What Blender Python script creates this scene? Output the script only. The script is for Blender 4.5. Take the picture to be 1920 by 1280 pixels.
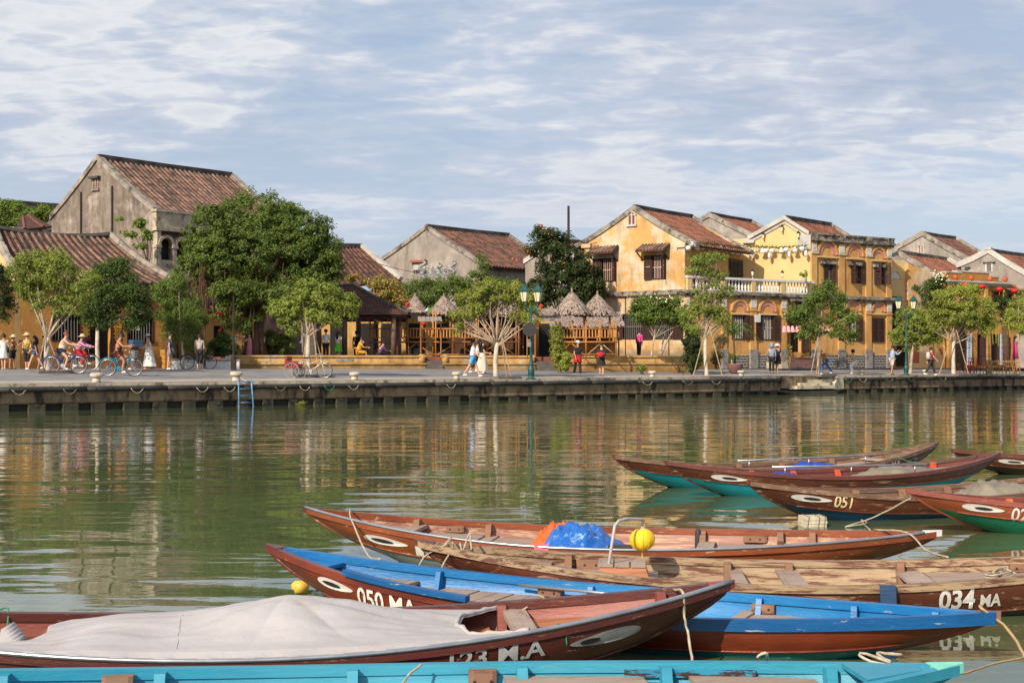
import bpy, bmesh, math, random
import numpy as np
from mathutils import Vector, Matrix
from math import sin, cos, pi, radians as R, sqrt, atan2
random.seed(7); rng = np.random.default_rng(7)
for o in list(bpy.data.objects): bpy.data.objects.remove(o)
sc = bpy.context.scene; COL = sc.collection
FPX, HC, YH = 2667.0, 1.65, 680.0           # focal length in photo pixels, eye height, horizon row
# ---------------------------------------------------------------- camera
cam = bpy.data.cameras.new('camera'); cam.sensor_width = 36; cam.lens = 36*FPX/1920
cam.shift_y = (YH-640)/1920; cam.clip_start = .1; cam.clip_end = 9000
co = bpy.data.objects.new('camera', cam); COL.objects.link(co); co.location = (0, 0, HC); co.rotation_euler = (pi/2, 0, 0)
sc.camera = co
# ---------------------------------------------------------------- light
SUN_EL = R(33); SUN_AZ = (-.55, -.835)       # horizontal direction towards the sun
sd = Vector((SUN_AZ[0]*cos(SUN_EL), SUN_AZ[1]*cos(SUN_EL), sin(SUN_EL))).normalized()
sl = bpy.data.lights.new('sun', 'SUN'); sl.energy = 4.0; sl.angle = R(.55); sl.color = (1, .90, .76)
so = bpy.data.objects.new('sun', sl); COL.objects.link(so); so.rotation_euler = sd.to_track_quat('Z', 'Y').to_euler(); so.location = (-30, -30, 40)
w = bpy.data.worlds.new('World'); sc.world = w; w.use_nodes = True
nt = w.node_tree; nt.nodes.clear()
def N(nt, t, **k):
    n = nt.nodes.new(t)
    for a, b in k.items():
        if a.startswith('i_'): n.inputs[a[2:].replace('_', ' ')].default_value = b
        else: setattr(n, a, b)
    return n
def ramp(nt, src, stops):
    r = nt.nodes.new('ShaderNodeValToRGB'); e = r.color_ramp.elements
    for i, (p, c) in enumerate(stops):
        if i > 1: e.new(p)
        e[i].position = p; e[i].color = c if len(c) == 4 else (*c, 1)
    nt.links.new(src, r.inputs[0]); return r
def MATH(nt, op, a, b=None):
    n = nt.nodes.new('ShaderNodeMath'); n.operation = op
    for i, v in enumerate((a, b)):
        if v is None: continue
        if hasattr(v, 'links'): nt.links.new(v, n.inputs[i])
        else: n.inputs[i].default_value = v
    return n.outputs[0]
sky = N(nt, 'ShaderNodeTexSky', sky_type='NISHITA', sun_disc=False, sun_elevation=SUN_EL, sun_rotation=atan2(sd.x, sd.y), air_density=1.0, dust_density=1.5, ozone_density=1.5)
bg = N(nt, 'ShaderNodeBackground', i_Strength=.115); nt.links.new(sky.outputs[0], bg.inputs[0])
tc = N(nt, 'ShaderNodeTexCoord'); sep = N(nt, 'ShaderNodeSeparateXYZ'); nt.links.new(tc.outputs['Generated'], sep.inputs[0])
zz = MATH(nt, 'ADD', MATH(nt, 'MAXIMUM', sep.outputs[2], 0.0), .16)
cx = MATH(nt, 'DIVIDE', sep.outputs[0], zz); cy = MATH(nt, 'DIVIDE', sep.outputs[1], zz)
cv = N(nt, 'ShaderNodeCombineXYZ'); nt.links.new(cx, cv.inputs[0]); nt.links.new(cy, cv.inputs[1])
def skynoise(scale, sx, sy, detail, rot, dist=0, off=0, rough=.55):
    mp = N(nt, 'ShaderNodeMapping'); mp.inputs['Scale'].default_value = (sx, sy, 1); mp.inputs['Rotation'].default_value = (0, 0, rot)
    mp.inputs['Location'].default_value = (off, off*.7, 0)
    nt.links.new(cv.outputs[0], mp.inputs[0])
    n = N(nt, 'ShaderNodeTexNoise', i_Scale=scale, i_Detail=detail, i_Roughness=rough, i_Distortion=dist); nt.links.new(mp.outputs[0], n.inputs[0]); return n.outputs[0]
def mr(x, lo, hi):                            # stretch a noise to 0..1
    n = N(nt, 'ShaderNodeMapRange', interpolation_type='SMOOTHSTEP'); n.inputs[1].default_value = lo; n.inputs[2].default_value = hi; nt.links.new(x, n.inputs[0]); return n.outputs[0]
SKYO = 21.3
n0 = mr(skynoise(.62, .8, .9, 3, .6, .3, SKYO, .5), .36, .62)
n1 = mr(skynoise(1.5, .85, 1.0, 8, .5, .5, SKYO+3.1, .56), .36, .66)
n2 = mr(skynoise(4.2, .5, 1.0, 9, .55, .6, 1.7, .58), .36, .66)
n3 = mr(skynoise(10, .8, 1.2, 8, .3, .4, 5.2, .56), .36, .68)
v = MATH(nt, 'ADD', MATH(nt, 'MULTIPLY', n0, .36), MATH(nt, 'ADD', MATH(nt, 'MULTIPLY', n1, .34), MATH(nt, 'ADD', MATH(nt, 'MULTIPLY', n2, .18), MATH(nt, 'MULTIPLY', n3, .12))))
for (bx_, by_, r_, k_) in ((.75, 2.55, .55, .34), (-.85, 2.5, .50, .26), (.05, 3.3, .6, .10)):      # the broader cloud banks
    dx_, dy_ = MATH(nt, 'SUBTRACT', cx, bx_), MATH(nt, 'MULTIPLY', MATH(nt, 'SUBTRACT', cy, by_), .8)
    q_ = MATH(nt, 'ADD', MATH(nt, 'MULTIPLY', dx_, dx_), MATH(nt, 'MULTIPLY', dy_, dy_))
    v = MATH(nt, 'ADD', v, MATH(nt, 'MULTIPLY', MATH(nt, 'POWER', 2.718, MATH(nt, 'MULTIPLY', q_, -1/r_**2)), k_))
cm = ramp(nt, v, [(.08, (.18,)*3), (.40, (.48,)*3), (.84, (.95,)*3)])
# cloud colour: white crests, blue-grey bodies
cc = ramp(nt, MATH(nt, 'ADD', MATH(nt, 'MULTIPLY', n3, .25), MATH(nt, 'ADD', MATH(nt, 'MULTIPLY', n2, .25), MATH(nt, 'MULTIPLY', n1, .50))), [(.15, (.36, .42, .54)), (.45, (.52, .56, .64)), (.68, (.80, .79, .78)), (.95, (.62, .63, .67))])
bg2 = N(nt, 'ShaderNodeBackground', i_Strength=.92); nt.links.new(cc.outputs[0], bg2.inputs[0])
mx = N(nt, 'ShaderNodeMixShader'); nt.links.new(cm.outputs[0], mx.inputs[0]); nt.links.new(bg.outputs[0], mx.inputs[1]); nt.links.new(bg2.outputs[0], mx.inputs[2])
# a thin even veil of milky air that thickens towards the horizon
bg3 = N(nt, 'ShaderNodeBackground', i_Strength=.86); bg3.inputs[0].default_value = (.475, .54, .675, 1)
hz = ramp(nt, sep.outputs[2], [(0, (.85,)*3), (.08, (.62,)*3), (.17, (.28,)*3), (.40, (.12,)*3)])
mx2 = N(nt, 'ShaderNodeMixShader'); nt.links.new(hz.outputs[0], mx2.inputs[0]); nt.links.new(mx.outputs[0], mx2.inputs[1]); nt.links.new(bg3.outputs[0], mx2.inputs[2])
wo = N(nt, 'ShaderNodeOutputWorld'); nt.links.new(mx2.outputs[0], wo.inputs[0])
sc.view_settings.view_transform = 'Standard'; sc.view_settings.look = 'None'; sc.view_settings.exposure = 0.33; sc.view_settings.gamma = 1
sc.view_settings.use_curve_mapping = False
# ---------------------------------------------------------------- materials
def L(r, g, b):                              # sRGB bytes to linear
    return tuple(((c/255)/12.92 if c/255 <= .04045 else ((c/255+.055)/1.055)**2.4) for c in (r, g, b))
MATS = {}
def newmat(name):
    m = bpy.data.materials.new(name); m.use_nodes = True; nt = m.node_tree
    b = nt.nodes['Principled BSDF']; MATS[name] = m; return m, nt, b
def coords(nt, mode, scale=(1, 1, 1)):
    if mode == 'pos': s = N(nt, 'ShaderNodeNewGeometry').outputs['Position']
    else: s = N(nt, 'ShaderNodeTexCoord').outputs['Object']
    mp = N(nt, 'ShaderNodeMapping'); mp.inputs['Scale'].default_value = scale; nt.links.new(s, mp.inputs[0]); return mp.outputs[0]
def noise(nt, vec, scale, detail=5, rough=.6, dist=0):
    n = N(nt, 'ShaderNodeTexNoise', i_Scale=scale, i_Detail=detail, i_Roughness=rough, i_Distortion=dist); nt.links.new(vec, n.inputs[0]); return n.outputs[0]
def mixc(nt, fac, a, b, mode='MIX'):
    m = N(nt, 'ShaderNodeMix', data_type='RGBA', blend_type=mode)
    for i, v in ((0, fac), (6, a), (7, b)):
        if hasattr(v, 'links'): nt.links.new(v, m.inputs[i])
        elif i == 0: m.inputs[0].default_value = v
        else: m.inputs[i].default_value = (*v, 1)
    return m.outputs[2]
def M(name, c, c2=None, scale=3, rough=.8, bump=0, bscale=25, metal=0, mode='pos', stretch=(1, 1, 1), lo=.35, hi=.65, rnd=0, spec=.4, dirt=None, dlo=.55, dhi=.7, dscale=4, dstretch=(1, 1, 1)):
    if name in MATS: return MATS[name]
    m, nt, b = newmat(name)
    v = coords(nt, mode, stretch); col = None
    if c2 is not None:
        r = ramp(nt, noise(nt, v, scale, 7, .62), [(lo, c), (hi, c2)]); col = r.outputs[0]
    if dirt is not None:
        dv = coords(nt, mode, dstretch)
        f = ramp(nt, noise(nt, dv, dscale, 8, .65), [(dlo, (0, 0, 0)), (dhi, (1, 1, 1))]).outputs[0]
        col = mixc(nt, f, col if col is not None else c, dirt)
    if rnd:
        oi = N(nt, 'ShaderNodeObjectInfo'); k = MATH(nt, 'ADD', MATH(nt, 'MULTIPLY', oi.outputs['Random'], rnd), 1-rnd/2)
        h = N(nt, 'ShaderNodeHueSaturation'); nt.links.new(k, h.inputs['Value'])
        if col is not None: nt.links.new(col, h.inputs['Color'])
        else: h.inputs['Color'].default_value = (*c, 1)
        col = h.outputs[0]
    if col is not None: nt.links.new(col, b.inputs['Base Color'])
    else: b.inputs['Base Color'].default_value = (*c, 1)
    b.inputs['Roughness'].default_value = rough; b.inputs['Metallic'].default_value = metal
    b.inputs['Specular IOR Level'].default_value = spec
    if bump:
        bn = N(nt, 'ShaderNodeBump', i_Strength=1.0, i_Distance=bump); nt.links.new(noise(nt, coords(nt, mode, stretch), bscale, 4), bn.inputs['Height']); nt.links.new(bn.outputs[0], b.inputs['Normal'])
    return m
def MWALL(name, base, base2, patch, dirt, pl=.5, ph=.6, dl=.52, dh=.75, zb=None, rough=.92):
    """old lime-washed plaster: two tones, worn patches, run-down stains, damp foot"""
    m, nt, b = newmat(name)
    p = coords(nt, 'pos'); ps = coords(nt, 'pos', (1, 1, .22))
    c = ramp(nt, noise(nt, p, .9, 8, .65), [(.35, base), (.65, base2)]).outputs[0]
    pm = ramp(nt, noise(nt, p, .55, 12, .72, .3), [(pl, (0,)*3), (ph, (1,)*3)]).outputs[0]
    c = mixc(nt, pm, c, patch)
    pm2 = ramp(nt, noise(nt, p, 2.6, 12, .75, .2), [(.58, (0,)*3), (.66, (.8,)*3)]).outputs[0]
    c = mixc(nt, pm2, c, patch)
    dm = ramp(nt, noise(nt, ps, 1.7, 10, .7), [(dl, (0,)*3), (dh, (.8,)*3)]).outputs[0]
    c = mixc(nt, dm, c, dirt)
    if zb is not None:
        sp = N(nt, 'ShaderNodeSeparateXYZ'); nt.links.new(p, sp.inputs[0])
        h = MATH(nt, 'SUBTRACT', sp.outputs[2], zb); h = MATH(nt, 'ADD', h, MATH(nt, 'MULTIPLY', noise(nt, p, 1.4, 8), -1.7))
        fm = ramp(nt, h, [(-.55, (.8,)*3), (.25, (0,)*3)]) if False else ramp(nt, MATH(nt, 'ADD', MATH(nt, 'MULTIPLY', h, .6), .5), [(.1, (.85,)*3), (.45, (0,)*3)])
        c = mixc(nt, fm.outputs[0], c, dirt)
    nt.links.new(c, b.inputs['Base Color']); b.inputs['Roughness'].default_value = rough; b.inputs['Specular IOR Level'].default_value = .2
    bn = N(nt, 'ShaderNodeBump', i_Strength=1.0, i_Distance=.02); nt.links.new(noise(nt, p, 5, 10, .7), bn.inputs['Height']); nt.links.new(bn.outputs[0], b.inputs['Normal'])
    return m
def MLEAF(name, c, c2, c3=None, p3=.9, trans=.35, scale=.6):
    """leaf colour varies by leaf and by clump; some light passes through"""
    m, nt, b = newmat(name)
    g = N(nt, 'ShaderNodeNewGeometry')
    r = ramp(nt, g.outputs['Random Per Island'], [(0, c), (p3-.02, c2), (p3, c3 or c2)] if c3 else [(0, c), (1, c2)])
    n = ramp(nt, noise(nt, coords(nt, 'pos'), scale, 5, .6), [(.35, (.72,)*3), (.65, (1.2, 1.2, 1.1))])
    col = mixc(nt, 1.0, r.outputs[0], n.outputs[0], 'MULTIPLY')
    nt.links.new(col, b.inputs['Base Color']); b.inputs['Roughness'].default_value = .55; b.inputs['Specular IOR Level'].default_value = .35
    t = N(nt, 'ShaderNodeBsdfTranslucent'); nt.links.new(mixc(nt, 1.0, col, (1.25, 1.35, .5), 'MULTIPLY'), t.inputs[0])
    mx = N(nt, 'ShaderNodeMixShader'); mx.inputs[0].default_value = trans
    nt.links.new(b.outputs[0], mx.inputs[1]); nt.links.new(t.outputs[0], mx.inputs[2]); nt.links.new(mx.outputs[0], nt.nodes['Material Output'].inputs[0])
    return m
def MHULL(name, paint, paint2, worn, lo=.56, hi=.62, rough=.45, grain=(1.2, 9, 14), sc_=2.2, fade=None):
    """boat paint scuffed along the planks down to another colour"""
    m, nt, b = newmat(name)
    v = coords(nt, 'obj', grain); v2 = coords(nt, 'obj', (1, 3, 4))
    c = ramp(nt, noise(nt, v2, 1.5, 6), [(.35, paint), (.65, paint2)]).outputs[0]
    if fade: c = mixc(nt, ramp(nt, noise(nt, v2, .8, 7, .6), [(.45, (0,)*3), (.65, (.75,)*3)]).outputs[0], c, fade)
    wm = ramp(nt, noise(nt, v, sc_, 12, .72, .4), [(lo, (0,)*3), (hi, (1,)*3)]).outputs[0]
    c = mixc(nt, wm, c, worn)
    nt.links.new(c, b.inputs['Base Color'])
    nt.links.new(ramp(nt, wm, [(0, (rough,)*3), (1, (.85,)*3)]).outputs[0], b.inputs['Roughness'])
    bn = N(nt, 'ShaderNodeBump', i_Strength=1.0, i_Distance=.004); nt.links.new(noise(nt, v, 3.5, 9, .7), bn.inputs['Height']); nt.links.new(bn.outputs[0], b.inputs['Normal'])
    return m
# ---------------------------------------------------------------- mesh helpers
class MB:
    def __init__(s): s.v = []; s.f = []; s.m = []; s.mi = 0
    def add(s, vs, fs):
        n = len(s.v); s.v += [tuple(v) for v in vs]; s.f += [tuple(i+n for i in f) for f in fs]; s.m += [s.mi]*len(fs); return s
    def quad(s, a, b, c, d): return s.add((a, b, c, d), ((0, 1, 2, 3),))
    def hexa(s, p): return s.add(p, ((0, 3, 2, 1), (4, 5, 6, 7), (0, 1, 5, 4), (1, 2, 6, 5), (2, 3, 7, 6), (3, 0, 4, 7)))
    def box(s, x0, x1, y0, y1, z0, z1):
        return s.hexa([(x0, y0, z0), (x1, y0, z0), (x1, y1, z0), (x0, y1, z0), (x0, y0, z1), (x1, y0, z1), (x1, y1, z1), (x0, y1, z1)])
    def bar(s, p, q, w, h=None, up=(0, 0, 1)):
        p = Vector(p); q = Vector(q); h = h or w; d = (q-p).normalized(); u = Vector(up)
        if abs(d.dot(u)) > .98: u = Vector((1, 0, 0))
        a = d.cross(u).normalized()*w/2; b = a.cross(d).normalized()*h/2
        return s.hexa([p-a-b, p+a-b, p+a+b, p-a+b, q-a-b, q+a-b, q+a+b, q-a+b])
    def tube(s, pts, r, n=6, cap=True):
        pts = [Vector(p) for p in pts]; r = r if hasattr(r, '__len__') else [r]*len(pts)
        vs = []; fs = []; prev = None
        for i, p in enumerate(pts):
            d = (pts[min(i+1, len(pts)-1)]-pts[max(i-1, 0)])
            d = d.normalized() if d.length > 1e-9 else Vector((0, 0, 1))
            a = (prev - d*prev.dot(d)) if prev is not None else d.cross(Vector((0, 0, 1)) if abs(d.z) < .9 else Vector((1, 0, 0)))
            if a.length < 1e-6: a = d.cross(Vector((0, 1, 0)))
            a.normalize(); prev = a; b = d.cross(a)
            vs += [p+(a*cos(2*pi*k/n)+b*sin(2*pi*k/n))*r[i] for k in range(n)]
        for i in range(len(pts)-1):
            for k in range(n): fs.append((i*n+k, i*n+(k+1) % n, (i+1)*n+(k+1) % n, (i+1)*n+k))
        if cap: fs.append(tuple(range(n))[::-1]); fs.append(tuple((len(pts)-1)*n+k for k in range(n)))
        return s.add(vs, fs)
    def lathe(s, prof, n=12, c=(0, 0, 0), sx=1, sy=1):
        vs = []; fs = []
        for (r, z) in prof: vs += [(c[0]+r*sx*cos(2*pi*k/n), c[1]+r*sy*sin(2*pi*k/n), c[2]+z) for k in range(n)]
        for i in range(len(prof)-1):
            for k in range(n): fs.append((i*n+k, i*n+(k+1) % n, (i+1)*n+(k+1) % n, (i+1)*n+k))
        fs.append(tuple(range(n))[::-1]); fs.append(tuple((len(prof)-1)*n+k for k in range(n)))
        return s.add(vs, fs)
    def ball(s, c, rx, ry=None, rz=None, n=10, k=6):
        ry = ry or rx; rz = rz or rx
        return s.lathe([(rx*sin(pi*(i+.02)/(k+.04)), -rz*cos(pi*(i+.02)/(k+.04))) for i in range(k+1)], n, c, 1, ry/rx)
    def prism(s, poly, off):
        n = len(poly); off = Vector(off); a = [Vector(p) for p in poly]; b = [p+off for p in a]
        return s.add(a+b, [tuple(range(n))[::-1], tuple(range(n, 2*n))]+[(i, (i+1) % n, n+(i+1) % n, n+i) for i in range(n)])
def mesh_of(name, mb):
    me = bpy.data.meshes.new(name); me.from_pydata(mb.v, [], mb.f); return me
def tag(o, label=None, cat=None, group=None, kind=None):
    if label: o['label'] = label
    if cat: o['category'] = cat
    if group: o['group'] = group
    if kind: o['kind'] = kind
    return o
def thing(name, label, cat, loc=(0, 0, 0), rz=0, group=None, kind=None, scale=None):
    o = bpy.data.objects.new(name, None); COL.objects.link(o); o.empty_display_size = .2
    o.location = loc; o.rotation_euler = (0, 0, rz)
    if scale: o.scale = (scale,)*3
    return tag(o, label, cat, group, kind)
def wmat(o):
    m = Matrix.LocRotScale(o.location, o.rotation_euler, o.scale)
    return wmat(o.parent) @ m if o.parent else m
def part(name, mb, mat, parent=None, world=False, smooth=False, label=None, kind=None, mats=None):
    """link a mesh as one object; world=True: vertices are given in world space"""
    me = mb if isinstance(mb, bpy.types.Mesh) else mesh_of(name, mb)
    if not isinstance(mb, bpy.types.Mesh):
        for mm in (mats or [mat]): me.materials.append(mm)
        if mats: me.polygons.foreach_set('material_index', mb.m)
        if smooth: me.polygons.foreach_set('use_smooth', [True]*len(me.polygons))
    o = bpy.data.objects.new(name, me); COL.objects.link(o)
    if parent:
        o.parent = parent
        if world: me.transform(wmat(parent).inverted())
    if label: o['label'] = label
    if kind: o['kind'] = kind
    return o
def copy_tree(o, parent=None):
    c = o.copy(); COL.objects.link(c); c.parent = parent
    for ch in list(KIDS(o)): copy_tree(ch, c)
    return c
def KIDS(o): return [x for x in bpy.data.objects if x.parent == o]
def XY(px, W): return ((px-960)/W, FPX/W)
def ZP(py, W): return HC+(YH-py)/W
def WP(px, py, d): return Vector(((px-960)*d/FPX, d, HC+(YH-py)*d/FPX))
def PZ(px, py, z):                          # point at height z seen at pixel
    d = FPX*(HC-z)/(py-YH); return Vector(((px-960)*d/FPX, d, z))
HQ = .92
Q0 = Vector((-17.2, FPX/55.8)); Q1 = Vector((940/29.1, FPX/29.1)); QU = (Q1-Q0).normalized(); QN = Vector((-QU.y, QU.x))
def st(x, y): d = Vector((x, y))-Q0; return d.dot(QU), d.dot(QN)
def gz(x, y):
    t = st(x, y)[1]; return HQ+.04*min(max(t, 0), 10.75)
def QP(s, t, z): p = Q0+QU*s+QN*t; return Vector((p.x, p.y, z))
def qs(px, t=0):                            # position along the quay seen at photo column px
    k = (px-960)/FPX; o = Q0+QN*t; return (k*o.y-o.x)/(QU.x-k*QU.y)
class F:
    """a vertical facade plane: starts at column px with W pixels per metre, runs at angle deg to the right and back"""
    def __init__(s, px, W, deg):
        s.A = Vector(XY(px, W)); s.d = Vector((cos(R(deg)), sin(R(deg)))); s.n = Vector((s.d.y, -s.d.x))
    def a(s, px, off=0):
        k = (px-960)/FPX; o = s.A+s.n*off; return (k*o.y-o.x)/(s.d.x-k*s.d.y)
    def p(s, a, z, o=0): q = s.A+s.d*a+s.n*o; return Vector((q.x, q.y, z))
    def z(s, a, py, off=0): q = s.A+s.d*a+s.n*off; return HC+(YH-py)*q.y/FPX
    def W(s, a): return FPX/(s.A+s.d*a).y
    def rect(s, x0, y0, x1, y1, off=0):
        a0, a1 = s.a(x0, off), s.a(x1, off); m = (a0+a1)/2; return a0, a1, s.z(m, y1, off), s.z(m, y0, off)
    def box(s, mb, a0, a1, z0, z1, o0, o1):
        return mb.hexa([s.p(a0, z0, o1), s.p(a1, z0, o1), s.p(a1, z0, o0), s.p(a0, z0, o0), s.p(a0, z1, o1), s.p(a1, z1, o1), s.p(a1, z1, o0), s.p(a0, z1, o0)])
    def wall(s, mb, a0, a1, z0, z1, holes, th=.3):
        """wall sheet with real openings, reveals and a back"""
        xs = sorted({a0, a1, *[h[0] for h in holes], *[h[1] for h in holes]}); zs = sorted({z0, z1, *[h[2] for h in holes], *[h[3] for h in holes]})
        for i in range(len(xs)-1):
            for j in range(len(zs)-1):
                mx, mz = (xs[i]+xs[i+1])/2, (zs[j]+zs[j+1])/2
                if any(h[0] < mx < h[1] and h[2] < mz < h[3] for h in holes): continue
                mb.quad(s.p(xs[i], zs[j]), s.p(xs[i+1], zs[j]), s.p(xs[i+1], zs[j+1]), s.p(xs[i], zs[j+1]))
        for (b0, b1, c0, c1) in holes:
            mb.quad(s.p(b0, c0), s.p(b0, c1), s.p(b0, c1, -th), s.p(b0, c0, -th)); mb.quad(s.p(b1, c0), s.p(b1, c0, -th), s.p(b1, c1, -th), s.p(b1, c1))
            mb.quad(s.p(b0, c0), s.p(b0, c0, -th), s.p(b1, c0, -th), s.p(b1, c0)); mb.quad(s.p(b0, c1), s.p(b1, c1), s.p(b1, c1, -th), s.p(b0, c1, -th))
        s_ = s; mb.quad(s.p(a0, z0, -th), s.p(a0, z1, -th), s.p(a1, z1, -th), s.p(a1, z0, -th)) if not holes else None
        mb.quad(s.p(a0, z0), s.p(a0, z1), s.p(a0, z1, -th), s.p(a0, z0, -th)); mb.quad(s.p(a1, z0), s.p(a1, z0, -th), s.p(a1, z1, -th), s.p(a1, z1))
        mb.quad(s.p(a0, z1), s.p(a1, z1), s.p(a1, z1, -th), s.p(a0, z1, -th)); return mb
    def arch(s, mb, ac, zb, ri, ro, o0, o1, fl=1.0, n=12, t0=0, t1=pi):
        for i in range(n):
            u, v = t0+(t1-t0)*i/n, t0+(t1-t0)*(i+1)/n
            q = [(ac+r*cos(t), zb+r*fl*sin(t)) for (r, t) in ((ri, u), (ro, u), (ro, v), (ri, v))]
            mb.hexa([s.p(a, z, o1) for a, z in q]+[s.p(a, z, o0) for a, z in q])
        return mb
ORD = ['first', 'second', 'third', 'fourth', 'fifth', 'sixth', 'seventh', 'eighth', 'ninth', 'tenth', 'eleventh', 'twelfth', 'thirteenth', 'fourteenth', 'fifteenth', 'sixteenth']
# ---------------------------------------------------------------- palette
TILE = M('roof_tile', L(134, 90, 72), L(98, 70, 60), 1.3, .9, .01, 30, rnd=.4, dirt=L(64, 53, 47), dlo=.46, dhi=.62, dscale=2.2)
TILE2 = M('roof_tile_red', L(150, 94, 70), L(110, 74, 60), 1.5, .9, .01, 30, rnd=.4, dirt=L(76, 58, 50), dlo=.5, dhi=.66, dscale=2)
TILE3 = M('roof_tile_pale', L(148, 116, 98), L(118, 90, 76), 1.5, .9, .01, 30, rnd=.4, dirt=L(76, 66, 60), dlo=.45, dhi=.62, dscale=1.6)
BED = M('roof_bed', L(92, 58, 44), L(52, 40, 35), 1.2, .95)
RIDGE = M('ridge_mortar', L(96, 88, 80), L(48, 45, 43), 1.5, .95, .02, 8)
COPING = M('coping_plaster', L(176, 164, 148), L(120, 110, 100), 1.4, .95, .02, 8, dirt=L(72, 66, 60), dlo=.52, dhi=.66, dscale=1.7)
WHITECOP = M('coping_whitewash', L(202, 196, 186), L(170, 164, 154), 1.2, .9, .01, 8, dirt=L(130, 124, 116), dlo=.58, dhi=.74)
GREYW = MWALL('grey_wall', L(146, 131, 116), L(118, 105, 94), L(172, 158, 144), L(82, 72, 64), .50, .62, .46, .66)
GREYW2 = MWALL('grey_wall_pale', L(160, 148, 136), L(140, 130, 120), L(176, 166, 154), L(104, 96, 90), .5, .62, .5, .72)
YELG = MWALL('yellow_gable', L(214, 166, 98), L(198, 152, 96), L(206, 190, 162), L(130, 112, 88), .45, .56, .50, .74, 2.0)
YELC = M('yellow_clean', L(222, 190, 132), L(212, 178, 120), 1.0, .9, .004, 10, dirt=L(214, 166, 96), dlo=.64, dhi=.75, dscale=.8)
YELF = MWALL('yellow_front', L(212, 164, 102), L(196, 146, 84), L(214, 184, 140), L(122, 88, 44), .62, .72, .52, .76, 1.5)
YELL = MWALL('yellow_low', L(206, 164, 98), L(190, 148, 84), L(222, 196, 150), L(132, 100, 58), .55, .68, .52, .72, 2.1)
ORW = MWALL('orange_wall', L(192, 138, 76), L(170, 118, 60), L(218, 180, 110), L(128, 84, 40), .62, .74, .54, .76, 1.5)
PARKW = MWALL('park_wall', L(214, 176, 116), L(194, 154, 96), L(206, 190, 160), L(128, 96, 58), .55, .66, .50, .70, 1.15)
STONE = M('grey_stone', L(150, 143, 136), L(122, 116, 110), 4, .9, .01, 20, dirt=L(92, 84, 78))
LEDGE = M('stained_ledge', L(172, 160, 142), L(112, 102, 90), 2.2, .95, .02, 8, dirt=L(62, 54, 46), dlo=.45, dhi=.6, dscale=2.5)
PINK = M('pink_arch', L(214, 146, 134), L(196, 126, 116), 4, .9, dirt=L(140, 104, 90))
WHITE = M('white_paint', L(226, 222, 214), L(206, 202, 194), 3, .7)
SHUT = M('shutter_brown', L(72, 44, 36), L(54, 34, 29), 6, .7, rnd=.25)
SHUTR = M('shutter_red', L(132, 66, 50), L(104, 54, 44), 6, .7)
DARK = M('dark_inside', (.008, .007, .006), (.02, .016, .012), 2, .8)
DWOOD = M('dark_wood', L(66, 46, 36), L(40, 30, 25), 5, .8, .005, 20)
PINKG = M('pale_grille', L(206, 170, 156), None, rough=.6)
IRON = M('iron_bar', L(150, 140, 132), L(60, 54, 50), 12, .6)
GREENM = M('lamp_green', L(30, 84, 80), L(22, 62, 60), 6, .45, spec=.5)
GLASSW = M('frosted_glass', L(240, 226, 190), L(226, 210, 172), 3, .35)
# ---------------------------------------------------------------- ground, water, quay
svals = [-700, -300, -120, -60, -30]+list(range(-20, 120, 4))+[140, 200, 400, 900]; tvals = [0, .45, 2.2, 4, 6, 8, 10.75, 14, 20, 40, 100, 400, 2500]
ASPH = M('street_asphalt', L(140, 136, 134), L(118, 114, 113), .5, .9, .004, 40, dirt=L(96, 92, 90), dlo=.52, dhi=.68, dscale=.7, dstretch=(1, 1.6, 1))
PAVE = M('quay_paving', L(172, 160, 146), L(148, 138, 128), .9, .9, .004, 40, dirt=L(118, 108, 98), dlo=.55, dhi=.7, dscale=1.2)
def sheet(t0, t1, dz=0):
    mb = MB(); tv = [t for t in tvals if t0 <= t <= t1]
    for i, s in enumerate(svals[:-1]):
        for j in range(len(tv)-1):
            q = []
            for (a, b) in ((s, tv[j]), (svals[i+1], tv[j]), (svals[i+1], tv[j+1]), (s, tv[j+1])):
                p = QP(a, b, 0); q.append((p.x, p.y, gz(p.x, p.y)+dz))
            mb.quad(*q)
    return mb
tag(part('ground', sheet(0, 2500), ASPH), kind='structure')
# paved strip along the edge: slabs laid in two rows, joints open
pv = tag(part('pavement', sheet(0, 2.2, .004), M('paving_joint', L(96, 88, 80))), kind='structure')
s = -6.0; k = 0
while s < 78:
    for r_, (t0, t1) in enumerate(((.50, 1.33), (1.35, 2.18))):
        o = (.5 if r_ else 0)*1.4; mb = MB()
        a = [QP(s+o+.012, t0, 0), QP(s+o+1.388, t0, 0), QP(s+o+1.388, t1, 0), QP(s+o+.012, t1, 0)]
        z = [gz(p.x, p.y) for p in a]; h = .012+.006*random.random()
        mb.hexa([(p.x, p.y, zz_) for p, zz_ in zip(a, z)]+[(p.x, p.y, zz_+h) for p, zz_ in zip(a, z)])
        part('paving_slab', mb, M('paving_slab', L(178, 166, 152), L(152, 141, 131), .9, .9, .004, 40, rnd=.16, dirt=L(120, 110, 100), dlo=.55, dhi=.72), pv)
    s += 1.4
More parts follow.
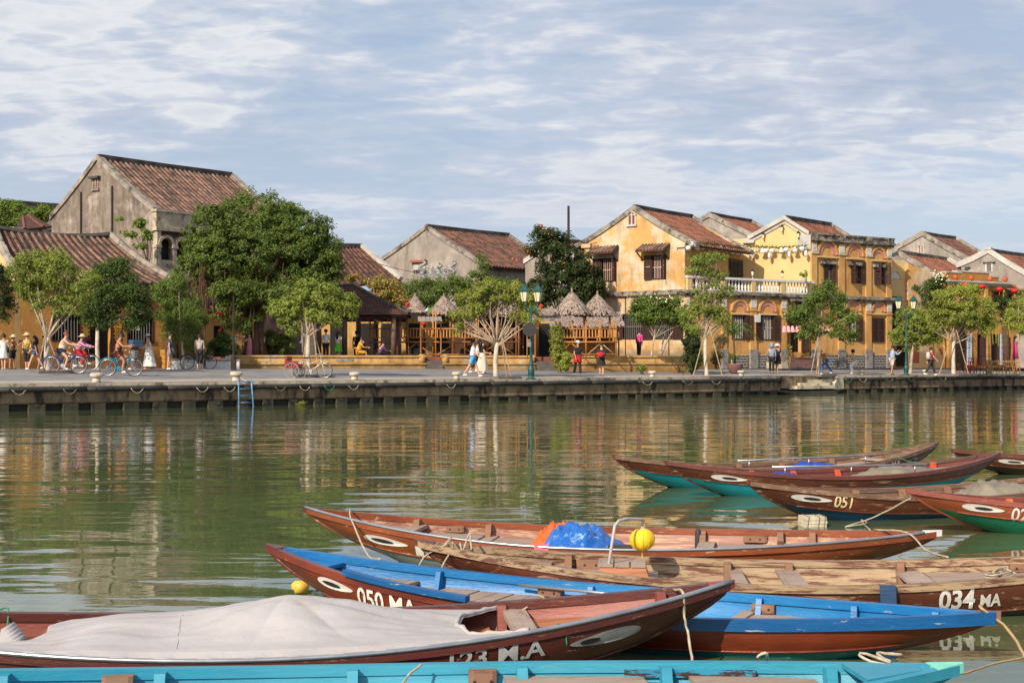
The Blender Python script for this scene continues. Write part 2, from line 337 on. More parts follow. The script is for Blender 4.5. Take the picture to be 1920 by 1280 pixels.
# water: one sheet from behind the camera to far beyond both ends
wm, nt, b = newmat('river_water')
b.inputs['Base Color'].default_value = (*L(86, 96, 64), 1); b.inputs['Roughness'].default_value = .015; b.inputs['IOR'].default_value = 1.45; b.inputs['Specular IOR Level'].default_value = .52
pos = N(nt, 'ShaderNodeNewGeometry').outputs['Position']
def wav(sc3, scale, det, rough=.5, dist=0):
    mp = N(nt, 'ShaderNodeMapping'); mp.inputs['Scale'].default_value = sc3; mp.inputs['Rotation'].default_value = (0, 0, R(8)); nt.links.new(pos, mp.inputs[0]); return noise(nt, mp.outputs[0], scale, det, rough, dist)
big = wav((.5, 1, 1), .45, 2, .5, .4); mid = wav((.42, 1.2, 1), 1.5, 2, .5, .3); mid2 = wav((.42, 1.1, 1), .85, 3, .5, .4); small = wav((.6, 1.3, 1), 6, 2, .5, .3)
cal = ramp(nt, wav((.35, 1, 1), .16, 3, .5), [(.38, (.45,)*3), (.62, (1,)*3)]).outputs[0]     # calmer and livelier patches
hsum = MATH(nt, 'ADD', MATH(nt, 'MULTIPLY', big, .030), MATH(nt, 'MULTIPLY', cal, MATH(nt, 'ADD', MATH(nt, 'ADD', MATH(nt, 'MULTIPLY', mid2, .010), MATH(nt, 'MULTIPLY', mid, .0135)), MATH(nt, 'MULTIPLY', small, .0012))))
bn = N(nt, 'ShaderNodeBump', i_Strength=1.0, i_Distance=1.0); nt.links.new(hsum, bn.inputs['Height']); nt.links.new(bn.outputs[0], b.inputs['Normal'])
mb = MB(); XS = [-2500, -300, -60, -20, 20, 60, 120, 300, 2500]; YS = [-300, -40, 0, 10, 30, 80, 200, 800, 2500]
for i in range(len(XS)-1):
    for j in range(len(YS)-1): mb.quad((XS[i], YS[j], 0), (XS[i+1], YS[j], 0), (XS[i+1], YS[j+1], 0), (XS[i], YS[j+1], 0))
tag(part('water', mb, wm), kind='structure')
CONC = M('quay_concrete', L(158, 134, 106), L(124, 104, 82), 1.6, .95, .01, 14, dirt=L(62, 54, 44), dlo=.48, dhi=.62, dscale=2.2, dstretch=(1, 1, .4))
BLK = M('quay_block', L(82, 76, 62), L(56, 55, 45), 2, .95, .015, 10, dirt=L(44, 46, 34))
CURB = M('quay_curb', L(214, 198, 170), L(184, 168, 142), 2.2, .9, .01, 20, dirt=L(112, 96, 78), dlo=.5, dhi=.66, dscale=3)
RUB = M('fender_rubber', L(64, 60, 60), L(46, 43, 43), 3, .6, .004, 20)
ROPE = M('rope_white', L(194, 180, 156), L(158, 142, 118), 20, .9)
ROPEG = M('rope_green', L(48, 132, 96), None, rough=.9)
def qbox(mb, s0, s1, t0, t1, z0, z1): return mb.hexa([QP(s0, t0, z0), QP(s1, t0, z0), QP(s1, t1, z0), QP(s0, t1, z0), QP(s0, t0, z1), QP(s1, t0, z1), QP(s1, t1, z1), QP(s0, t1, z1)])
SL0, SL1 = qs(1462), qs(1580)                # the boat landing interrupts the quay edge
qw = thing('quay_wall', 'long concrete quay wall with a pale curb above the river', 'quay wall', QP(20, 0, 0), kind=None)
mb = MB(); qbox(mb, -40, SL0, .12, .6, -.6, .50); qbox(mb, SL1, 130, .12, .6, -.6, .50); part('back_wall', mb, M('dark_backing', L(58, 53, 43), L(38, 36, 29), 2, .8), qw, True)  # dark colour that fills the gaps between the pile blocks
mb = MB()
SM_ = qs(880)
for a, b_, zb_ in ((-40, SM_, .24), (SM_, SL0, .15), (SL1, 130, .15)):
    q = [(0.02, zb_), (-.03, zb_+.06), (-.03, .66), (.03, .70), (.5, .70), (.5, zb_)]
    mb.prism([QP(a, t, z) for t, z in q], QP(b_, 0, 0)-QP(a, 0, 0))
part('concrete_beam', mb, CONC, qw, True)
s = -8.0
while s < 76:
    ln = 2.6
    if not (s+ln > SL0 and s < SL1):
        mb = MB(); qbox(mb, s+.01, s+ln-.01, -.05, .5, .832, .935+.004*random.random()); part('curb_stone', mb, CURB, qw, True)
    s += ln
for a, b_ in ((SL0-((SL0+8) % 2.6), SL0), (SL1, SL1+2.6-((SL1+8) % 2.6))):
    mb = MB(); qbox(mb, a+.01, b_, -.05, .5, .832, .937); part('curb_stone', mb, CURB, qw, True)
mb = MB(); qbox(mb, -40, SL0, 0.02, .5, .701, .834); qbox(mb, SL1, 130, 0.02, .5, .701, .834); part('fender_backing', mb, M('dark_backing', None), qw, True)  # same dark colour behind the fender tubes
s = -8.2
while s < 76:
    if not (s+.55 > SL0-.2 and s < SL1+.1):
        mb = MB(); qbox(mb, s+random.uniform(-.06, .06), s+.52+random.uniform(-.08, .08), -.01-.04*random.random(), .3, -.4, (.239 if s < SM_ else .149)-.01*random.random()); part('pile_block', mb, BLK, qw, True)
    s += 1.15
def fender(s0, s1, i, label):
    t = thing('quay_fender', label, 'fender', QP((s0+s1)/2, -.12, .765)); t['group'] = 'black rubber fenders along the quay edge'
    mb = MB(); n = 4; mb.tube([QP(s0+.02+(s1-s0-.04)*k/n, -.11, .735) for k in range(n+1)], .088, 10); part('rubber_tube', mb, RUB, t, True, True)
    mb = MB(); s = s0+.35
    while s < s1-.1:
        c = QP(s, -.11, .735)-QN.to_3d()*.078; mb.tube([c, c-QN.to_3d()*.016], .032, 8); s += .62
    part('bolt_holes', mb, DARK, t, True, kind='stuff')
s = -3.2; i = 0; FE = []
while s < 76:
    e = s+3.1
    if s < SL0 < e: e = SL0
    if not (s >= SL0 and e <= SL1) and not (s < SL1 < e): FE.append((s, e))
    if s < SL1 < e: FE.append((SL1+.05, e))
    s += 3.1
FE = [(a, b_) for a, b_ in FE if b_-a > .3 and not (a > SL0-.01 and b_ < SL1+.06)]
for i, (a, b_) in enumerate(FE):
    fender(a, b_, i, f'black rubber fender tube on the quay edge, {["first","second","third","fourth","fifth","sixth","seventh","eighth","ninth","tenth","eleventh","twelfth","thirteenth","fourteenth","fifteenth","sixteenth","seventeenth","eighteenth","nineteenth","twentieth","21st","22nd","23rd","24th","25th","26th","27th"][i]} from the left')
# rope loops hanging from the fenders
LOOPS = [(31, 'white', 'thick white rope loop hanging at the far left end of the quay'), (126, 'grey', 'slack grey rope loop left of the second tree'), (252, 'white', 'white rope loop on the fender between bollard and ladder'), (374, 'white', 'white rope loop left of the blue ladder'), (425, 'white', 'rope tied beside the blue ladder'), (520, 'grey', 'thin rope loop right of the blue ladder'), (566, 'white', 'bright rope loop below the parked rickshaw'), (612, 'green', 'green rope loop on the fender'), (657, 'white', 'rope loop under the third bollard'), (840, 'white', 'white rope loop left of the walking couple'), (1208, 'white', 'white rope loop under the bollard right of the park wall'), (1284, 'grey', 'flat grey rope loop on the fender'), (1337, 'white', 'white rope loop below the slender street tree'), (1388, 'grey', 'thin rope loop by the bollard left of the landing'), (1585, 'green', 'green rope hanging at the right corner of the landing'), (1612, 'white', 'white rope loop under the bollard right of the landing'), (1662, 'grey', 'thin rope loop under the man with a camera'), (1703, 'white', 'rope loop under the right street lamp'), (1762, 'white', 'rope loop under the farthest pair of bollards')]
GR = M('rope_grey', L(126, 118, 106), None)
for px, c, lab in LOOPS:
    s = qs(px); wd = .24 if px < 900 else .34; mb = MB()
    mb.tube([QP(s-wd+2*wd*k/8, -.215-.02*sin(pi*k/8), .74-.17*(1-(k/4-1)**2)+.02*sin(k*3+px)) for k in range(9)], .014, 5)
    tag(part('rope_loop', mb, {'white': ROPE, 'grey': GR, 'green': ROPEG}[c], None, smooth=True), lab, 'rope', 'rope loops hanging on the quay fenders')
# bollards
BST = M('bollard_stone', L(206, 194, 172), L(176, 164, 144), 5, .9, .01, 25, mode='obj', dirt=L(120, 108, 92), dlo=.58, dhi=.7, dscale=6)
BOL = [(181, .95, 'squat cream stone bollard on the quay in front of the teal bicycle'), (443, 1.0, 'cream stone bollard above the blue ladder'), (665, .9, 'stone bollard in front of the tiled pavilion'), (856, .85, 'stone bollard left of the couple walking past the bamboo balcony'), (1223, .85, 'stone bollard in front of the frangipani tree'), (1390, .85, 'stone bollard just left of the boat landing'), (1616, .8, 'stone bollard beside the crouching woman in white trousers'), (1735, .8, 'stone bollard in front of the man in the striped shirt'), (1855, .8, 'farthest stone bollard, in front of the cafe tables')]
for px, sc_, lab in BOL:
    s = qs(px, .62); p = QP(s, .62, gz(*QP(s, .62, 0).xy)); t = thing('bollard', lab, 'bollard', p, random.random(), 'stone bollards along the quay')
    k = sc_*1.05
    mb = MB(); mb.lathe([(.15*k, 0), (.155*k, .04), (.14*k, .07), (.14*k, .19*k)], 14); part('post', mb, BST, t, smooth=True)
    mb = MB(); mb.lathe([(.14*k, .185*k), (.21*k, .2*k), (.235*k, .25*k), (.23*k, .31*k), (.19*k, .345*k), (.1*k, .355*k)], 14); part('cap', mb, BST, t, smooth=True)
# the boat landing
lt = thing('boat_landing', 'pale concrete boat landing with steps cut into the quay', 'steps', QP((SL0+SL1)/2, 0, 0))
LST = M('landing_stone', L(220, 206, 176), L(188, 172, 144), 1.6, .92, .01, 16, dirt=L(112, 100, 78), dlo=.52, dhi=.68, dscale=1.4)
w_ = SL1-SL0
for k, (a, b_, t0, zt) in enumerate(((.38, .88, .15, .90), (.30, .80, -.15, .74), (.22, .73, -.42, .58), (.10, .70, -.70, .42))):
    mb = MB(); qbox(mb, SL0+a*w_, SL0+b_*w_, t0, 1.2, zt-.17, zt); part('step', mb, LST, lt, True)
mb = MB(); qbox(mb, SL0-.02, SL0+.37*w_, -.2, .49, .3, .915); part('side_block', mb, CONC, lt, True)
mb = MB(); mb.prism([QP(SL1-.0, -.1, .2), QP(SL0+.72*w_, -.60, .2), QP(SL0+.72*w_, -.60, .46), QP(SL0+.90*w_, -.1, .90), QP(SL1, -.05, .92)], (QP(0, .9, 0)-QP(0, 0, 0))); part('flank', mb, LST, lt, True)
mb = MB(); mb.prism([QP(SL0-.3, .1, .12), QP(SL0+.06*w_, -.66, .0), QP(SL1-.26*w_, -.66, .0), QP(SL1+.2, .1, .12), QP(SL1+.2, .9, .12), QP(SL0-.3, .9, .12)], (0, 0, .14)); part('base', mb, BLK, lt, True)
# ---------------------------------------------------------------- house parts
def roof(parent, eL, eR, rR, rL, tm, pitch=.26, sag=.08, rad=.085, bed=BED, segs=7, under=True):
    """one slope: bed + tile rows running from ridge to eave"""
    eL, eR, rR, rL = map(Vector, (eL, eR, rR, rL)); up = (eR-eL).cross(rL-eL).normalized()
    if up.z < 0: up = -up
    def S(u, v_): p = eL.lerp(eR, u).lerp(rL.lerp(rR, u), v_); return p-Vector((0, 0, sag*4*v_*(1-v_)))
    mb = MB(); n = 6
    for i in range(n):
        a, b_ = i/n, (i+1)/n; mb.quad(S(0, a), S(1, a), S(1, b_), S(0, b_))
        if under: mb.quad(S(0, a)-up*.12, S(0, b_)-up*.12, S(1, b_)-up*.12, S(1, a)-up*.12)
    mb.quad(S(0, 0), S(0, 0)-up*.12, S(1, 0)-up*.12, S(1, 0))
    rf = part('roof', mb, bed, parent, True)
    cnt = max(2, int((rR-rL).length/pitch)); side = (eR-eL).normalized()
    for c in range(cnt):
        u = (c+.5)/cnt; mb = MB(); vs = []; fs = []
        jit = (random.random()-.5)*.02
        for k in range(segs):
            for (v_, m) in ((1-k/segs, .86), (1-(k+1)/segs+.004, 1.12)):
                p = S(u, v_)+side*jit; hh = up*(.012 if m > 1 else 0)
                for th in (0, 60, 120, 180): vs.append(p+hh+side*cos(R(th))*rad*m+up*sin(R(th))*rad*m)
        rows = segs*2
        for i in range(rows-1):
            for k in range(3): fs.append((i*4+k, i*4+k+1, (i+1)*4+k+1, (i+1)*4+k))
        fs.append(tuple((rows-1)*4+k for k in range(4)))
        mb.add(vs, fs); part('tile_row', mb, tm, rf, True)
    return S
def shutter(fr, parent, ah, z0, z1, wd, sgn, ang, mat, off=.03):
    d = (sgn*cos(R(ang)), sin(R(ang))); mb = MB()
    def P(u, z, t): return fr.p(ah+d[0]*u-d[1]*t*sgn, z, off+d[1]*u+abs(d[0])*t)
    def bx(u0, u1, c0, c1, t0, t1): mb.hexa([P(u0, c0, t0), P(u1, c0, t0), P(u1, c0, t1), P(u0, c0, t1), P(u0, c1, t0), P(u1, c1, t0), P(u1, c1, t1), P(u0, c1, t1)])
    e = .07
    bx(0, e, z0, z1, 0, .05); bx(wd-e, wd, z0, z1, 0, .05); bx(e, wd-e, z0, z0+e, 0, .05); bx(e, wd-e, z1-e, z1, 0, .05); zm = (z0+z1)/2; bx(e, wd-e, zm-.04, zm+.04, 0, .05)
    z = z0+e+.03
    while z < z1-e-.03:
        if abs(z-zm) > .06: bx(e, wd-e, z, z+.055, .005, .03+.012*(int(z*37) % 2))
        z += .085
    return part('shutter', mb, mat, parent, True)
def window(fr, parent, r, bars=6, shut=None, smat=SHUT, bmat=IRON, fmat=SHUT, hb=1, sill=True, dep=.18, drape=None):
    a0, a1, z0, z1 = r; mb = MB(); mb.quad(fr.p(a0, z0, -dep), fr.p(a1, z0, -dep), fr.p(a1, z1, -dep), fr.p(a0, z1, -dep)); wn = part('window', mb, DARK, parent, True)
    mb = MB(); e = .07
    fr.box(mb, a0, a0+e, z0, z1, -dep+.01, .03); fr.box(mb, a1-e, a1, z0, z1, -dep+.01, .03); fr.box(mb, a0+e, a1-e, z1-e, z1, -dep+.01, .03); fr.box(mb, a0+e, a1-e, z0, z0+e, -dep+.01, .03)
    part('frame', mb, fmat, wn, True)
    if bars:
        for k in range(1, bars): a = a0+e+(a1-a0-2*e)*k/bars; mb = MB(); fr.box(mb, a-.014, a+.014, z0+e, z1-e, -.05, -.022); part('bar', mb, bmat, wn, True)
        for k in range(1, hb+1): z = z0+(z1-z0)*k/(hb+1); mb = MB(); fr.box(mb, a0+e, a1-e, z-.018, z+.018, -.055, -.017); part('bar', mb, bmat, wn, True)
    if shut:
        wl = (a1-a0)/2
        if shut[0] is not None: shutter(fr, wn, a0, z0, z1, wl, 1, shut[0], smat)
        if shut[1] is not None: shutter(fr, wn, a1, z0, z1, wl, -1, shut[1], smat)
    if drape: mb = MB(); fr.box(mb, a0+.2, a0+.2+(a1-a0)*.3, z0+.1, z0+(z1-z0)*.5, -.16, -.1); part('curtain', mb, drape, wn, True)
    return wn
def gframe(pxA, WA, g, pxB):
    f = F(pxA, WA, -g); a = f.a(pxB); f.A = f.A+f.d*a; return f, -a
def gable_house(name, label, pxA, WA, pxB, g, r, ya, apx, apy, yl, lr, wm_, cm_, tm, fwins=(), gholes=(), zb=1.3, front=True, cop=.32, copw=.34, pitch=.28, ov=.45, sag=.06, ridge=True, group=None, cutleft=False):
    """gable end faces us on the left, ridge runs to the right and back"""
    G, lg = gframe(pxA, WA, g, pxB); f = F(pxA, WA, r); h = thing(name, label, 'house', (*G.A.lerp((G.A+G.d*lg), .5), zb), 0, group)
    ze = G.z(lg, ya); zl = G.z(0, yl); am = G.a(apx); zr = G.z(am, apy); th = .3
    zc = min(ze, zl)-.02; mb = MB(); G.wall(mb, 0, lg, zb, zc, list(gholes), th)
    tri = [(0, zc), (lg, zc), (lg, ze), (am, zr), (0, zl)]; mb.prism([G.p(a, z, 0) for a, z in tri], -G.n.to_3d()*th)
    part('gable_wall', mb, wm_, h, True)
    d3 = Vector((f.d.x, f.d.y, 0)); Lr = d3*lr
    # coping along both rakes of the near gable and of the far gable
    sR = (zr-ze)/(lg-am); sL = (zr-zl)/am
    eR0 = G.p(lg+ov, ze-sR*ov, 0); eL0 = G.p(-ov, zl-sL*ov, 0); top = G.p(am, zr, 0)
    for nm, base in (('coping', Vector((0, 0, 0))), ('coping', Lr)):
        mb = MB()
        for e in (eL0, eR0):
            pts = []; n = 6
            for k in range(n+1):
                v_ = k/n; p = e.lerp(top, v_)-Vector((0, 0, sag*4*v_*(1-v_)))+base; pts.append(p)
            nn = G.n.to_3d()
            for k in range(n):
                a, b_ = pts[k], pts[k+1]
                lo, hi = -.10, cop-.10
                q = [a+nn*.10+Vector((0, 0, lo)), b_+nn*.10+Vector((0, 0, lo)), b_-nn*copw+Vector((0, 0, lo)), a-nn*copw+Vector((0, 0, lo))]
                mb.hexa(q+[x+Vector((0, 0, hi-lo)) for x in q])
        part(nm, mb, cm_, h, True)
    off = d3*(copw*.6)
    roof(h, eR0+off, eR0+Lr, top+Lr, top+off, tm, pitch, sag)
    mb = MB(); mb.quad(eL0+off, top+off, top+Lr, eL0+Lr); mb.quad(eL0+off-Vector((0, 0, .12)), eL0+Lr-Vector((0, 0, .12)), top+Lr-Vector((0, 0, .12)), top+off-Vector((0, 0, .12))); part('rear_slope', mb, BED, h, True)
    if ridge: mb = MB(); u = Vector((0, 0, .10)); mb.bar(top+u+off*.2, top+u+Lr*.5-Vector((0, 0, .03)), .26, .30); mb.bar(top+u+Lr*.5-Vector((0, 0, .03)), top+u+Lr, .26, .30); part('ridge_cap', mb, RIDGE, h, True)
    mb = MB(); f.wall(mb, .31, lr, zb, ze-.02, list(fwins), th)
    part('front_wall', mb, wm_ if front is True else front, h, True)
    # far gable wall closes the volume
    mb = MB(); mb.prism([G.p(a, z, 0)+Lr*.995 for a, z in [(0, zb), (lg, zb), (lg, ze), (am, zr), (0, zl)]], -G.n.to_3d()*-.2); part('far_wall', mb, wm_, h, True)
    return h, G, f, dict(lg=lg, ze=ze, zl=zl, zr=zr, am=am)
# --- the tall grey house on the left
def small_gable_window(G, h, px, py0, py1, wpx, mat, brick=SHUTR):
    a0, a1, z0, z1 = G.rect(px-wpx, py0, px+wpx, py1); mb = MB(); G.box(mb, a0, a1, z0, z1, -.02, .004); w_ = part('window', mb, brick, h, True)
    mb = MB(); ac = (a0+a1)/2; r = (a1-a0)/2; G.arch(mb, ac, z1, r*.95, r*1.35, 0, .10, .8, 10); G.box(mb, a0-.06, a0+.04, z0, z1, 0, .05); G.box(mb, a1-.04, a1+.06, z0, z1, 0, .05); G.box(mb, ac-.05, ac+.05, z0, z1+r*.6, 0, .05); part('frame', mb, mat, w_, True)
    mb = MB(); G.box(mb, a0-.12, a1+.12, z0-.12, z0, 0, .12); part('sill', mb, mat, w_, True); return w_
H1, G1, f1, i1 = gable_house('grey_house', 'tall weathered grey house with a big gable and ribbed tile roof at far left', 287, 33.5, 97, 34, 52, 393, 183, 297, 407, 10.0, GREYW, COPING, TILE3, zb=1.3, pitch=.36, ov=.1, cop=.3, sag=.1, front=True)
small_gable_window(G1, H1, 180, 338, 354, 4.5, COPING, M('red_brick', L(168, 92, 66), L(150, 100, 80), 6, .9))
mb = MB(); a0, a1, z0, z1 = G1.rect(171, 331, 189, 335); G1.box(mb, a0, a1, z0, z1, 0, .25); part('window_hood', mb, RIDGE, H1, True)
for px, y0, y1 in ((152.5, 360, 441), (211, 349, 441)):
    mb = MB(); a0, a1, z0, z1 = G1.rect(px-1.4, y0, px+1.4, y1); G1.box(mb, a0, a1, z0, z1, 0, .05); part('recess_strip', mb, M('black_stain_recess', L(34, 30, 28)), H1, True)  # raised black strips in place of cut recesses
GAL = M('gallery_stone', L(196, 182, 158), L(160, 146, 124), 2.2, .95, .02, 8, dirt=L(96, 86, 74), dlo=.52, dhi=.68, dscale=2.5)
# its colonnaded upper gallery under the eave
ze = i1['ze']; al = f1.a(366)
mb = MB(); f1.box(mb, -.05, al+2, ze-1.0, ze-.1, 0, .35); f1.box(mb, -.15, al+2, ze-1.18, ze-1.0, 0, .5); f1.box(mb, -.12, al+2, ze-.12, ze+.02, 0, .45)
part('cornice', mb, GAL, H1, True)
z0c, z1c = f1.z(0, 512), ze-1.18
for k in range(6):
    a = .05+k*1.15; mb = MB(); f1.box(mb, a-.13, a+.13, z0c+.35, z1c-.9, .18, .42); f1.box(mb, a-.2, a+.2, z0c, z0c+.35, .12, .48); f1.box(mb, a-.2, a+.2, z1c-.95, z1c-.8, .12, .48)
    part('column', mb, GAL, H1, True)
    mb = MB(); f1.arch(mb, a+.575, z1c-.8, .42, .58, .15, .45, 1.0, 10); part('arch', mb, GAL, H1, True)
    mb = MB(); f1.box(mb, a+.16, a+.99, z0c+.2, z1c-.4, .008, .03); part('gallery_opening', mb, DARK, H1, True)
mb = MB(); f1.box(mb, -.15, al+2.5, z0c-.35, z0c, 0, .6); f1.box(mb, -.1, al+2.5, z0c, z0c+.75, .3, .38); part('gallery_parapet', mb, GAL, H1, True)
mb = MB(); f1.box(mb, -.02, .25, z0c-1.6, ze-1.18, .0, .4); part('corner_pilaster', mb, GAL, H1, True)
# --- low tiled house in front of it (the cafe)
f2 = F(312, 35.0, 42); h2 = thing('cafe_house', 'low orange cafe house with sagging tiled roof behind the left street trees', 'house', (*(f2.A-f2.d*6), 1.3))
aL = f2.a(-45); aR = 0.15; zt2 = f2.z(0, 536)
c_open = [f2.rect(96, 588, 154, 640, 0), f2.rect(162, 592, 207, 676), f2.rect(238, 592, 288, 644)]
mb = MB(); f2.wall(mb, aL, aR, 1.25, zt2, c_open, .3); part('front_wall', mb, ORW, h2, True)
for c in c_open[::2]: window(f2, h2, c, 9, None, bmat=M('grey_bar', L(120, 116, 108)), hb=0)
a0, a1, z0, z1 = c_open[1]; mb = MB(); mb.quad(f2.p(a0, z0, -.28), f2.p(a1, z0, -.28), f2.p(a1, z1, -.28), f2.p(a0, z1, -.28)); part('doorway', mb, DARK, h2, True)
mb = MB(); f2.box(mb, a0-.12, a0, z0, z1+.12, .01, .06); f2.box(mb, a1, a1+.12, z0, z1+.12, .01, .06); f2.box(mb, a0, a1, z1, z1+.12, .01, .06); part('door_frame', mb, DWOOD, h2, True)
back = -3.6
def R2(px, py, o): a = f2.a(px, o); return f2.p(a, f2.z(a, py, o), o)
eR_, eL_ = f2.p(.45, zt2+.05, .75), f2.p(f2.a(28), zt2+.05, .75)
rR_, rL_ = R2(207, 444, back), R2(-12, 430, back)
roof(h2, eL_, eR_, rR_, rL_, TILE3, .36, .28)
mb = MB(); mb.tube([rL_.lerp(rR_, k/8)+Vector((0, 0, .1-.25*(4*(k/8)*(1-k/8)))) for k in range(9)], .19, 6); part('ridge_cap', mb, RIDGE, h2, True)
for nm, a, b_ in (('coping', eR_, rR_), ('coping', eL_, rL_)):
    mb = MB(); pts = [a.lerp(b_, k/8)-Vector((0, 0, .28*4*(k/8)*(1-k/8)-.12)) for k in range(9)]; mb.tube(pts, [.2+.05*(k % 2) for k in range(9)], 6); part(nm, mb, COPING, h2, True)
mb = MB(); mb.prism([f2.p(aR-.3, zt2-.1, 0), f2.p(aR-.3, zt2+.3, 0), rR_-Vector((0, 0, .3)), rR_-Vector((0, 0, 3))], -f2.d.to_3d()*.25); part('gable_wall', mb, GREYW, h2, True)
q = f2.a(28); mb = MB(); mb.prism([f2.p(q, 1.3, 0), f2.p(q, zt2+.1, 0), rL_-Vector((0, 0, .4)), rL_-Vector((0, 0, 6))], f2.d.to_3d()*.25); part('gable_wall', mb, YELC, h2, True)
mb = MB(); mb.quad(rL_, rR_, rR_-Vector((f2.n.x*4, f2.n.y*4, 2.6)), rL_-Vector((f2.n.x*4, f2.n.y*4, 2.6))); part('rear_slope', mb, BED, h2, True)
mb = MB(); f2.box(mb, f2.a(150), .4, zt2-.35, zt2-.05, .3, .6); part('eave_board', mb, M('dark_red_board', L(110, 30, 28)), h2, True)
# --- the red roof with creepers behind them
f0 = F(100, 31.5, 48); h0 = thing('back_house', 'low house behind with a red tiled roof end half under creepers', 'house', (*f0.A, 1.3))
e0, e1 = f0.p(f0.a(28), f0.z(f0.a(28), 431), 0), f0.p(0, f0.z(0, 424), 0); r1_, r0_ = f0.p(.3, f0.z(0, 396)+.1, -3.2), f0.p(f0.a(90), f0.z(0, 402), -3.2)
roof(h0, e0, e1, r1_, r0_, TILE2, .3, .05)
mb = MB(); f0.box(mb, f0.a(28), 0, 1.3, f0.z(0, 430), -3, -.1); part('wall', mb, COPING, h0, True)
f0b = F(110, 27, 40); hb0 = thing('far_wall_house', 'far house with a dark flat roof edge above the creeper at far left', 'house', (*f0b.A, 1.3))
mb = MB(); f0b.box(mb, f0b.a(-60), 0, 1.3, f0b.z(0, 386), -4, 0); part('wall', mb, GREYW2, hb0, True)
mb = MB(); f0b.box(mb, f0b.a(-60), .2, f0b.z(0, 386)+.002, f0b.z(0, 382.5), -4.2, .3); part('roof_edge', mb, RIDGE, hb0, True)
# --- roofs in the middle distance
def slope_house(name, label, px, W, deg, eaveL, eaveR, ridgeR, ridgeL, depth, wall, tm, cop_, pitch=.3):
    f = F(px, W, deg); h = thing(name, label, 'house', (*f.A, 1.3))
    def q(p, o): a = f.a(p[0], o); return f.p(a, f.z(a, p[1], o), o)
    eL, eR, rR, rL = q(eaveL, 0), q(eaveR, 0), q(ridgeR, -depth), q(ridgeL, -depth)
    roof(h, eL, eR, rR, rL, tm, pitch, .06); mb = MB(); up = Vector((0, 0, .12))
    mb.bar(eR+up, rR+up, .34, .3); part('coping', mb, cop_, h, True); mb = MB(); mb.bar(rL+up, rR+up, .28, .28); part('ridge_cap', mb, RIDGE, h, True)
    z = min(eL.z, eR.z)-.1; mb = MB(); f.box(mb, f.a(eaveL[0]), f.a(eaveR[0]), 1.3, z, -depth*2, -.4); part('wall', mb, wall, h, True)
    mb = MB(); n3 = -f.n.to_3d()*depth; mb.quad(rL, rR, rR+n3-Vector((0, 0, rR.z-z)), rL+n3-Vector((0, 0, rL.z-z))); part('rear_slope', mb, BED, h, True)
    return h, f
slope_house('tiled_house', 'low house with tiled roof and white coping right of the banyan', 700, 29, 46, (575, 545), (752, 526), (677, 464), (560, 463), 3.6, GREYW2, TILE, WHITECOP)
H4, G4, f4, i4 = gable_house('grey_house', 'pale grey gabled house behind the bamboo huts in the middle', 905, 28.5, 712, 30, 50, 494, 799, 427, 489, 8.6, GREYW2, COPING, TILE, zb=1.3, pitch=.30, ov=.35, cop=.28, sag=.08)
a0, a1, z0, z1 = G4.rect(776, 492, 798, 512); mb = MB(); G4.box(mb, a0, a1, z0, z1, 0, .03); w4 = part('window', mb, DARK, H4, True)
mb = MB(); G4.box(mb, a0-.15, a1+.15, z1, z1+.15, 0, .3); part('window_hood', mb, M('red_brick', None), H4, True)
mb = MB(); G4.box(mb, a0, a1, z0+.3*(z1-z0), z1, .031, .06); part('window_panel', mb, WHITECOP, H4, True)
H4b, G4b, f4b, _ = gable_house('white_gable_house', 'low pale house corner half hidden by the orange-flowered tree', 1075, 29.5, 985, 30, 50, 478, 1035, 452, 490, 3, GREYW2, WHITECOP, TILE, pitch=.3, ov=.1)
# --- the big yellow house with terrace
A6 = (1285, 31.6); FR = F(*A6, 34.5); aE = FR.a(1520); aD = FR.a(1672); aT = aE
G6_, lg6 = gframe(*A6, 38, 1097)
def awnwin(x0, y0, x1, y1): return G6_.rect(x0, y0, x1, y1)
gw = [awnwin(1127, 484, 1154, 528), awnwin(1222, 478, 1248, 524), awnwin(1166, 588, 1210, 636), awnwin(1224, 588, 1262, 636)]
H6, G6, f6, i6 = gable_house('yellow_house', 'big weathered yellow gabled house with barred windows and a lantern-hung eave', *A6, 1097, 38, 54, 448, 1189, 391, 452, 7.2, YELG, COPING, TILE2, gholes=gw, zb=1.3, pitch=.30, ov=.75, cop=.3, sag=.12, front=YELF)
window(G6, H6, gw[0], 7, (172, 100), bmat=PINKG, hb=1); window(G6, H6, gw[1], 8, (176, 95), bmat=PINKG, hb=1)
window(G6, H6, gw[2], 11, (178, None), bmat=M('grey_bar', L(120, 116, 108)), hb=1); window(G6, H6, gw[3], 9, (178, 178), bmat=M('grey_bar', None), hb=1)
small_gable_window(G6, H6, 1185, 404, 421, 6.5, WHITECOP)
mb = MB(); zl_ = G6.z(lg6/2, 551); G6.box(mb, -.1, lg6+.1, zl_-.12, zl_+.1, 0, .22); G6.box(mb, -.1, lg6+.1, zl_+.1, zl_+.16, 0, .12); part('ledge', mb, LEDGE, H6, True)
mb = MB(); G6.box(mb, -.02, .42, 1.3, i6['zl']-.25, .001, .12); G6.box(mb, -.12, .55, i6['zl']-.45, i6['zl']-.2, 0, .25); part('corner_pilaster', mb, YELG, H6, True)
mb = MB(); G6.box(mb, lg6-.45, lg6+.02, zl_+.16, i6['ze']-.4, .001, .10); G6.box(mb, lg6-.55, lg6+.1, i6['ze']-.5, i6['ze']-.3, 0, .22); part('corner_pilaster', mb, YELG, H6, True)
for k in (3.0, 6.1): mb = MB(); G6.box(mb, k, k+.05, 1.4, zl_-.13, .001, .03); part('drain_stain', mb, M('black_stain_recess', None), H6, True)
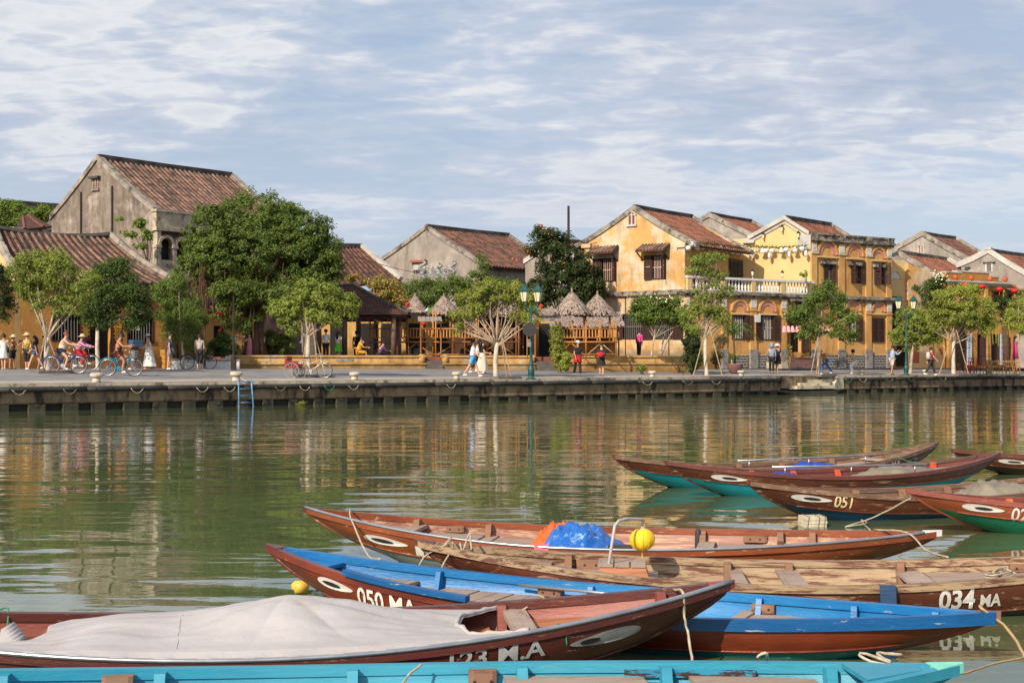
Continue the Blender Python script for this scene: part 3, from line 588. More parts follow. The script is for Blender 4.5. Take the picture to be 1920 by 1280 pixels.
def tile_hood(G, h, x0, x1, yt, yb, dep, n):
    a0, a1 = G.a(x0), G.a(x1); zt, zb_ = G.z(a0, yt), G.z(a0, yb, dep)
    mb = MB(); mb.hexa([G.p(a0, zt, 0), G.p(a1, zt, 0), G.p(a1, zb_, dep), G.p(a0, zb_, dep), G.p(a0, zt+.05, 0), G.p(a1, zt+.05, 0), G.p(a1, zb_+.05, dep), G.p(a0, zb_+.05, dep)]); hd = part('window_hood', mb, BED, h, True)
    for k in range(n):
        a = a0+(a1-a0)*(k+.5)/n; mb = MB(); mb.tube([G.p(a, zt+.09, 0), G.p(a, zb_+.09, dep+.03)], .075, 6); part('tile_row', mb, TILE3, hd, True)
    for a in (a0+.1, a1-.1): mb = MB(); mb.bar(G.p(a, zb_, dep-.05), G.p(a, zb_-.45, .02), .06); part('bracket', mb, DWOOD, hd, True)
tile_hood(G6, H6, 1113, 1161, 466, 477, .75, 8); tile_hood(G6, H6, 1203, 1257, 462, 473, .75, 9)
# upper front wall under the lantern eave: doors; eave fringe
for x0, x1, y0, y1 in ((1296, 1322, 478, 548), (1366, 1392, 486, 552)):
    a0, a1 = f6.a(x0), f6.a(x1); m = (a0+a1)/2; mb = MB(); f6.box(mb, a0, a1, f6.z(m, y1), f6.z(m, y0), .01, .06); d_ = part('door', mb, SHUT, H6, True)
    for k in (0.08, .55): mb = MB(); f6.box(mb, a0+(a1-a0)*k, a0+(a1-a0)*(k+.36), f6.z(m, y1)+.2, f6.z(m, y0)-.2, .061, .09); part('door_panel', mb, DARK, d_, True)
# --- ground floor front and terrace
T6 = thing('terrace_house', 'bright yellow colonial house front with terrace, balustrade and brown shutters', 'house', (*(FR.A+FR.d*aE*.8), 1.3))
zled = FR.z(aE, 556); zpar = FR.z(aE, 436)
gfw = [FR.rect(1372, 591, 1397, 637), FR.rect(1427, 591, 1450, 638), FR.rect(1592, 596, 1608, 640), FR.rect(1635, 596, 1657, 641)]
door = FR.rect(1482, 594, 1502, 660)
mb = MB(); FR.wall(mb, .02, aD, 1.3, zled-.05, gfw+[door], .35); part('ground_wall', mb, YELF, T6, True)
uw = [FR.rect(1549, 487, 1560, 530), FR.rect(1596, 489, 1612, 531), FR.rect(1639, 492, 1656, 533)]
mb = MB(); FR.wall(mb, aE, aD, zled+.1, zpar-.35, uw, .35); part('upper_wall', mb, YELF, T6, True)
for r_, sh in zip(gfw, ((None, 172), (176, 174), (None, 172), (0, 0))): window(FR, T6, r_, 7, sh, bmat=M('pale_bar', L(196, 186, 172)), hb=1)
window(FR, T6, uw[0], 4, (176, 168), hb=1); window(FR, T6, uw[1], 6, (95, 172), hb=1); window(FR, T6, uw[2], 5, (40, 140), hb=1, smat=SHUT)
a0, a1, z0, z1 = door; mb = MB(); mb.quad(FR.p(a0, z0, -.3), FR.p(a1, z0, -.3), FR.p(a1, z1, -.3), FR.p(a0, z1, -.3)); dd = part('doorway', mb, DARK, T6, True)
shutter(FR, dd, a1, z0, z1, (a1-a0)*.55, -1, 165, SHUT); shutter(FR, dd, a0, z0, z1, (a1-a0)*.5, 1, 150, SHUT)
# side and back walls of the taller wing
d2 = Vector((-cos(R(20)), sin(R(20)))); E_ = FR.p(aE, 0); g8 = F(1520, 29.5, 0); g8.A = Vector((E_.x, E_.y))+d2*8.2; g8.d = -d2; g8.n = Vector((g8.d.y, -g8.d.x)); l8 = 8.2
am8 = g8.a(1471); zr8 = g8.z(am8, 412); zR8 = g8.z(l8, 441); aL8 = g8.a(1412); zL8 = g8.z(aL8, 447)
mb = MB(); mb.prism([g8.p(a, z, 0) for a, z in ((1.5, zled), (l8-.02, zled), (l8-.02, zR8), (am8, zr8), (aL8, zL8), (1.5, zL8))], -g8.n.to_3d()*.3); part('gable_wall', mb, YELC, T6, True)
nn = g8.n.to_3d()
for (p, q) in (((aL8-.35, zL8-.1), (am8, zr8)), ((am8, zr8), (l8-.1, zR8))):
    for (dz, o, hh) in ((.0, .16, .26), (-.26, .08, .14)):
        a, b_ = g8.p(*p, 0), g8.p(*q, 0); mb = MB(); qd = [a+nn*o, b_+nn*o, b_-nn*.4, a-nn*.4]; qd = [x+Vector((0, 0, dz)) for x in qd]; mb.hexa(qd+[x+Vector((0, 0, hh)) for x in qd]); part('coping', mb, WHITECOP, T6, True)
mb = MB(); g8.box(mb, aL8-.65, aL8+.1, zL8-.3, zL8-.08, 0, .2); part('coping_foot', mb, WHITECOP, T6, True); mb = MB(); g8.box(mb, l8-.8, l8+.02, zR8-.9, zR8+.05, 0.01, .12); part('coping_foot', mb, WHITECOP, T6, True)
d8 = Vector((cos(R(50)), sin(R(50)), 0))*6.2
eR0, top = g8.p(l8+.0, zR8, -.3), g8.p(am8, zr8+.05, -.3)
roof(T6, eR0, eR0+d8, top+d8, top, TILE2, .3, .05); mb = MB(); mb.bar(top+Vector((0, 0, .12)), top+d8+Vector((0, 0, .12)), .26, .28); part('ridge_cap', mb, RIDGE, T6, True)
mb = MB(); mb.bar(top+d8+Vector((0, 0, .1)), eR0+d8+Vector((0, 0, .1)), .3, .3); part('coping', mb, COPING, T6, True)
mb = MB(); ll = g8.p(aL8, zL8, -.3); mb.quad(top, top+d8, ll+d8, ll); part('rear_slope', mb, BED, T6, True)
# terrace floor, ledge, parapet
mb = MB(); mb.prism([FR.p(.0, zled, 0.0), FR.p(aE, zled, 0.0), g8.p(1.6, zled, .02), f6.p(7, zled, -.1), f6.p(.3, zled, .0)], (0, 0, .09)); part('terrace_floor', mb, STONE, T6, True)
def ledge(nm, a0, a1, z, prof, mat):
    mb = MB()
    for (z0, z1, o) in prof: FR.box(mb, a0, a1, z+z0, z+z1, -.02, o)
    return part(nm, mb, mat, T6, True)
ledge('ledge', -.15, aD+.15, zled, ((-.22, -.08, .16), (-.08, .05, .30), (.051, .12, .22)), LEDGE)
ledge('cornice', aE-.05, aD+.12, zpar, ((-.62, -.5, .10), (-.5, -.36, .26), (-.36, -.1, .12), (-.1, 0, .2)), LEDGE)
mb = MB(); FR.box(mb, aE, aD, zpar-.5, zpar-.02, -.35, -.021); part('parapet', mb, LEDGE, T6, True)
mb = MB(); mb.prism([FR.p(aD, 1.3, -.36), FR.p(aD, zpar-.1, -.36), FR.p(aD, zpar-.1, -7), FR.p(aD, 1.3, -7)], -FR.d.to_3d()*.25); part('side_wall', mb, YELF, T6, True)
# pilasters with plinths and capitals
PIL = [(1285, 1292, 0), (1352, 1361, 0), (1405, 1417, 0), (1463, 1474, 0), (1520, 1530, 2), (1571, 1582, 2), (1622, 1632, 2), (1661, 1670, 2)]
PANEL = M('white_relief', L(224, 220, 210), L(176, 170, 160), 5, .8)
for x0, x1, up in PIL:
    a0, a1 = FR.a(x0), FR.a(x1); zt = zled-.22; zp = FR.z(a0, 655)
    mb = MB(); FR.box(mb, a0, a1, zp, zt, .001, .10); FR.box(mb, a0-.05, a1+.05, zt-.8, zt-.72, .1, .15); part('pilaster', mb, YELF, T6, True)
    mb = MB(); FR.box(mb, a0-.03, a1+.05, 1.3, zp, .001, .16); part('plinth', mb, STONE, T6, True)
    mb = MB(); FR.box(mb, a0+.03, a1-.03, zt-.6, zt-.1, .101, .13); part('relief_panel', mb, PANEL, T6, True)
    if up:
        mb = MB(); FR.box(mb, a0, a1, zled+.12, zpar-.62, .001, .10); part('pilaster', mb, YELF, T6, True)
        mb = MB(); FR.box(mb, a0+.03, a1-.03, zpar-1.2, zpar-.75, .101, .13); FR.box(mb, a0-.04, a1+.04, zpar-1.32, zpar-1.24, .101, .17); part('relief_panel', mb, PANEL, T6, True)
        mb = MB(); FR.box(mb, a0+.02, a1-.02, zpar-.36, zpar-.1, .12, .2); part('parapet_block', mb, LEDGE, T6, True)
# block-faced dado panels
BSTN = M('dado_stone', L(104, 98, 94), L(78, 74, 72), 8, .9, rnd=.3); BJ = M('dado_joint', L(214, 206, 192))
for x0, x1 in ((1370, 1403), (1420, 1462), (1532, 1570), (1583, 1621), (1634, 1661)):
    a0, a1 = FR.a(x0)+.04, FR.a(x1)-.03; zt = FR.z(a0, 665); mb = MB(); FR.box(mb, a0, a1, 1.3, zt, .001, .035); dp = part('dado', mb, BJ, T6, True)
    n = max(3, round((a1-a0)/.3)); rows = 5; hh = (zt-1.3)/rows; bw = (a1-a0)/n; mb = MB()
    for j in range(rows):
        for i in range(n+1):
            b0 = a0+(i-(.5 if j % 2 else 0))*bw+.025; b1 = b0+bw-.05; b0 = max(b0, a0+.01); b1 = min(b1, a1-.01)
            if b1-b0 > .05: FR.box(mb, b0, b1, 1.3+j*hh+.025, 1.3+(j+1)*hh-.025, .036, .055)
    part('dado_blocks', mb, BSTN, dp, True, kind='stuff')
# pink arches
for px, py, rp in ((1386, 583, 16), (1438, 584, 17), (1598, 583, 16), (1646, 584, 14), (1550, 477, 20), (1601, 480, 18), (1646, 484, 15)):
    a = FR.a(px); z = FR.z(a, py); r = rp/FR.W(a)*1.18; mb = MB(); FR.arch(mb, a, z, r*.62, r*.98, .002, .05, 1.0, 14); ar = part('arch_band', mb, PINK, T6, True)
    mb = MB(); FR.arch(mb, a, z, r, r*1.2, .002, .12, 1.0, 14); part('arch_moulding', mb, YELF, ar, True)
    mb = MB(); FR.box(mb, a-r*1.15, a+r*1.15, z-.22, z-.12, .002, .14); part('lintel', mb, YELC, ar, True)
    if py < 500: mb = MB(); FR.box(mb, a-r*.85, a+r*.85, z-.62, z-.42, .002, .22); part('window_hood', mb, LEDGE, ar, True)
# balustrade
zbt = FR.z(aE, 529)
piers = [FR.a(x) for x in (1289, 1352, 1409, 1464, 1518)]
for i, a in enumerate(piers): mb = MB(); FR.box(mb, a-.16, a+.16, zled+.12, zbt-.08, -.05, .2); part('balustrade_pier', mb, YELC, T6, True)
mb = MB(); FR.box(mb, piers[0]-.2, piers[-1]+.2, zbt-.08, zbt+.05, -.08, .24); part('balustrade_rail', mb, WHITE, T6, True)
mb = MB(); FR.box(mb, piers[0]+.17, piers[-1]-.17, zled+.121, zled+.22, -.04, .19)
part('balustrade_rail', mb, WHITE, T6, True)
bal = None
for i in range(4):
    a0, a1 = piers[i]+.18, piers[i+1]-.18; n = int((a1-a0)/.26)
    for k in range(n):
        a = a0+(a1-a0)*(k+.5)/n; h_ = zbt-.08-zled-.22; p = FR.p(a, zled+.22, .07)
        if bal is None:
            mb = MB(); mb.lathe([(.07, 0), (.05, .05*h_), (.085, .28*h_), (.075, .4*h_), (.035, .75*h_), (.06, .93*h_), (.07, h_)], 6); bal = part('baluster', mb, WHITE, T6); bal.location = Matrix.Translation(-T6.location) @ p
        else: c = bal.copy(); COL.objects.link(c); c.parent = T6; c.location = p-T6.location
# door sign, white boards
mb = MB(); a0, a1, z0, z1 = FR.rect(1480, 566, 1522, 588); FR.box(mb, a0, a1, z0, z1, .14, .4); cn = part('door_canopy', mb, DWOOD, T6, True)
mb = MB(); FR.box(mb, a0-.1, a1+.1, z1, z1+.15, .05, .6); part('canopy_roof', mb, LEDGE, cn, True)
for x0, x1, y0, y1 in ((1411, 1421, 590, 604), (1467, 1476, 585, 599), (1578, 1584, 595, 609)):
    mb = MB(); a0, a1, z0, z1 = FR.rect(x0, y0, x1, y1); FR.box(mb, a0, a1, z0, z1, .18, .24); part('white_board', mb, WHITE, T6, True)
# front steps: red treads
st_ = thing('front_steps', 'red-edged front steps up to the yellow house door', 'steps', (*FR.p((FR.a(1481)+FR.a(1523))/2, 0).xy, 1.3))
for k in range(5):
    o = 1.55-k*.30; a0, a1 = FR.a(1481+k*.5, o), FR.a(1531-k*2.5, o); z = 1.33+.13*(k+1)
    mb = MB(); FR.box(mb, a0, a1, z-.13, z-.03, .17, o); sp_ = part('riser', mb, STONE, st_, True)
    mb = MB(); FR.box(mb, a0-.02, a1+.02, z-.029, z+.002, .17, o+.03); part('tread', mb, M('red_tread', L(168, 84, 62), L(140, 70, 54), 4), sp_, True)
mb = MB(); FR.box(mb, FR.a(1466, 1.5), FR.a(1479, 1.5), 1.3, 1.72, .17, 1.5); part('side_wall', mb, M('pale_stone', L(190, 176, 150), L(160, 146, 122), 3), st_, True)
# --- roofs behind and right
H7, G7, f7, i7 = gable_house('back_gable_house', 'second tiled house with a grey-white gable behind the lantern-hung eave', 1432, 27.6, 1262, 38, 54, 452, 1330, 404, 440, 6.4, GREYW2, COPING, TILE2, pitch=.32, ov=.1, zb=4)
H9, G9, f9, _ = gable_house('grey_gable_house', 'wide grey gabled house behind the yellow house on the right', 1835, 25.5, 1655, 30, 48, 498, 1729, 440, 478, 5.6, GREYW2, COPING, TILE, pitch=.32, ov=.2, cop=.4)
small_gable_window(G9, H9, 1727, 463, 474, 4.5, WHITECOP, M('red_brick', None))
H11, G11, f11, _ = gable_house('white_gable_house', 'pale grey house with thick white gable copings at far right', 1928, 27.0, 1802, 32, 48, 517, 1853, 472, 496, 7, GREYW2, WHITECOP, TILE2, pitch=.32, ov=.3, cop=.42)
a0, a1, z0, z1 = G11.rect(1848, 493, 1861, 509); w_ = window(G11, H11, (a0, a1, z0, z1), 0, None, fmat=WHITE, dep=-.03)
for k in range(5): mb = MB(); z = z0+(z1-z0)*(k+.5)/5; G11.box(mb, a0+.07, a1-.07, z-.04, z+.03, .031, .06); part('louvre', mb, STONE, w_, True)
mb = MB(); G11.box(mb, a0-.2, a1+.2, z1+.04, z1+.14, 0, .2); part('window_hood', mb, STONE, H11, True)
mb = MB(); G11.box(mb, G11.a(1847), G11.a(1859), G11.z(2, 468), G11.z(2, 464), -.3, .15); part('ridge_block', mb, WHITECOP, H11, True)
# side-street house between (half-round window)
F10 = F(1668, 27.6, 30); h10 = thing('side_street_house', 'yellow house with half-round louvred window and sloping tiled roof', 'house', (*(F10.A+F10.d*2), 1.3))
aa = F10.a(1697); ab = F10.a(1776)
mb = MB(); F10.box(mb, -.5, aa, 1.3, F10.z(0, 487), -2, 0); part('wall', mb, YELC, h10, True)
mb = MB(); mb.prism([F10.p(aa, 1.3, .3), F10.p(ab, 1.3, .3), F10.p(ab, F10.z(ab, 527), .3), F10.p(aa, F10.z(aa, 495), .3)], -F10.n.to_3d()*.5); part('wall', mb, YELG, h10, True)
a = F10.a(1677); r = 13/27.; z = F10.z(a, 522); mb = MB(); F10.arch(mb, a, z, 0.02, r, .002, .03, 1.0, 10); hw_ = part('half_round_window', mb, WHITE, h10, True)
mb = MB(); F10.arch(mb, a, z, r, r+.14, .002, .1, 1.0, 10); part('arch_moulding', mb, YELC, hw_, True)
def q10(px, py, o): a = F10.a(px, o); return F10.p(a, F10.z(a, py, o), o)
eL, eR, rR, rL = q10(1762, 524, .8), q10(1838, 523, .8), q10(1777, 489, -2.6), q10(1682, 475, -2.6)
roof(h10, eL, eR, rR, rL, TILE2, .3, .05)
for a, b_ in ((eL, rL), (eR, rR)): mb = MB(); mb.bar(a+Vector((0, 0, .1)), b_+Vector((0, 0, .1)), .36, .3); part('coping', mb, COPING if a is eL else WHITECOP, h10, True)
mb = MB(); mb.bar(rL+Vector((0, 0, .12)), rR+Vector((0, 0, .12)), .25, .25); part('ridge_cap', mb, RIDGE, h10, True)
mb = MB(); mb.bar(rL+Vector((0, 0, .1)), q10(1664, 484, -1.5)+Vector((0, 0, .1)), .36, .3); part('coping', mb, COPING, h10, True)
a0, a1, z0, z1 = F10.rect(1673, 556, 1690, 640); mb = MB(); F10.box(mb, a0, a1, z0, z1, .002, .03); part('dark_doorway', mb, DARK, h10, True)
a0, a1, z0, z1 = F10.rect(1681, 648, 1701, 678, .3); mb = MB(); F10.box(mb, a0, a1, z0-.3, z1, .302, .33); part('dark_doorway', mb, DARK, h10, True)
a0, a1, z0, z1 = F10.rect(1707, 645, 1722, 679, .3); mb = MB(); F10.box(mb, a0, a1, z0, z1, .302, .34); part('red_shutter', mb, SHUTR, h10, True)
# shop at far right
F12 = F(1775, 28.0, 33); h12 = thing('corner_shop', 'orange flat-topped shophouse with a pot-lined parapet at far right', 'house', (*(F12.A+F12.d*3), 1.3)); a12 = F12.a(1990)
gd = [F12.rect(1799, 625, 1812, 684), F12.rect(1832, 625, 1841, 684), F12.rect(1858, 626, 1874, 684), F12.rect(1900, 630, 1930, 686)]
uw = [F12.rect(1810, 560, 1822, 590), F12.rect(1863, 546, 1882, 580), F12.rect(1890, 552, 1897, 582)]
zl12 = F12.z(0, 528); mb = MB(); F12.wall(mb, 0, a12, 1.3, zl12, gd+uw, .3); part('front_wall', mb, ORW, h12, True)
for k, r_ in enumerate(gd): window(F12, h12, r_, 0 if k else 2, (None, 165) if k < 3 else None, smat=M('pale_blue_shutter', L(176, 186, 190), L(150, 160, 166), 6) if k != 1 else SHUT)
for k, r_ in enumerate(uw): window(F12, h12, r_, 3, (160, None), hb=2, bmat=SHUT)
mb = MB(); F12.box(mb, -.15, F12.a(1894), zl12, zl12+.12, -.1, .35); F12.box(mb, -.1, F12.a(1892), zl12-.15, zl12-.001, 0, .15); part('ledge', mb, WHITECOP, h12, True)
mb = MB(); F12.box(mb, 0, F12.a(1806), zl12+.121, zl12+.62, -.5, -.1); F12.box(mb, F12.a(1806), F12.a(1866), zl12+.121, zl12+.75, -.9, -.5); F12.box(mb, F12.a(1866), F12.a(1884), zl12+.121, zl12+.5, -.9, -.5); part('parapet', mb, ORW, h12, True)
mb = MB(); F12.box(mb, F12.a(1806)-.05, F12.a(1866)+.05, zl12+.751, zl12+.85, -.95, -.45); F12.box(mb, F12.a(1866)+.06, F12.a(1884)+.05, zl12+.501, zl12+.6, -.95, -.45); F12.box(mb, -.05, F12.a(1805), zl12+.621, zl12+.7, -.55, -.05); part('coping', mb, WHITECOP, h12, True)
for x in (1776, 1845, 1880): mb = MB(); a = F12.a(x); F12.box(mb, a, a+.3, 1.3, zl12-.16, .001, .12); part('pilaster', mb, YELF, h12, True)
def q12(px, py, o): a = F12.a(px, o); return F12.p(a, F12.z(a, py, o), o)
eL, eR, rR, rL = q12(1893, 545, .6), q12(1990, 552, .6), q12(1868, 512, -3), q12(1820, 505, -3)
roof(h12, eL, eR+Vector((0, 0, 0)), q12(1960, 520, -3), q12(1822, 506, -3), TILE2, .3, .04)
mb = MB(); mb.bar(q12(1812, 504, -3), q12(1870, 513, -3), .3, .3); part('ridge_cap', mb, RIDGE, h12, True)
fb = F(1905, 25, 40); slope_house('distant_house', 'distant tiled roofs rising at the far right edge', 1900, 25, 46, (1868, 520), (2010, 540), (1985, 490), (1893, 478), 3, GREYW2, TILE2, WHITECOP)
# filler rows of houses out of sight behind the park trees
for px, W, wd, hh, lab in ((1050, 27.5, 6, 4.2, 'plain low yellow house behind the bamboo balcony'), (620, 29.5, 7, 3.6, 'plain low yellow house behind the tiled pavilion'), (395, 33, 5, 3.4, 'yellow house wall with steps behind the banyan roots')):
    f = F(px-60, W, 42); t = thing('low_house', lab, 'house', (*(f.A+f.d*wd/2), 1.3)); mb = MB(); r_ = (wd*.45, wd*.62, 1.3+.5, 1.3+2.5); f.wall(mb, 0, wd, 1.3, 1.3+hh, [r_], .3); part('wall', mb, YELL, t, True); window(f, t, r_, 0, None, fmat=DWOOD)
    roof(t, f.p(-.3, 1.3+hh-.1, .5), f.p(wd+.3, 1.3+hh-.1, .5), f.p(wd+.3, 1.3+hh+1.3, -2.4), f.p(-.3, 1.3+hh+1.3, -2.4), TILE, .32, .03)
# ---------------------------------------------------------------- trees and plants
G_MID = MLEAF('leaf_mid', (.100, .150, .028), (.180, .240, .046))
G_BRT = MLEAF('leaf_bright', (.175, .226, .040), (.310, .355, .072), (.33, .32, .09), .93)
G_YEL = MLEAF('leaf_yellow_green', (.210, .250, .040), (.370, .390, .075), (.42, .36, .10), .9)
G_DRK = MLEAF('leaf_dark', (.034, .056, .016), (.080, .108, .026))
G_BAN = MLEAF('leaf_banyan', (.090, .138, .026), (.175, .230, .044), (.19, .17, .05), .96)
G_SHADE = MLEAF('leaf_shrub', (.045, .085, .018), (.110, .165, .030), (.16, .12, .05), .95)
G_ORF = MLEAF('leaf_orange_tips', (.12, .18, .03), (.20, .26, .05), (.60, .30, .12), .6)
G_IVY = MLEAF('leaf_creeper', (.13, .19, .035), (.23, .29, .055))
BARK = M('bark_pale', L(196, 176, 152), L(150, 130, 110), 6, .9, .01, 20, dirt=L(104, 86, 70))
BARKD = M('bark_brown', L(104, 80, 62), L(74, 56, 44), 6, .9, .01, 20)
LIME = M('bark_whitened', L(210, 196, 174), L(176, 158, 136), 5, .9, .01, 20)
ROOT = M('aerial_root', L(140, 104, 80), L(104, 72, 54), 5, .9)
FL_O = M('flower_orange', L(236, 98, 30), None); FL_W = M('flower_white', L(246, 238, 206), None); FL_P = M('flower_pink', L(240, 170, 160), None)
def blobs_w(blobs, W, dy=0):
    out = []
    for b in blobs:
        Wb = W; d = FPX/Wb+dy+(b[4] if len(b) > 4 else 0); c = WP(b[0], b[1], d); out.append((np.array(c), np.array([b[2]/Wb, (b[2]*.5+b[3]*.5)/Wb, b[3]/Wb])))
    return out
def leaf_mesh(name, C, Nrm, ln, wd, droop=0.0):
    n = len(C); r1 = rng.normal(size=(n, 3)); D = r1-(r1*Nrm).sum(1, keepdims=True)*Nrm; D[:, 2] -= droop; D /= np.linalg.norm(D, axis=1, keepdims=True)+1e-9
    S = np.cross(Nrm, D); S /= np.linalg.norm(S, axis=1, keepdims=True)+1e-9
    l = ln*(.7+.6*rng.random((n, 1))); w_ = wd*(.7+.6*rng.random((n, 1)))
    V = np.stack([C-D*l*.5, C+S*w_*.5+Nrm*w_*.12, C+D*l*.5, C-S*w_*.5+Nrm*w_*.12], 1).reshape(-1, 3)
    me = bpy.data.meshes.new(name); me.vertices.add(4*n); me.vertices.foreach_set('co', V.ravel()); me.loops.add(4*n); me.loops.foreach_set('vertex_index', np.arange(4*n))
    me.polygons.add(n); me.polygons.foreach_set('loop_start', np.arange(0, 4*n, 4)); me.polygons.foreach_set('loop_total', np.full(n, 4)); me.update(calc_edges=True); return me
def crown_pts(bl, nclump, nleaf, cr, inner=.45, flat=.75):
    vol = np.array([(r[0]*r[1]*r[2])**.67 for c, r in bl]); vol /= vol.sum(); cc = []; out = []
    for k in rng.choice(len(bl), nclump, p=vol):
        c, r = bl[k]; d = rng.normal(size=3); d /= np.linalg.norm(d); rr = inner+(1-inner)*rng.random()**.6; p = c+d*r*rr*(.9+.25*rng.random()); cc.append(p); out.append((p-c)/ (r*1.0))
    cc = np.array(cc); out = np.array(out)
    m = nclump*nleaf; idx = np.repeat(np.arange(nclump), nleaf); d = rng.normal(size=(m, 3)); d /= np.linalg.norm(d, axis=1, keepdims=True)
    d[:, 2] *= flat; size = np.repeat(cr*(.6+.8*rng.random(nclump)), nleaf)[:, None]
    P = cc[idx]+d*size*(rng.random((m, 1))**.4)
    Nn = d*.7+out[idx]*.3+rng.normal(size=(m, 3))*.45+np.array([0, 0, .5]); Nn /= np.linalg.norm(Nn, axis=1, keepdims=True); return P, Nn, cc
def crown(name, parent, bl, nclump, nleaf, cr, ln, wd, mat, droop=0, inner=.45):
    P, Nn, cc = crown_pts(bl, nclump, nleaf, cr, inner); me = leaf_mesh(name, P, Nn, ln, wd, droop); me.materials.append(mat)
    if parent: me.transform(wmat(parent).inverted())
    o = bpy.data.objects.new(name, me); COL.objects.link(o); o.parent = parent; return o, cc
def limb(mb, p, q, r0, r1, n=5, bend=.12, sides=6):
    p, q = Vector(p), Vector(q); L_ = (q-p).length; off = Vector((random.uniform(-1, 1), random.uniform(-1, 1), random.uniform(.0, .6)))*bend*L_; pts = []
    for k in range(n+1): t = k/n; pts.append(p.lerp(q, t)+off*sin(pi*t)*.8)
    mb.tube(pts, [r0+(r1-r0)*k/n for k in range(n+1)], sides)
def tree(name, label, px, W, fork, blobs, nclump, nleaf, mat, r0=.13, cr=.36, ln=.13, wd=.06, bark=BARK, limbs=9, droop=.1, group=None, base=None, inner=.4, low=None, lean=0, subl=3):
    """fork = (px,py) where the trunk divides; blobs in photo pixels (x,y,rx,ry[,depth shift])"""
    x, y = XY(px, W); z = base if base is not None else gz(x, y); t = thing(name, label, 'tree', (x, y, z), 0, group)
    r0 *= .68 if r0 < .5 else 1; bl = blobs_w(blobs, W); B = Vector((x, y, z-.05)); FK = WP(fork[0], fork[1], y+random.uniform(-.1, .1))
    mb = MB(); m1 = B.lerp(FK, .5)+Vector((random.uniform(-.06, .06), 0, 0)); mb.tube([B, B+Vector((0, 0, .12)), m1, FK], [r0*1.35, r0*1.08, r0*.9, r0*.8], 9)
    part('trunk', mb, low or bark, t, True, True)
    cr_, cc = crown('crown', t, bl, nclump, nleaf, cr, ln, wd, mat, droop, inner)
    # limbs reach into the blobs, twigs on to the clumps
    ends = []
    for k in range(limbs):
        c, r = bl[k % len(bl)]; e = Vector(c+np.array([random.uniform(-.5, .5)*r[0], random.uniform(-.5, .5)*r[1], random.uniform(-.5, .2)*r[2]])); ends.append(e)
        mb = MB(); limb(mb, FK-Vector((0, 0, random.random()*.2)), e, r0*.38, r0*.12, 5); 
        for j in range(subl):
            q = Vector(cc[random.randrange(len(cc))]); 
            if (q-e).length < 2.2: limb(mb, FK.lerp(e, random.uniform(.5, .95)), q, r0*.15, r0*.05, 3, .1, 4)
        part('branch', mb, bark, t, True, True)
    return t, bl, cc
def flowers(parent, cc, n, mat, r=.07, spread=.35, up=.15, name='flower'):
    pts = cc[rng.choice(len(cc), n)]+rng.normal(size=(n, 3))*spread*.6+np.array([0, -.1, up]); nn = rng.normal(size=(n, 3))+np.array([0, -.6, .5]); nn /= np.linalg.norm(nn, axis=1, keepdims=True)
    me = leaf_mesh(name, pts, nn, r*2, r*1.6); me.materials.append(mat)
    if parent: me.transform(wmat(parent).inverted())
    o = bpy.data.objects.new(name, me); COL.objects.link(o); o.parent = parent; o['kind'] = 'stuff'; return o
def strands(parent, cc, n, mat, lo=.3, hi=.8, r=.012):
    mb = MB()
    for k in range(n):
        p = Vector(cc[random.randrange(len(cc))])-Vector((0, 0, .2)); l = random.uniform(lo, hi); mb.tube([p, p-Vector((.02, 0, l*.5)), p-Vector((0, 0, l))], r, 3)
    part('seed_strands', mb, mat, parent, True, kind='stuff')
SEED = M('seed_yellow', L(196, 190, 84), L(150, 160, 60), 5)
def planter(px, W, w_=1.5, lab=''):
    x, y = XY(px, W); z = gz(x, y); a = atan2(QU.y, QU.x); t = thing('tree_planter', lab, 'planter', (x, y, z), a, 'stone frames round the street trees')
    for (x0, x1, y0, y1) in ((-w_/2, w_/2, -.6, -.5), (-w_/2, w_/2, .5, .6), (-w_/2, -w_/2+.1, -.5, .5), (w_/2-.1, w_/2, -.5, .5)): mb = MB(); mb.box(x0, x1, y0, y1, -.03, .10); part('kerb', mb, M('planter_stone', L(128, 116, 108), L(100, 90, 84), 5, .9), t)
    mb = MB(); mb.box(-w_/2+.1, w_/2-.1, -.5, .5, -.03, .04); part('soil', mb, M('soil', L(92, 74, 58), L(64, 52, 42), 8, .95), t)
STK = M('stake_wood', L(190, 164, 132), L(150, 124, 98), 6, .8)
def stakes(px, W, tops, lab):
    x, y = XY(px, W); z = gz(x, y); t = thing('tree_stakes', lab, 'stake', (x, y, z), 0, 'wooden stakes propping the street trees')
    for (dx, dy, tx, h_) in tops: mb = MB(); mb.tube([(x+dx, y+dy, z-.05), (x+tx, y+dy*.2-.14, z+h_)], .028, 6); part('stake', mb, STK, t, True)
T1, b1, c1 = tree('street_tree', 'street tree with forked pale trunk at far left, beside the cyclists', 90, 46, (90, 632), [(58, 508, 36, 32), (112, 512, 44, 30), (150, 545, 30, 30), (90, 488, 40, 20), (80, 555, 40, 24), (125, 575, 30, 22), (50, 540, 18, 22), (168, 520, 18, 16)], 210, 85, G_BRT, .19, .28, .12, .045, limbs=10, droop=.3, low=LIME, group='street trees along the quay')
strands(T1, c1, 30, SEED); planter(95, 46.5, 1.5, 'low stone frame round the trunk of the far left street tree')
stakes(90, 46.2, ((-.42, -.1, -.05, 1.5), (.55, .1, .05, 1.4), (-.25, .35, -.05, 1.5)), 'thin wooden stakes propping the far left street tree')
tree('shade_tree', 'dark bushy tree in front of the cafe menu boards', 184, 41.5, (183, 612), [(205, 512, 30, 24), (240, 545, 34, 30), (185, 585, 34, 32), (240, 590, 40, 28), (205, 545, 40, 30), (265, 570, 18, 22), (222, 500, 22, 18)], 170, 110, G_SHADE, .15, .4, .13, .055, limbs=6, low=LIME)
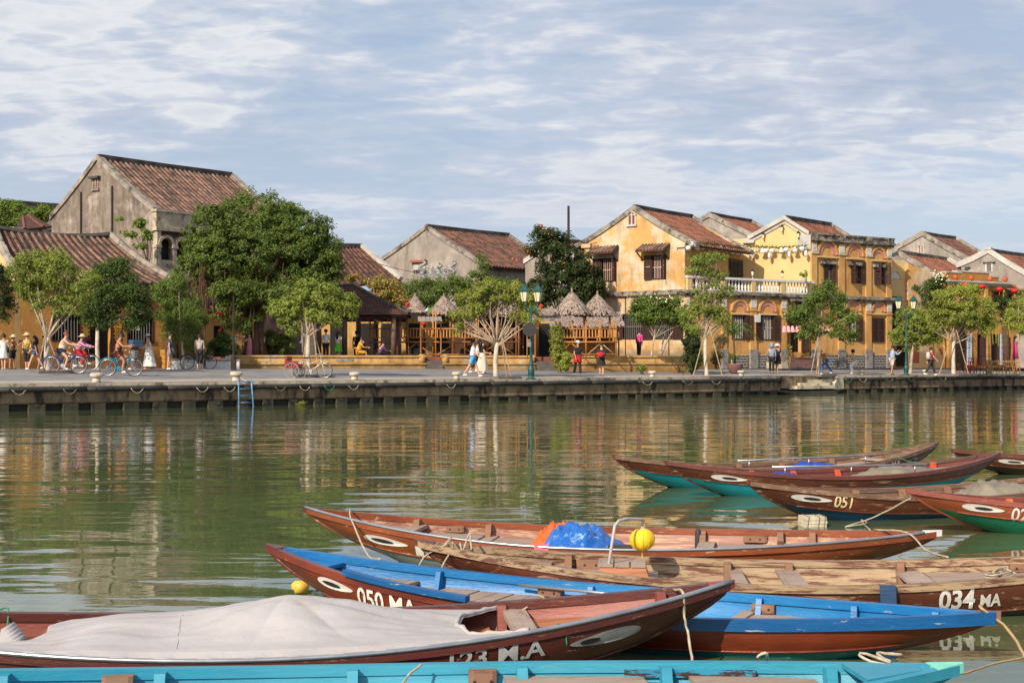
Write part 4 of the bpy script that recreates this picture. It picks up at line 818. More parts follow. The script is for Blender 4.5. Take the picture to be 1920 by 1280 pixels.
tree('shade_tree', 'dark foliage hanging in from the left edge above the walkers', -30, 42, (-30, 600), [(0, 545, 32, 38), (-15, 510, 30, 26), (8, 580, 22, 18)], 80, 100, G_DRK, .2, .35, .13, .055, limbs=4)
T3, b3, c3 = tree('weeping_tree', 'weeping green tree left of the banyan above the striped-shirt woman', 343, 39, (342, 640), [(330, 535, 30, 18), (312, 580, 20, 30), (345, 565, 30, 26), (325, 615, 24, 30), (365, 600, 25, 30), (355, 635, 18, 16), (300, 545, 14, 14)], 130, 100, G_MID, .11, .33, .17, .035, limbs=6, droop=1.2, low=LIME)
# the banyan
T4, b4, c4 = tree('banyan_tree', 'huge round banyan tree with dense crown and hanging red-brown aerial roots', 478, 36.5, (478, 590), [(480, 415, 86, 52, 0), (415, 438, 66, 52, 0), (548, 440, 68, 56, 0), (485, 470, 112, 56, 0), (592, 475, 46, 50, 0), (388, 485, 42, 36, 0), (352, 505, 24, 20), (560, 520, 70, 28), (620, 505, 26, 34), (450, 585, 42, 32, -1), (500, 560, 48, 24, -1), (420, 500, 60, 30, .8), (500, 515, 80, 32, .8), (585, 540, 40, 30), (440, 545, 44, 20, -2), (520, 545, 40, 18, -2)], 1700, 75, G_BAN, .55, .33, .14, .07, BARKD, 10, inner=.72, base=1.3)
mb = MB()
for k in range(8): a = k*.8; mb.tube([WP(478+18*cos(a), 668, 73+.8*sin(a)), WP(478+10*cos(a), 620, 73+.5*sin(a)), WP(476+8*cos(a), 560, 73+.3*sin(a))], [.22, .16, .12], 6)
part('root_column', mb, BARKD, T4, True, True)
mb = MB()
for k in range(330):
    c = random.choice(((395, 60), (480, 75), (540, 60), (450, 60), (370, 25))); px = random.gauss(c[0], c[1]*.42); py = random.uniform(488, 560); ln_ = random.uniform(.5, 2.4); d = random.uniform(71.5, 75)
    p = WP(px, py, d); pts = [p+Vector((random.uniform(-.05, .05), 0, -ln_*j/3)) for j in range(4)]; mb.tube(pts, [.022*random.random()+.008]*4, 3, False)
part('aerial_roots', mb, ROOT, T4, True, kind='stuff')
mb = MB()
for (a, b_) in (((480, 560), (430, 520)), ((485, 560), (560, 515)), ((478, 575), (600, 530))): limb(mb, WP(*a, 73.6), WP(*b_, 73), .2, .07, 6, .12, 7)
part('bough', mb, BARKD, T4, True, True)
T5, b5, c5 = tree('street_tree', 'street tree with yellow-green crown behind the parked rickshaw bicycle', 582, 44, (577, 628), [(560, 565, 42, 26), (608, 552, 42, 24), (650, 572, 24, 20), (535, 585, 26, 26), (590, 590, 42, 16), (585, 535, 34, 14), (548, 615, 18, 12), (622, 600, 20, 14)], 200, 80, G_BRT, .17, .27, .13, .055, limbs=12, low=LIME, group='street trees along the quay')
planter(586, 44.5, 1.5, 'low stone frame round the tree beside the parked rickshaw'); stakes(584, 44.2, ((-.42, -.2, -.12, 2.1), (.35, -.2, .08, 2.2), (.62, .1, .12, 1.9)), 'wooden stakes propping the tree beside the rickshaw')
tree('orange_tipped_tree', 'tree with orange-tipped leaves behind the tiled pavilion', 715, 32.5, (715, 590), [(700, 530, 26, 10), (728, 545, 34, 20), (752, 566, 26, 20), (660, 520, 12, 8), (715, 565, 26, 16)], 110, 80, G_ORF, .1, .33, .15, .07, limbs=6, base=1.6)
tree('round_green_tree', 'mid-green bushy tree in front of the pale grey gable', 812, 31.5, (812, 600), [(795, 550, 46, 30), (845, 540, 42, 22), (770, 568, 26, 22), (870, 555, 22, 24), (820, 580, 36, 20)], 190, 95, G_MID, .12, .38, .14, .06, BARKD, limbs=7, base=1.6)
tree('climbing_fig', 'deep green climber on the corner of the pale grey house', 905, 30.3, (905, 560), [(903, 490, 9, 16), (900, 520, 18, 22), (925, 538, 30, 16), (960, 545, 26, 20), (890, 545, 22, 14), (940, 565, 40, 20)], 170, 90, G_MID, .1, .33, .12, .06, BARKD, limbs=4, base=1.6)
T9, b9, c9 = tree('flame_tree', 'dark tall tree with scattered orange flowers beside the wooden pole', 1048, 31, (1046, 590), [(1022, 440, 26, 18), (1010, 470, 26, 18), (1050, 462, 28, 28), (1082, 505, 32, 36), (1040, 510, 40, 26), (1010, 540, 36, 22), (1095, 545, 36, 28), (1050, 560, 46, 26), (1125, 560, 14, 14), (1120, 520, 12, 16)], 320, 72, G_DRK, .16, .34, .2, .08, BARKD, limbs=12, base=1.6, inner=.3)
flowers(T9, np.array([WP(x, y, 84.8) for x, y in ((1016, 430), (1018, 433), (1022, 428), (1032, 443), (985, 462), (1105, 488), (992, 476), (965, 492), (1060, 500))]), 16, FL_O, .07, .12)
T10, b10, c10 = tree('street_tree', 'street tree with many pale bare branches in front of the bamboo balconies', 930, 41.5, (932, 642), [(930, 555, 56, 22), (882, 572, 34, 24), (978, 570, 30, 34), (855, 612, 16, 18), (920, 535, 40, 12), (998, 590, 12, 34), (870, 590, 26, 16), (950, 545, 34, 16)], 170, 90, G_YEL, .17, .25, .14, .05, limbs=22, droop=.5, low=LIME, group='street trees along the quay', subl=6)
planter(940, 42, 1.4, 'low stone frame round the pale-branched street tree'); stakes(936, 41.8, ((.55, -.1, .1, 2.0), (.35, .4, .1, 1.8)), 'wooden stake leaning on the pale-branched street tree')
T11, b11, c11 = tree('frangipani_tree', 'frangipani tree with white blossom in front of the yellow gable wall', 1222, 35.5, (1228, 628), [(1228, 572, 40, 18), (1200, 588, 20, 20), (1258, 578, 28, 20), (1235, 595, 40, 14), (1275, 600, 16, 20), (1195, 570, 12, 10)], 130, 70, G_MID, .09, .3, .24, .06, limbs=9, base=1.95)
flowers(T11, c11, 130, FL_W, .05, .35, .22)
mb = MB(); limb(mb, WP(1240, 665, 75.5), WP(1262, 620, 75.3), .06, .04); limb(mb, WP(1238, 665, 75.5), WP(1255, 600, 75.3), .05, .03); part('branch', mb, BARK, T11, True, True)
T12, b12, c12 = tree('street_tree', 'tall slender street tree in front of the lantern-hung eave', 1325, 38.5, (1322, 628), [(1325, 485, 34, 12), (1310, 505, 26, 14), (1345, 515, 24, 16), (1330, 545, 34, 16), (1292, 590, 24, 16), (1345, 585, 24, 20), (1300, 615, 20, 12), (1365, 600, 12, 12), (1325, 575, 30, 16), (1360, 545, 18, 10)], 150, 62, G_BRT, .15, .25, .13, .055, limbs=18, low=LIME, group='street trees along the quay', inner=.3, subl=5)
planter(1330, 39, 1.4, 'low stone frame round the tall slender street tree'); stakes(1327, 38.8, ((-.75, -.1, -.05, 2.6), (.72, -.1, .06, 2.5)), 'pair of long stakes propping the tall slender street tree')
T13, b13, c13 = tree('street_tree', 'leafy street tree above the crouching people at the boat landing', 1534, 33.6, (1535, 625), [(1550, 560, 40, 22), (1500, 590, 26, 18), (1580, 590, 24, 24), (1545, 615, 44, 20), (1590, 625, 20, 14), (1552, 540, 18, 12), (1520, 625, 26, 12)], 200, 75, G_MID, .15, .3, .14, .06, limbs=11, group='street trees along the quay')
planter(1538, 34, 1.4, 'low stone frame round the tree above the boat landing'); stakes(1535, 33.8, ((-.5, -.2, .0, 2.5), (.1, .4, .0, 2.3)), 'wooden stake propping the tree above the boat landing')
tree('lamp_side_tree', 'bushy tree behind the right street lamp', 1707, 30.6, (1712, 640), [(1705, 595, 30, 22), (1690, 625, 24, 20), (1722, 620, 34, 26), (1745, 600, 24, 24), (1705, 645, 22, 12), (1755, 625, 20, 22)], 200, 75, G_BRT, .15, .31, .15, .065, limbs=8)
tb, bb, cb = tree('bougainvillea', 'dark climbing shrub with pale flowers against the sunlit wall at right', 1752, 28.6, (1752, 600), [(1745, 545, 24, 18), (1760, 530, 18, 16), (1735, 565, 18, 16), (1765, 560, 18, 20), (1720, 545, 8, 8)], 100, 70, G_SHADE, .08, .3, .12, .06, BARKD, limbs=6)
flowers(tb, np.array([WP(1757, 518, 92.0), WP(1752, 521, 92.), WP(1764, 522, 92)]), 60, FL_W, .06, .3)
T15, b15, c15 = tree('street_tree', 'wide yellow-green street tree in front of the corner shop', 1788, 32.4, (1788, 640), [(1800, 560, 40, 22), (1765, 580, 30, 26), (1838, 580, 30, 26), (1800, 595, 56, 22), (1850, 610, 18, 14), (1755, 615, 18, 16), (1815, 545, 30, 12), (1770, 555, 22, 12)], 240, 75, G_YEL, .17, .3, .14, .06, limbs=18, droop=.4, low=LIME, group='street trees along the quay', subl=5)
planter(1792, 32.8, 1.4, 'low stone frame round the wide tree in front of the corner shop'); stakes(1790, 32.6, ((-.95, -.1, -.05, 2.9), (.8, -.1, .05, 2.6)), 'pair of long stakes propping the wide tree at right')
mb = MB(); xb, yb = XY(1797, 31.2); tt = thing('old_tree', 'thick brown leaning trunk behind the wide street tree at right', 'tree', (xb, yb, gz(xb, yb))); mb.tube([(xb, yb, 1.2), WP(1797, 660, yb), WP(1802, 625, yb), WP(1808, 600, yb)], [.36, .27, .22, .16], 8); part('trunk', mb, BARKD, tt, True, True); crown('crown', tt, blobs_w([(1808, 590, 26, 16), (1820, 605, 16, 10)], 31.2), 50, 60, .3, .14, .06, G_MID)
T16, b16, c16 = tree('street_tree', 'street tree cut by the right edge of the picture with hanging seed strands', 1936, 30.5, (1934, 640), [(1910, 580, 22, 20), (1925, 565, 24, 22), (1905, 605, 20, 16), (1930, 610, 24, 22), (1895, 592, 10, 10)], 110, 75, G_YEL, .17, .3, .14, .05, limbs=8, droop=.5, group='street trees along the quay')
strands(T16, c16, 60, SEED, .4, 1.1); strands(T15, np.array([WP(x, 605, 82) for x in (1862, 1868, 1855, 1872)]), 26, SEED, .5, 1.2)
tk = thing('old_tree', 'brown trunk wrapped in climbers behind the lantern strings at far right', 'tree', (*XY(1888, 29.6), 1.3)); mb = MB(); xb, yb = XY(1888, 29.6); mb.tube([(xb, yb, 1.2), WP(1886, 640, yb), WP(1884, 600, yb), WP(1890, 565, yb)], [.26, .22, .2, .1], 8); part('trunk', mb, BARKD, tk, True, True)
crown('crown', tk, blobs_w([(1890, 590, 14, 22), (1880, 565, 12, 14)], 29.6), 60, 60, .25, .13, .06, G_DRK)
# shrubs and climbers
def shrub(name, label, px, W, blobs, nc, nl, mat, base=None, cr=.22, ln=.11, wd=.05, stems=4, fl=None, cat='shrub', droop=0):
    x, y = XY(px, W); z = base if base is not None else gz(x, y); t = thing(name, label, cat, (x, y, z)); bl = blobs_w(blobs, W); _, cc = crown('foliage', t, bl, nc, nl, cr, ln, wd, mat, droop, .3)
    for k in range(stems): mb = MB(); limb(mb, (x+random.uniform(-.1, .1), y, z-.02), Vector(cc[random.randrange(len(cc))]), .025, .01, 4, .1, 5); part('stem', mb, BARKD, t, True)
    if fl: flowers(t, cc, fl[1], fl[0], fl[2], .15, .05)
    return t, cc
shrub('green_shrub', 'rounded dark shrub behind the left end of the park wall', 515, 36.2, [(512, 638, 26, 24), (535, 645, 22, 18), (500, 655, 18, 12)], 90, 80, G_MID, 1.98)
shrub('planter_bush', 'spiky bush in the white planter by the parked bicycle', 418, 38.2, [(418, 645, 24, 20), (400, 652, 14, 14), (432, 655, 12, 12)], 60, 60, G_SHADE, 1.9, ln=.28, wd=.035, fl=(FL_P, 10, .05))
shrub('climbing_shrub', 'tall yellow-green shrub spilling over the park wall by the middle steps', 1050, 36.8, [(1044, 640, 12, 26), (1052, 668, 16, 20), (1060, 684, 12, 10), (1042, 618, 6, 10)], 120, 60, G_YEL, None, fl=(FL_O, 20, .035))
shrub('small_shrub', 'small leafy plant growing at the foot of the park wall', 1205, 36.3, [(1200, 690, 9, 6), (1210, 686, 8, 5)], 16, 40, G_BRT, None, .14, .1, .05)
shrub('tiny_plant', 'tiny weed at the right end of the park wall', 1283, 36.3, [(1284, 691, 4, 4)], 5, 30, G_BRT, None, .08, .08, .04, 2)
shrub('creeper_column', 'dark glossy creeper column at the right end of the park wall', 1298, 35.6, [(1296, 640, 15, 24), (1300, 668, 16, 20), (1292, 618, 10, 10), (1284, 672, 8, 6), (1300, 690, 8, 6)], 130, 80, G_DRK, None)
shrub('wall_creeper', 'withered grey creeper on the plinth beside the potted palm', 1345, 33.6, [(1345, 668, 12, 16), (1350, 640, 12, 10)], 50, 50, MLEAF('leaf_dry', (.16, .12, .06), (.26, .20, .10)), 1.3)
shrub('roof_creeper', 'bright creeper sprouting from the corner of the tall grey house', 276, 34.6, [(262, 418, 14, 8), (275, 440, 12, 10), (248, 442, 12, 5), (222, 410, 8, 4), (262, 462, 12, 5), (238, 438, 8, 3)], 42, 40, G_IVY, 7, .2, .16, .09, 8)
shrub('roof_ivy', 'mass of bright creeper over the roofs at the far left', 40, 29, [(60, 405, 32, 12), (20, 400, 30, 14), (40, 418, 34, 14), (85, 396, 16, 9), (0, 410, 20, 18), (15, 385, 30, 8)], 260, 60, G_IVY, 8, .4, .17, .09)
shrub('flowering_plant', 'potted flowering plant beside the front steps of the yellow house', 1480, 31.0, [(1479, 655, 6, 8), (1477, 668, 4, 6)], 14, 26, G_YEL, None, .12, .09, .03, 4, (FL_P, 10, .04))
shrub('terrace_plant', 'potted plant with yellow leaves at the right end of the terrace balustrade', 1509, 29.9, [(1508, 516, 7, 5), (1500, 514, 4, 3), (1512, 509, 4, 4)], 16, 22, G_YEL, 6.7, .13, .12, .05, 3)
mb = MB(); p = WP(1508, 526, FPX/29.9); mb.lathe([(.12, 0), (.18, .3), (.19, .32)], 10, p-Vector((0, 0, .16))); tag(part('flower_pot', mb, WHITE, None, smooth=True), 'white flower pot standing on the terrace balustrade', 'pot')
# potted palm
xp, yp = XY(1378, 34.0); zp = gz(xp, yp); pt = thing('plant_pot', 'big terracotta bowl pot holding a small palm', 'pot', (xp, yp, zp)); mb = MB(); mb.lathe([(.22, 0), (.3, .08), (.42, .35), (.46, .5), (.46, .55), (.40, .55), (.38, .48)], 14); part('bowl', mb, M('terracotta', L(140, 100, 90), L(110, 80, 74), 5), pt, smooth=True)
pl = thing('potted_palm', 'small feathery palm in the big pot before the yellow house', 'palm', (xp, yp, zp+.5)); mb = MB(); mb.tube([(0, 0, -.05), (-.04, 0, .9), (-.08, 0, 1.7)], [.06, .05, .04], 7); part('trunk', mb, BARKD, pl, smooth=True)
G_PALM = MLEAF('leaf_palm', (.05, .10, .02), (.12, .19, .04))
for k in range(15):
    a = k*2.4; up = random.uniform(.1, 1.0); ln_ = random.uniform(1.1, 1.5); pts = [Vector((-.08+cos(a)*ln_*u, sin(a)*ln_*u, 1.7+up*sin(u*2.6)*1.0-.55*u*u)) for u in [i/7 for i in range(8)]]; mb = MB(); mb.tube(pts, .012, 3)
    for i in range(1, 8):
        for s_ in (-1, 1):
            for f_ in (.0, .5):
                p = pts[i-1].lerp(pts[i], f_); d = (pts[i]-pts[i-1]).normalized(); q = p+(d*.5+Vector((-d.y, d.x, 0))*s_*.8+Vector((0, 0, -.5))).normalized()*.34*(1.1-i/9); sd_ = d*.02; mb.quad(p-sd_, p+sd_, q+sd_*.3, q-sd_*.3)
    part('frond', mb, G_PALM, pl)
shrub('pot_grass', 'low plants filling the foot of the potted palm', 1378, 34.1, [(1378, 669, 11, 4)], 16, 30, G_MID, zp+.5, .12, .1, .03, 0)
shrub('water_weed', 'tuft of pale weed hanging at the waterline of the quay', 566, 48.6, [(565, 758, 6, 6)], 8, 16, G_YEL, .1, .12, .16, .025, 3)
# ---------------------------------------------------------------- the park terrace
PW0, PW1 = Vector(XY(443, 37.6)), Vector(XY(1292, 34.3)); ZT = 1.98
fp = F(443, 37.6, 0); fp.d = (PW1-PW0).normalized(); fp.n = Vector((fp.d.y, -fp.d.x)); LW = (PW1-PW0).length
tr = tag(part('park_terrace', MB().prism([fp.p(.1, 0, -.3), fp.p(LW, 0, -.3), fp.p(LW+3, 0, -14), fp.p(-1, 0, -16)], (0, 0, ZT)), M('terrace_floor', L(142, 84, 66), L(112, 72, 60), 3, .9, .01, 20)), kind='structure')
gaps = [(fp.a(797), fp.a(830)), (fp.a(1003), fp.a(1040))]
segs = [(0, gaps[0][0]), (gaps[0][1], gaps[1][0]), (gaps[1][1], LW)]
for i, (a0, a1) in enumerate(segs):
    t = thing('park_wall', ['long left section of the low mustard park wall behind the rickshaw', 'middle section of the low mustard park wall between the two stairs', 'right section of the low mustard park wall under the frangipani'][i], 'low wall', fp.p((a0+a1)/2, 1.2, -.15), 0, 'sections of the low park wall')
    mb = MB(); fp.box(mb, a0, a1, 1.0, 1.57, -.3, .10); part('base', mb, PARKW, t, True)
    mb = MB(); fp.box(mb, a0-.03, a1+.03, 1.571, 1.64, -.3, .19); part('ledge', mb, PARKW, t, True)
    mb = MB(); fp.box(mb, a0+.05, a1-.05, 1.641, 1.95, -.3, -.02); part('upper_wall', mb, PARKW, t, True)
    mb = MB(); fp.box(mb, a0-.02, a1+.02, 1.951, 2.03, -.35, .07); part('coping', mb, PARKW, t, True)
    a = a0+.8
    while a < a1-.9: mb = MB(); fp.box(mb, a, a+.9, 1.72, 1.86, -.019, .002); part('sunk_panel', mb, LEDGE if int(a*3) % 3 == 0 else PARKW, t, True); a += 4.2
    for e, s_ in ((a0, -1), (a1, 1)):
        if 0.1 < e < LW-.1: mb = MB(); mb.lathe([(.17, 1.64), (.19, 1.8), (.15, 2.05), (.05, 2.1)], 10, (*fp.p(e-s_*.16, 0, -.08).xy, 0)); part('scroll_end', mb, PARKW, t, True, True)
for (a0, a1), lab in zip(gaps, ('grey stone stairs through the park wall right of the pavilion', 'grey stone stairs through the park wall beside the street lamp')):
    t = thing('park_stairs', lab, 'steps', fp.p((a0+a1)/2, 1.2, 0))
    for k in range(4): mb = MB(); fp.box(mb, a0+.05, a1-.05, 1.0, 1.36+.19*k, -.75-.33*k if False else -.9-.3*k, .55-.3*k); part('step', mb, M('step_stone', L(112, 104, 96), L(86, 80, 74), 4, .9), t, True)
# pavilion with tiled hip roof
BRT = M('brown_tile', L(104, 72, 60), L(78, 54, 47), 3, .85, rnd=.35, dirt=L(150, 96, 76), dlo=.62, dhi=.7, dscale=6)
pav = F(560, 35.3, 3); t = thing('tiled_pavilion', 'open pavilion with dark brown tiled hip roof and round columns', 'pavilion', (*pav.p(4, 0, -2.5).xy, ZT))
zE = pav.z(3, 590); zR = pav.z(3, 531); a0, a1 = pav.a(585), pav.a(766); rA, rB = pav.p(pav.a(600), zR, -2.9), pav.p(pav.a(664, -2.9), zR, -2.9)
eA, eB, eC, eD = pav.p(a0, zE, 0), pav.p(a1, zE, 0), pav.p(a1, zE, -5.8), pav.p(a0, zE, -5.8)
def shingle_face(P0, P1, Q1, Q0, rows, seed, par):
    rr = random.Random(seed); n = (P1-P0).cross(Q0-P0).normalized(); n = n if n.z > 0 else -n
    mb = MB(); mb.quad(P0, P1, Q1, Q0); mb.quad(P0-n*.08, Q0-n*.08, Q1-n*.08, P1-n*.08); rf = part('roof', mb, BED, par, True); mb = MB()
    for j in range(rows):
        v0, v1 = j/rows, (j+1.12)/rows; A, B_ = P0.lerp(Q0, v0), P1.lerp(Q1, v0); A2, B2 = P0.lerp(Q0, min(v1, 1)), P1.lerp(Q1, min(v1, 1)); c = max(1, int((B_-A).length/.17)); o = .5*(j % 2)
        for i in range(c):
            u0, u1 = (i+.06)/c, (i+.94)/c; h0 = .055+rr.random()*.02; a, b_, d, e = A.lerp(B_, u0), A.lerp(B_, u1), A2.lerp(B2, u1), A2.lerp(B2, u0)
            mb.add([a+n*h0, b_+n*h0, d+n*.01, e+n*.01, a+n*.005, b_+n*.005, a.lerp(b_, .5)+n*h0-(e-a)*.18], [(0, 6, 1, 2, 3), (4, 5, 1, 6, 0)])
    part('shingles', mb, BRT, rf, True, kind='stuff')
shingle_face(eA, eB, rB, rA, 15, 1, t); shingle_face(eB, eC, rB, rB+Vector((.01, .01, 0)), 15, 2, t); shingle_face(eD, eA, rA, rA+Vector((-.01, .01, 0)), 15, 3, t)
for p, q in ((rA, rB), (rB, eB), (rB, eC), (rA, eA)): mb = MB(); mb.tube([p+Vector((0, 0, .06)), p.lerp(q, .5)+Vector((0, 0, .02)), q+Vector((0, 0, .1))], .10, 6); part('hip_ridge', mb, RIDGE, t, True)
PCOL = M('column_wood', L(122, 98, 82), L(92, 72, 60), 5, .8)
for px, o in ((646, -.35), (738, -.35), (748, -1.0), (598, -.35), (672, -4.5), (705, -4.5), (745, -5)): a = pav.a(px, o); mb = MB(); mb.tube([pav.p(a, ZT, o), pav.p(a, zE, o)], .14, 10); part('column', mb, PCOL, t, True, True)
mb = MB(); pav.box(mb, a0+.2, a1-.2, zE-.22, zE-.02, -.45, -.25); pav.box(mb, a0+.2, a1-.2, zE-.22, zE-.02, -5.5, -5.3); part('beam', mb, DWOOD, t, True)
# thatched huts with bamboo balconies
BAM = M('bamboo', L(166, 120, 72), L(134, 92, 54), 3, .55, rnd=.25, dirt=L(112, 70, 36), dlo=.55, dhi=.7, dscale=5)
BAMF = M('bamboo_fresh', L(190, 130, 66), L(162, 106, 52), 3, .55, rnd=.2)
THAT = M('thatch_straw', L(178, 158, 144), L(138, 118, 106), 4, .95, rnd=.0, dirt=L(96, 80, 68), dlo=.5, dhi=.62, dscale=9)
def thatch(parent, c, r, h, n=750, skirt=.25):
    mb = MB(); c = Vector(c); mb.lathe([(r*.93, 0), (r*.62, h*.33), (r*.3, h*.62), (.10, h*.9), (.05, h*.98)], 18, c); rf = part('thatch_roof', mb, THAT, parent, True, True)
    mb = MB()
    for k in range(n):
        a = random.uniform(0, 2*pi); v_ = random.random()**.8; l = random.uniform(.35, .6)
        def prof(v): 
            rr = r*(1.04-v)+.05; return rr, h*(.02+(.96*v**1.12 if v > 0 else v))
        r0, z0 = prof(v_); r1, z1 = prof(max(v_-l/ sqrt(r*r+h*h), -.09)); da = random.uniform(-.12, .12); ww = .035+.02*random.random(); j = random.uniform(.01, .06)
        p = Vector((cos(a)*r0, sin(a)*r0, z0+j)); q = Vector((cos(a+da)*(r1+.02), sin(a+da)*(r1+.02), z1+j+.01)); s_ = Vector((-sin(a), cos(a), 0))*ww
        mb.add([c+p-s_*.5, c+p+s_*.5, c+q+s_*.8, c+q-s_*.8], [(0, 1, 2, 3)])
    for k in range(14): a = k*.45; mb.tube([c+Vector((cos(a)*.05, sin(a)*.05, h*.86)), c+Vector((cos(a)*.03, sin(a)*.03, h*1.16+.05*random.random()))], .016, 3)
    part('straw', mb, THAT, rf, True, kind='stuff')
HUT = [(778, 33.8, 555, 586, 24, 'small thatched hut right of the tiled pavilion', 'two tier'), (832, 33.2, 556, 590, 30, 'thatched hut left of the pale-branched tree', ''), (892, 33.4, 552, 590, 32, 'thatched hut behind the left branches of the pale tree', ''), (952, 33.0, 552, 590, 34, 'thatched hut behind the right branches of the pale tree', ''), (1072, 34.6, 548, 590, 37, 'front thatched hut with a peaked straw roof right of the lamp', ''), (1120, 34.2, 553, 592, 37, 'thatched hut next to the yellow gable wall', '')]
for px, W, yt, yb, rp, lab, k in HUT:
    x, y = XY(px, W); t = thing('thatched_hut', lab, 'hut', (x, y, ZT), 0, 'thatched bamboo huts in the park'); zb_, zt_ = ZP(yb, W), ZP(yt, W); thatch(t, (x, y, zb_), rp/W, zt_-zb_, 620)
    r = rp/W*.78
    for a in (.6, 2.5, 3.8, 5.6): mb = MB(); mb.tube([(x+r*cos(a), y+r*sin(a), ZT-.02), (x+r*cos(a)*1.0, y+r*sin(a), zb_+.12)], .05, 6); part('post', mb, BAM, t, True, True)
# lower tiers: straw lean-to behind the two front huts and the small ones
for px, W, yt, yb, x0, x1, lab in ((1100, 33.0, 585, 612, 1030, 1168, 'lower tier of straw roof behind the two front huts'), (905, 32.4, 578, 594, 835, 990, 'long low straw roof behind the pale-branched tree')):
    f = F(x0, W, 2); L_ = f.a(x1); t = thing('straw_lean_to', lab, 'roof shelter', (*f.p(L_/2, 0).xy, ZT)); zt_, zb_ = f.z(0, yt), f.z(0, yb)
    mb = MB(); mb.hexa([f.p(-.0, zb_, .3), f.p(L_, zb_, .3), f.p(L_-.5, zt_, -1.3), f.p(.5, zt_, -1.3), f.p(0, zb_+.1, .3), f.p(L_, zb_+.1, .3), f.p(L_-.5, zt_+.1, -1.3), f.p(.5, zt_+.1, -1.3)]); rf = part('thatch_roof', mb, THAT, t, True); mb = MB()
    for k in range(700):
        u, v_ = random.random(), random.random(); l = .4; p = f.p(u*L_, zb_+.12+(zt_-zb_)*v_, .3-1.6*v_); q = f.p(u*L_+random.uniform(-.06, .06), zb_+.12+(zt_-zb_)*(v_-.25)+random.uniform(-.02, .03), .3-1.6*(v_-.25)+.02); s_ = f.d.to_3d()*.022; mb.add([p-s_, p+s_, q+s_*1.4, q-s_*1.4], [(0, 1, 2, 3)])
    part('straw', mb, THAT, rf, True, kind='stuff')
    for u in (.06, .35, .65, .94): mb = MB(); mb.tube([f.p(u*L_, ZT-.02, .1), f.p(u*L_, zb_+.05, .1)], .05, 6); part('post', mb, BAM, t, True, True)
    mb = MB(); mb.quad(f.p(.3, ZT, -1.2), f.p(L_-.3, ZT, -1.2), f.p(L_-.3, zt_, -1.2), f.p(.3, zt_, -1.2)); part('reed_screen', mb, M('reed_dark', L(96, 62, 34), L(52, 36, 24), 3, .8, stretch=(8, 8, .4)), t, True)
def balcony(label, x0, x1, W, deg=1, fresh=False, braces=True, top=582, post_top=None):
    f = F(x0, W, deg); L_ = f.a(x1); bm = BAMF if fresh else BAM; t = thing('bamboo_balcony', label, 'balcony', (*f.p(L_/2, 0).xy, ZT), 0, 'bamboo balconies in the park')
    zr, zm, zd = f.z(0, 616), f.z(0, 633), f.z(0, 641); n = max(1, round(L_/1.7)); zb_ = ZT
    for i in range(n+1): a = L_*i/n; mb = MB(); mb.tube([f.p(a, zb_-.02, 0), f.p(a, f.z(0, post_top or top), 0)], .045, 6); part('post', mb, bm, t, True, True)
    for z, r in ((zr, .035), (zm, .03), (zd, .045), (zb_+.12, .03)):
        mb = MB(); mb.tube([f.p(-.1, z, .03), f.p(L_+.1, z, .03)], r, 6); part('rail', mb, bm, t, True, True)
    k = int(L_/.16)
    for i in range(k): a = L_*(i+.5)/k; mb = MB(); f.box(mb, a-.035, a+.035, zm+.02, zr-.02, -.01, .01); part('slat', mb, bm, t, True)
    mb = MB(); f.box(mb, 0, L_, zd-.03, zd+.02, -1.6, 0); part('deck', mb, BAM, t, True)
    if braces:
        for i in range(n):
            a0, a1 = L_*i/n+.06, L_*(i+1)/n-.06; m = (a0+a1)/2
            for (p, q) in (((a0, zb_+.1), (m, zd-.05)), ((a1, zb_+.1), (m, zd-.05))): mb = MB(); mb.tube([f.p(p[0], p[1], -.03), f.p(q[0], q[1], -.03)], .028, 6); part('brace', mb, STK if i % 2 else bm, t, True, True)
    return t
balcony('bamboo balcony under the right half of the tiled pavilion', 694, 742, 34.6); balcony('bamboo balcony below the small thatched hut', 750, 812, 34.2, 0, True)
balcony('long bamboo balcony left of the pale-branched tree', 817, 893, 34.8, 0, True); balcony('bamboo balcony behind the trunk of the pale-branched tree', 897, 968, 34.4, 1)
balcony('bright orange bamboo balcony under the two front huts', 1043, 1155, 35.4, -1, True, post_top=606)
# orange bamboo screens inside the front hut
f = F(1046, 35.0, -1); t = thing('bamboo_screen', 'orange woven bamboo screen filling the lower part of the front huts', 'screen', (*f.p(1.5, 0).xy, ZT))
for i in range(30): a = i*.105; mb = MB(); f.box(mb, a, a+.095, ZT, f.z(0, 640 if i % 7 else 600), -.26-.01*(i % 2), -.24); part('slat', mb, BAMF if i % 5 else BAM, t, True)
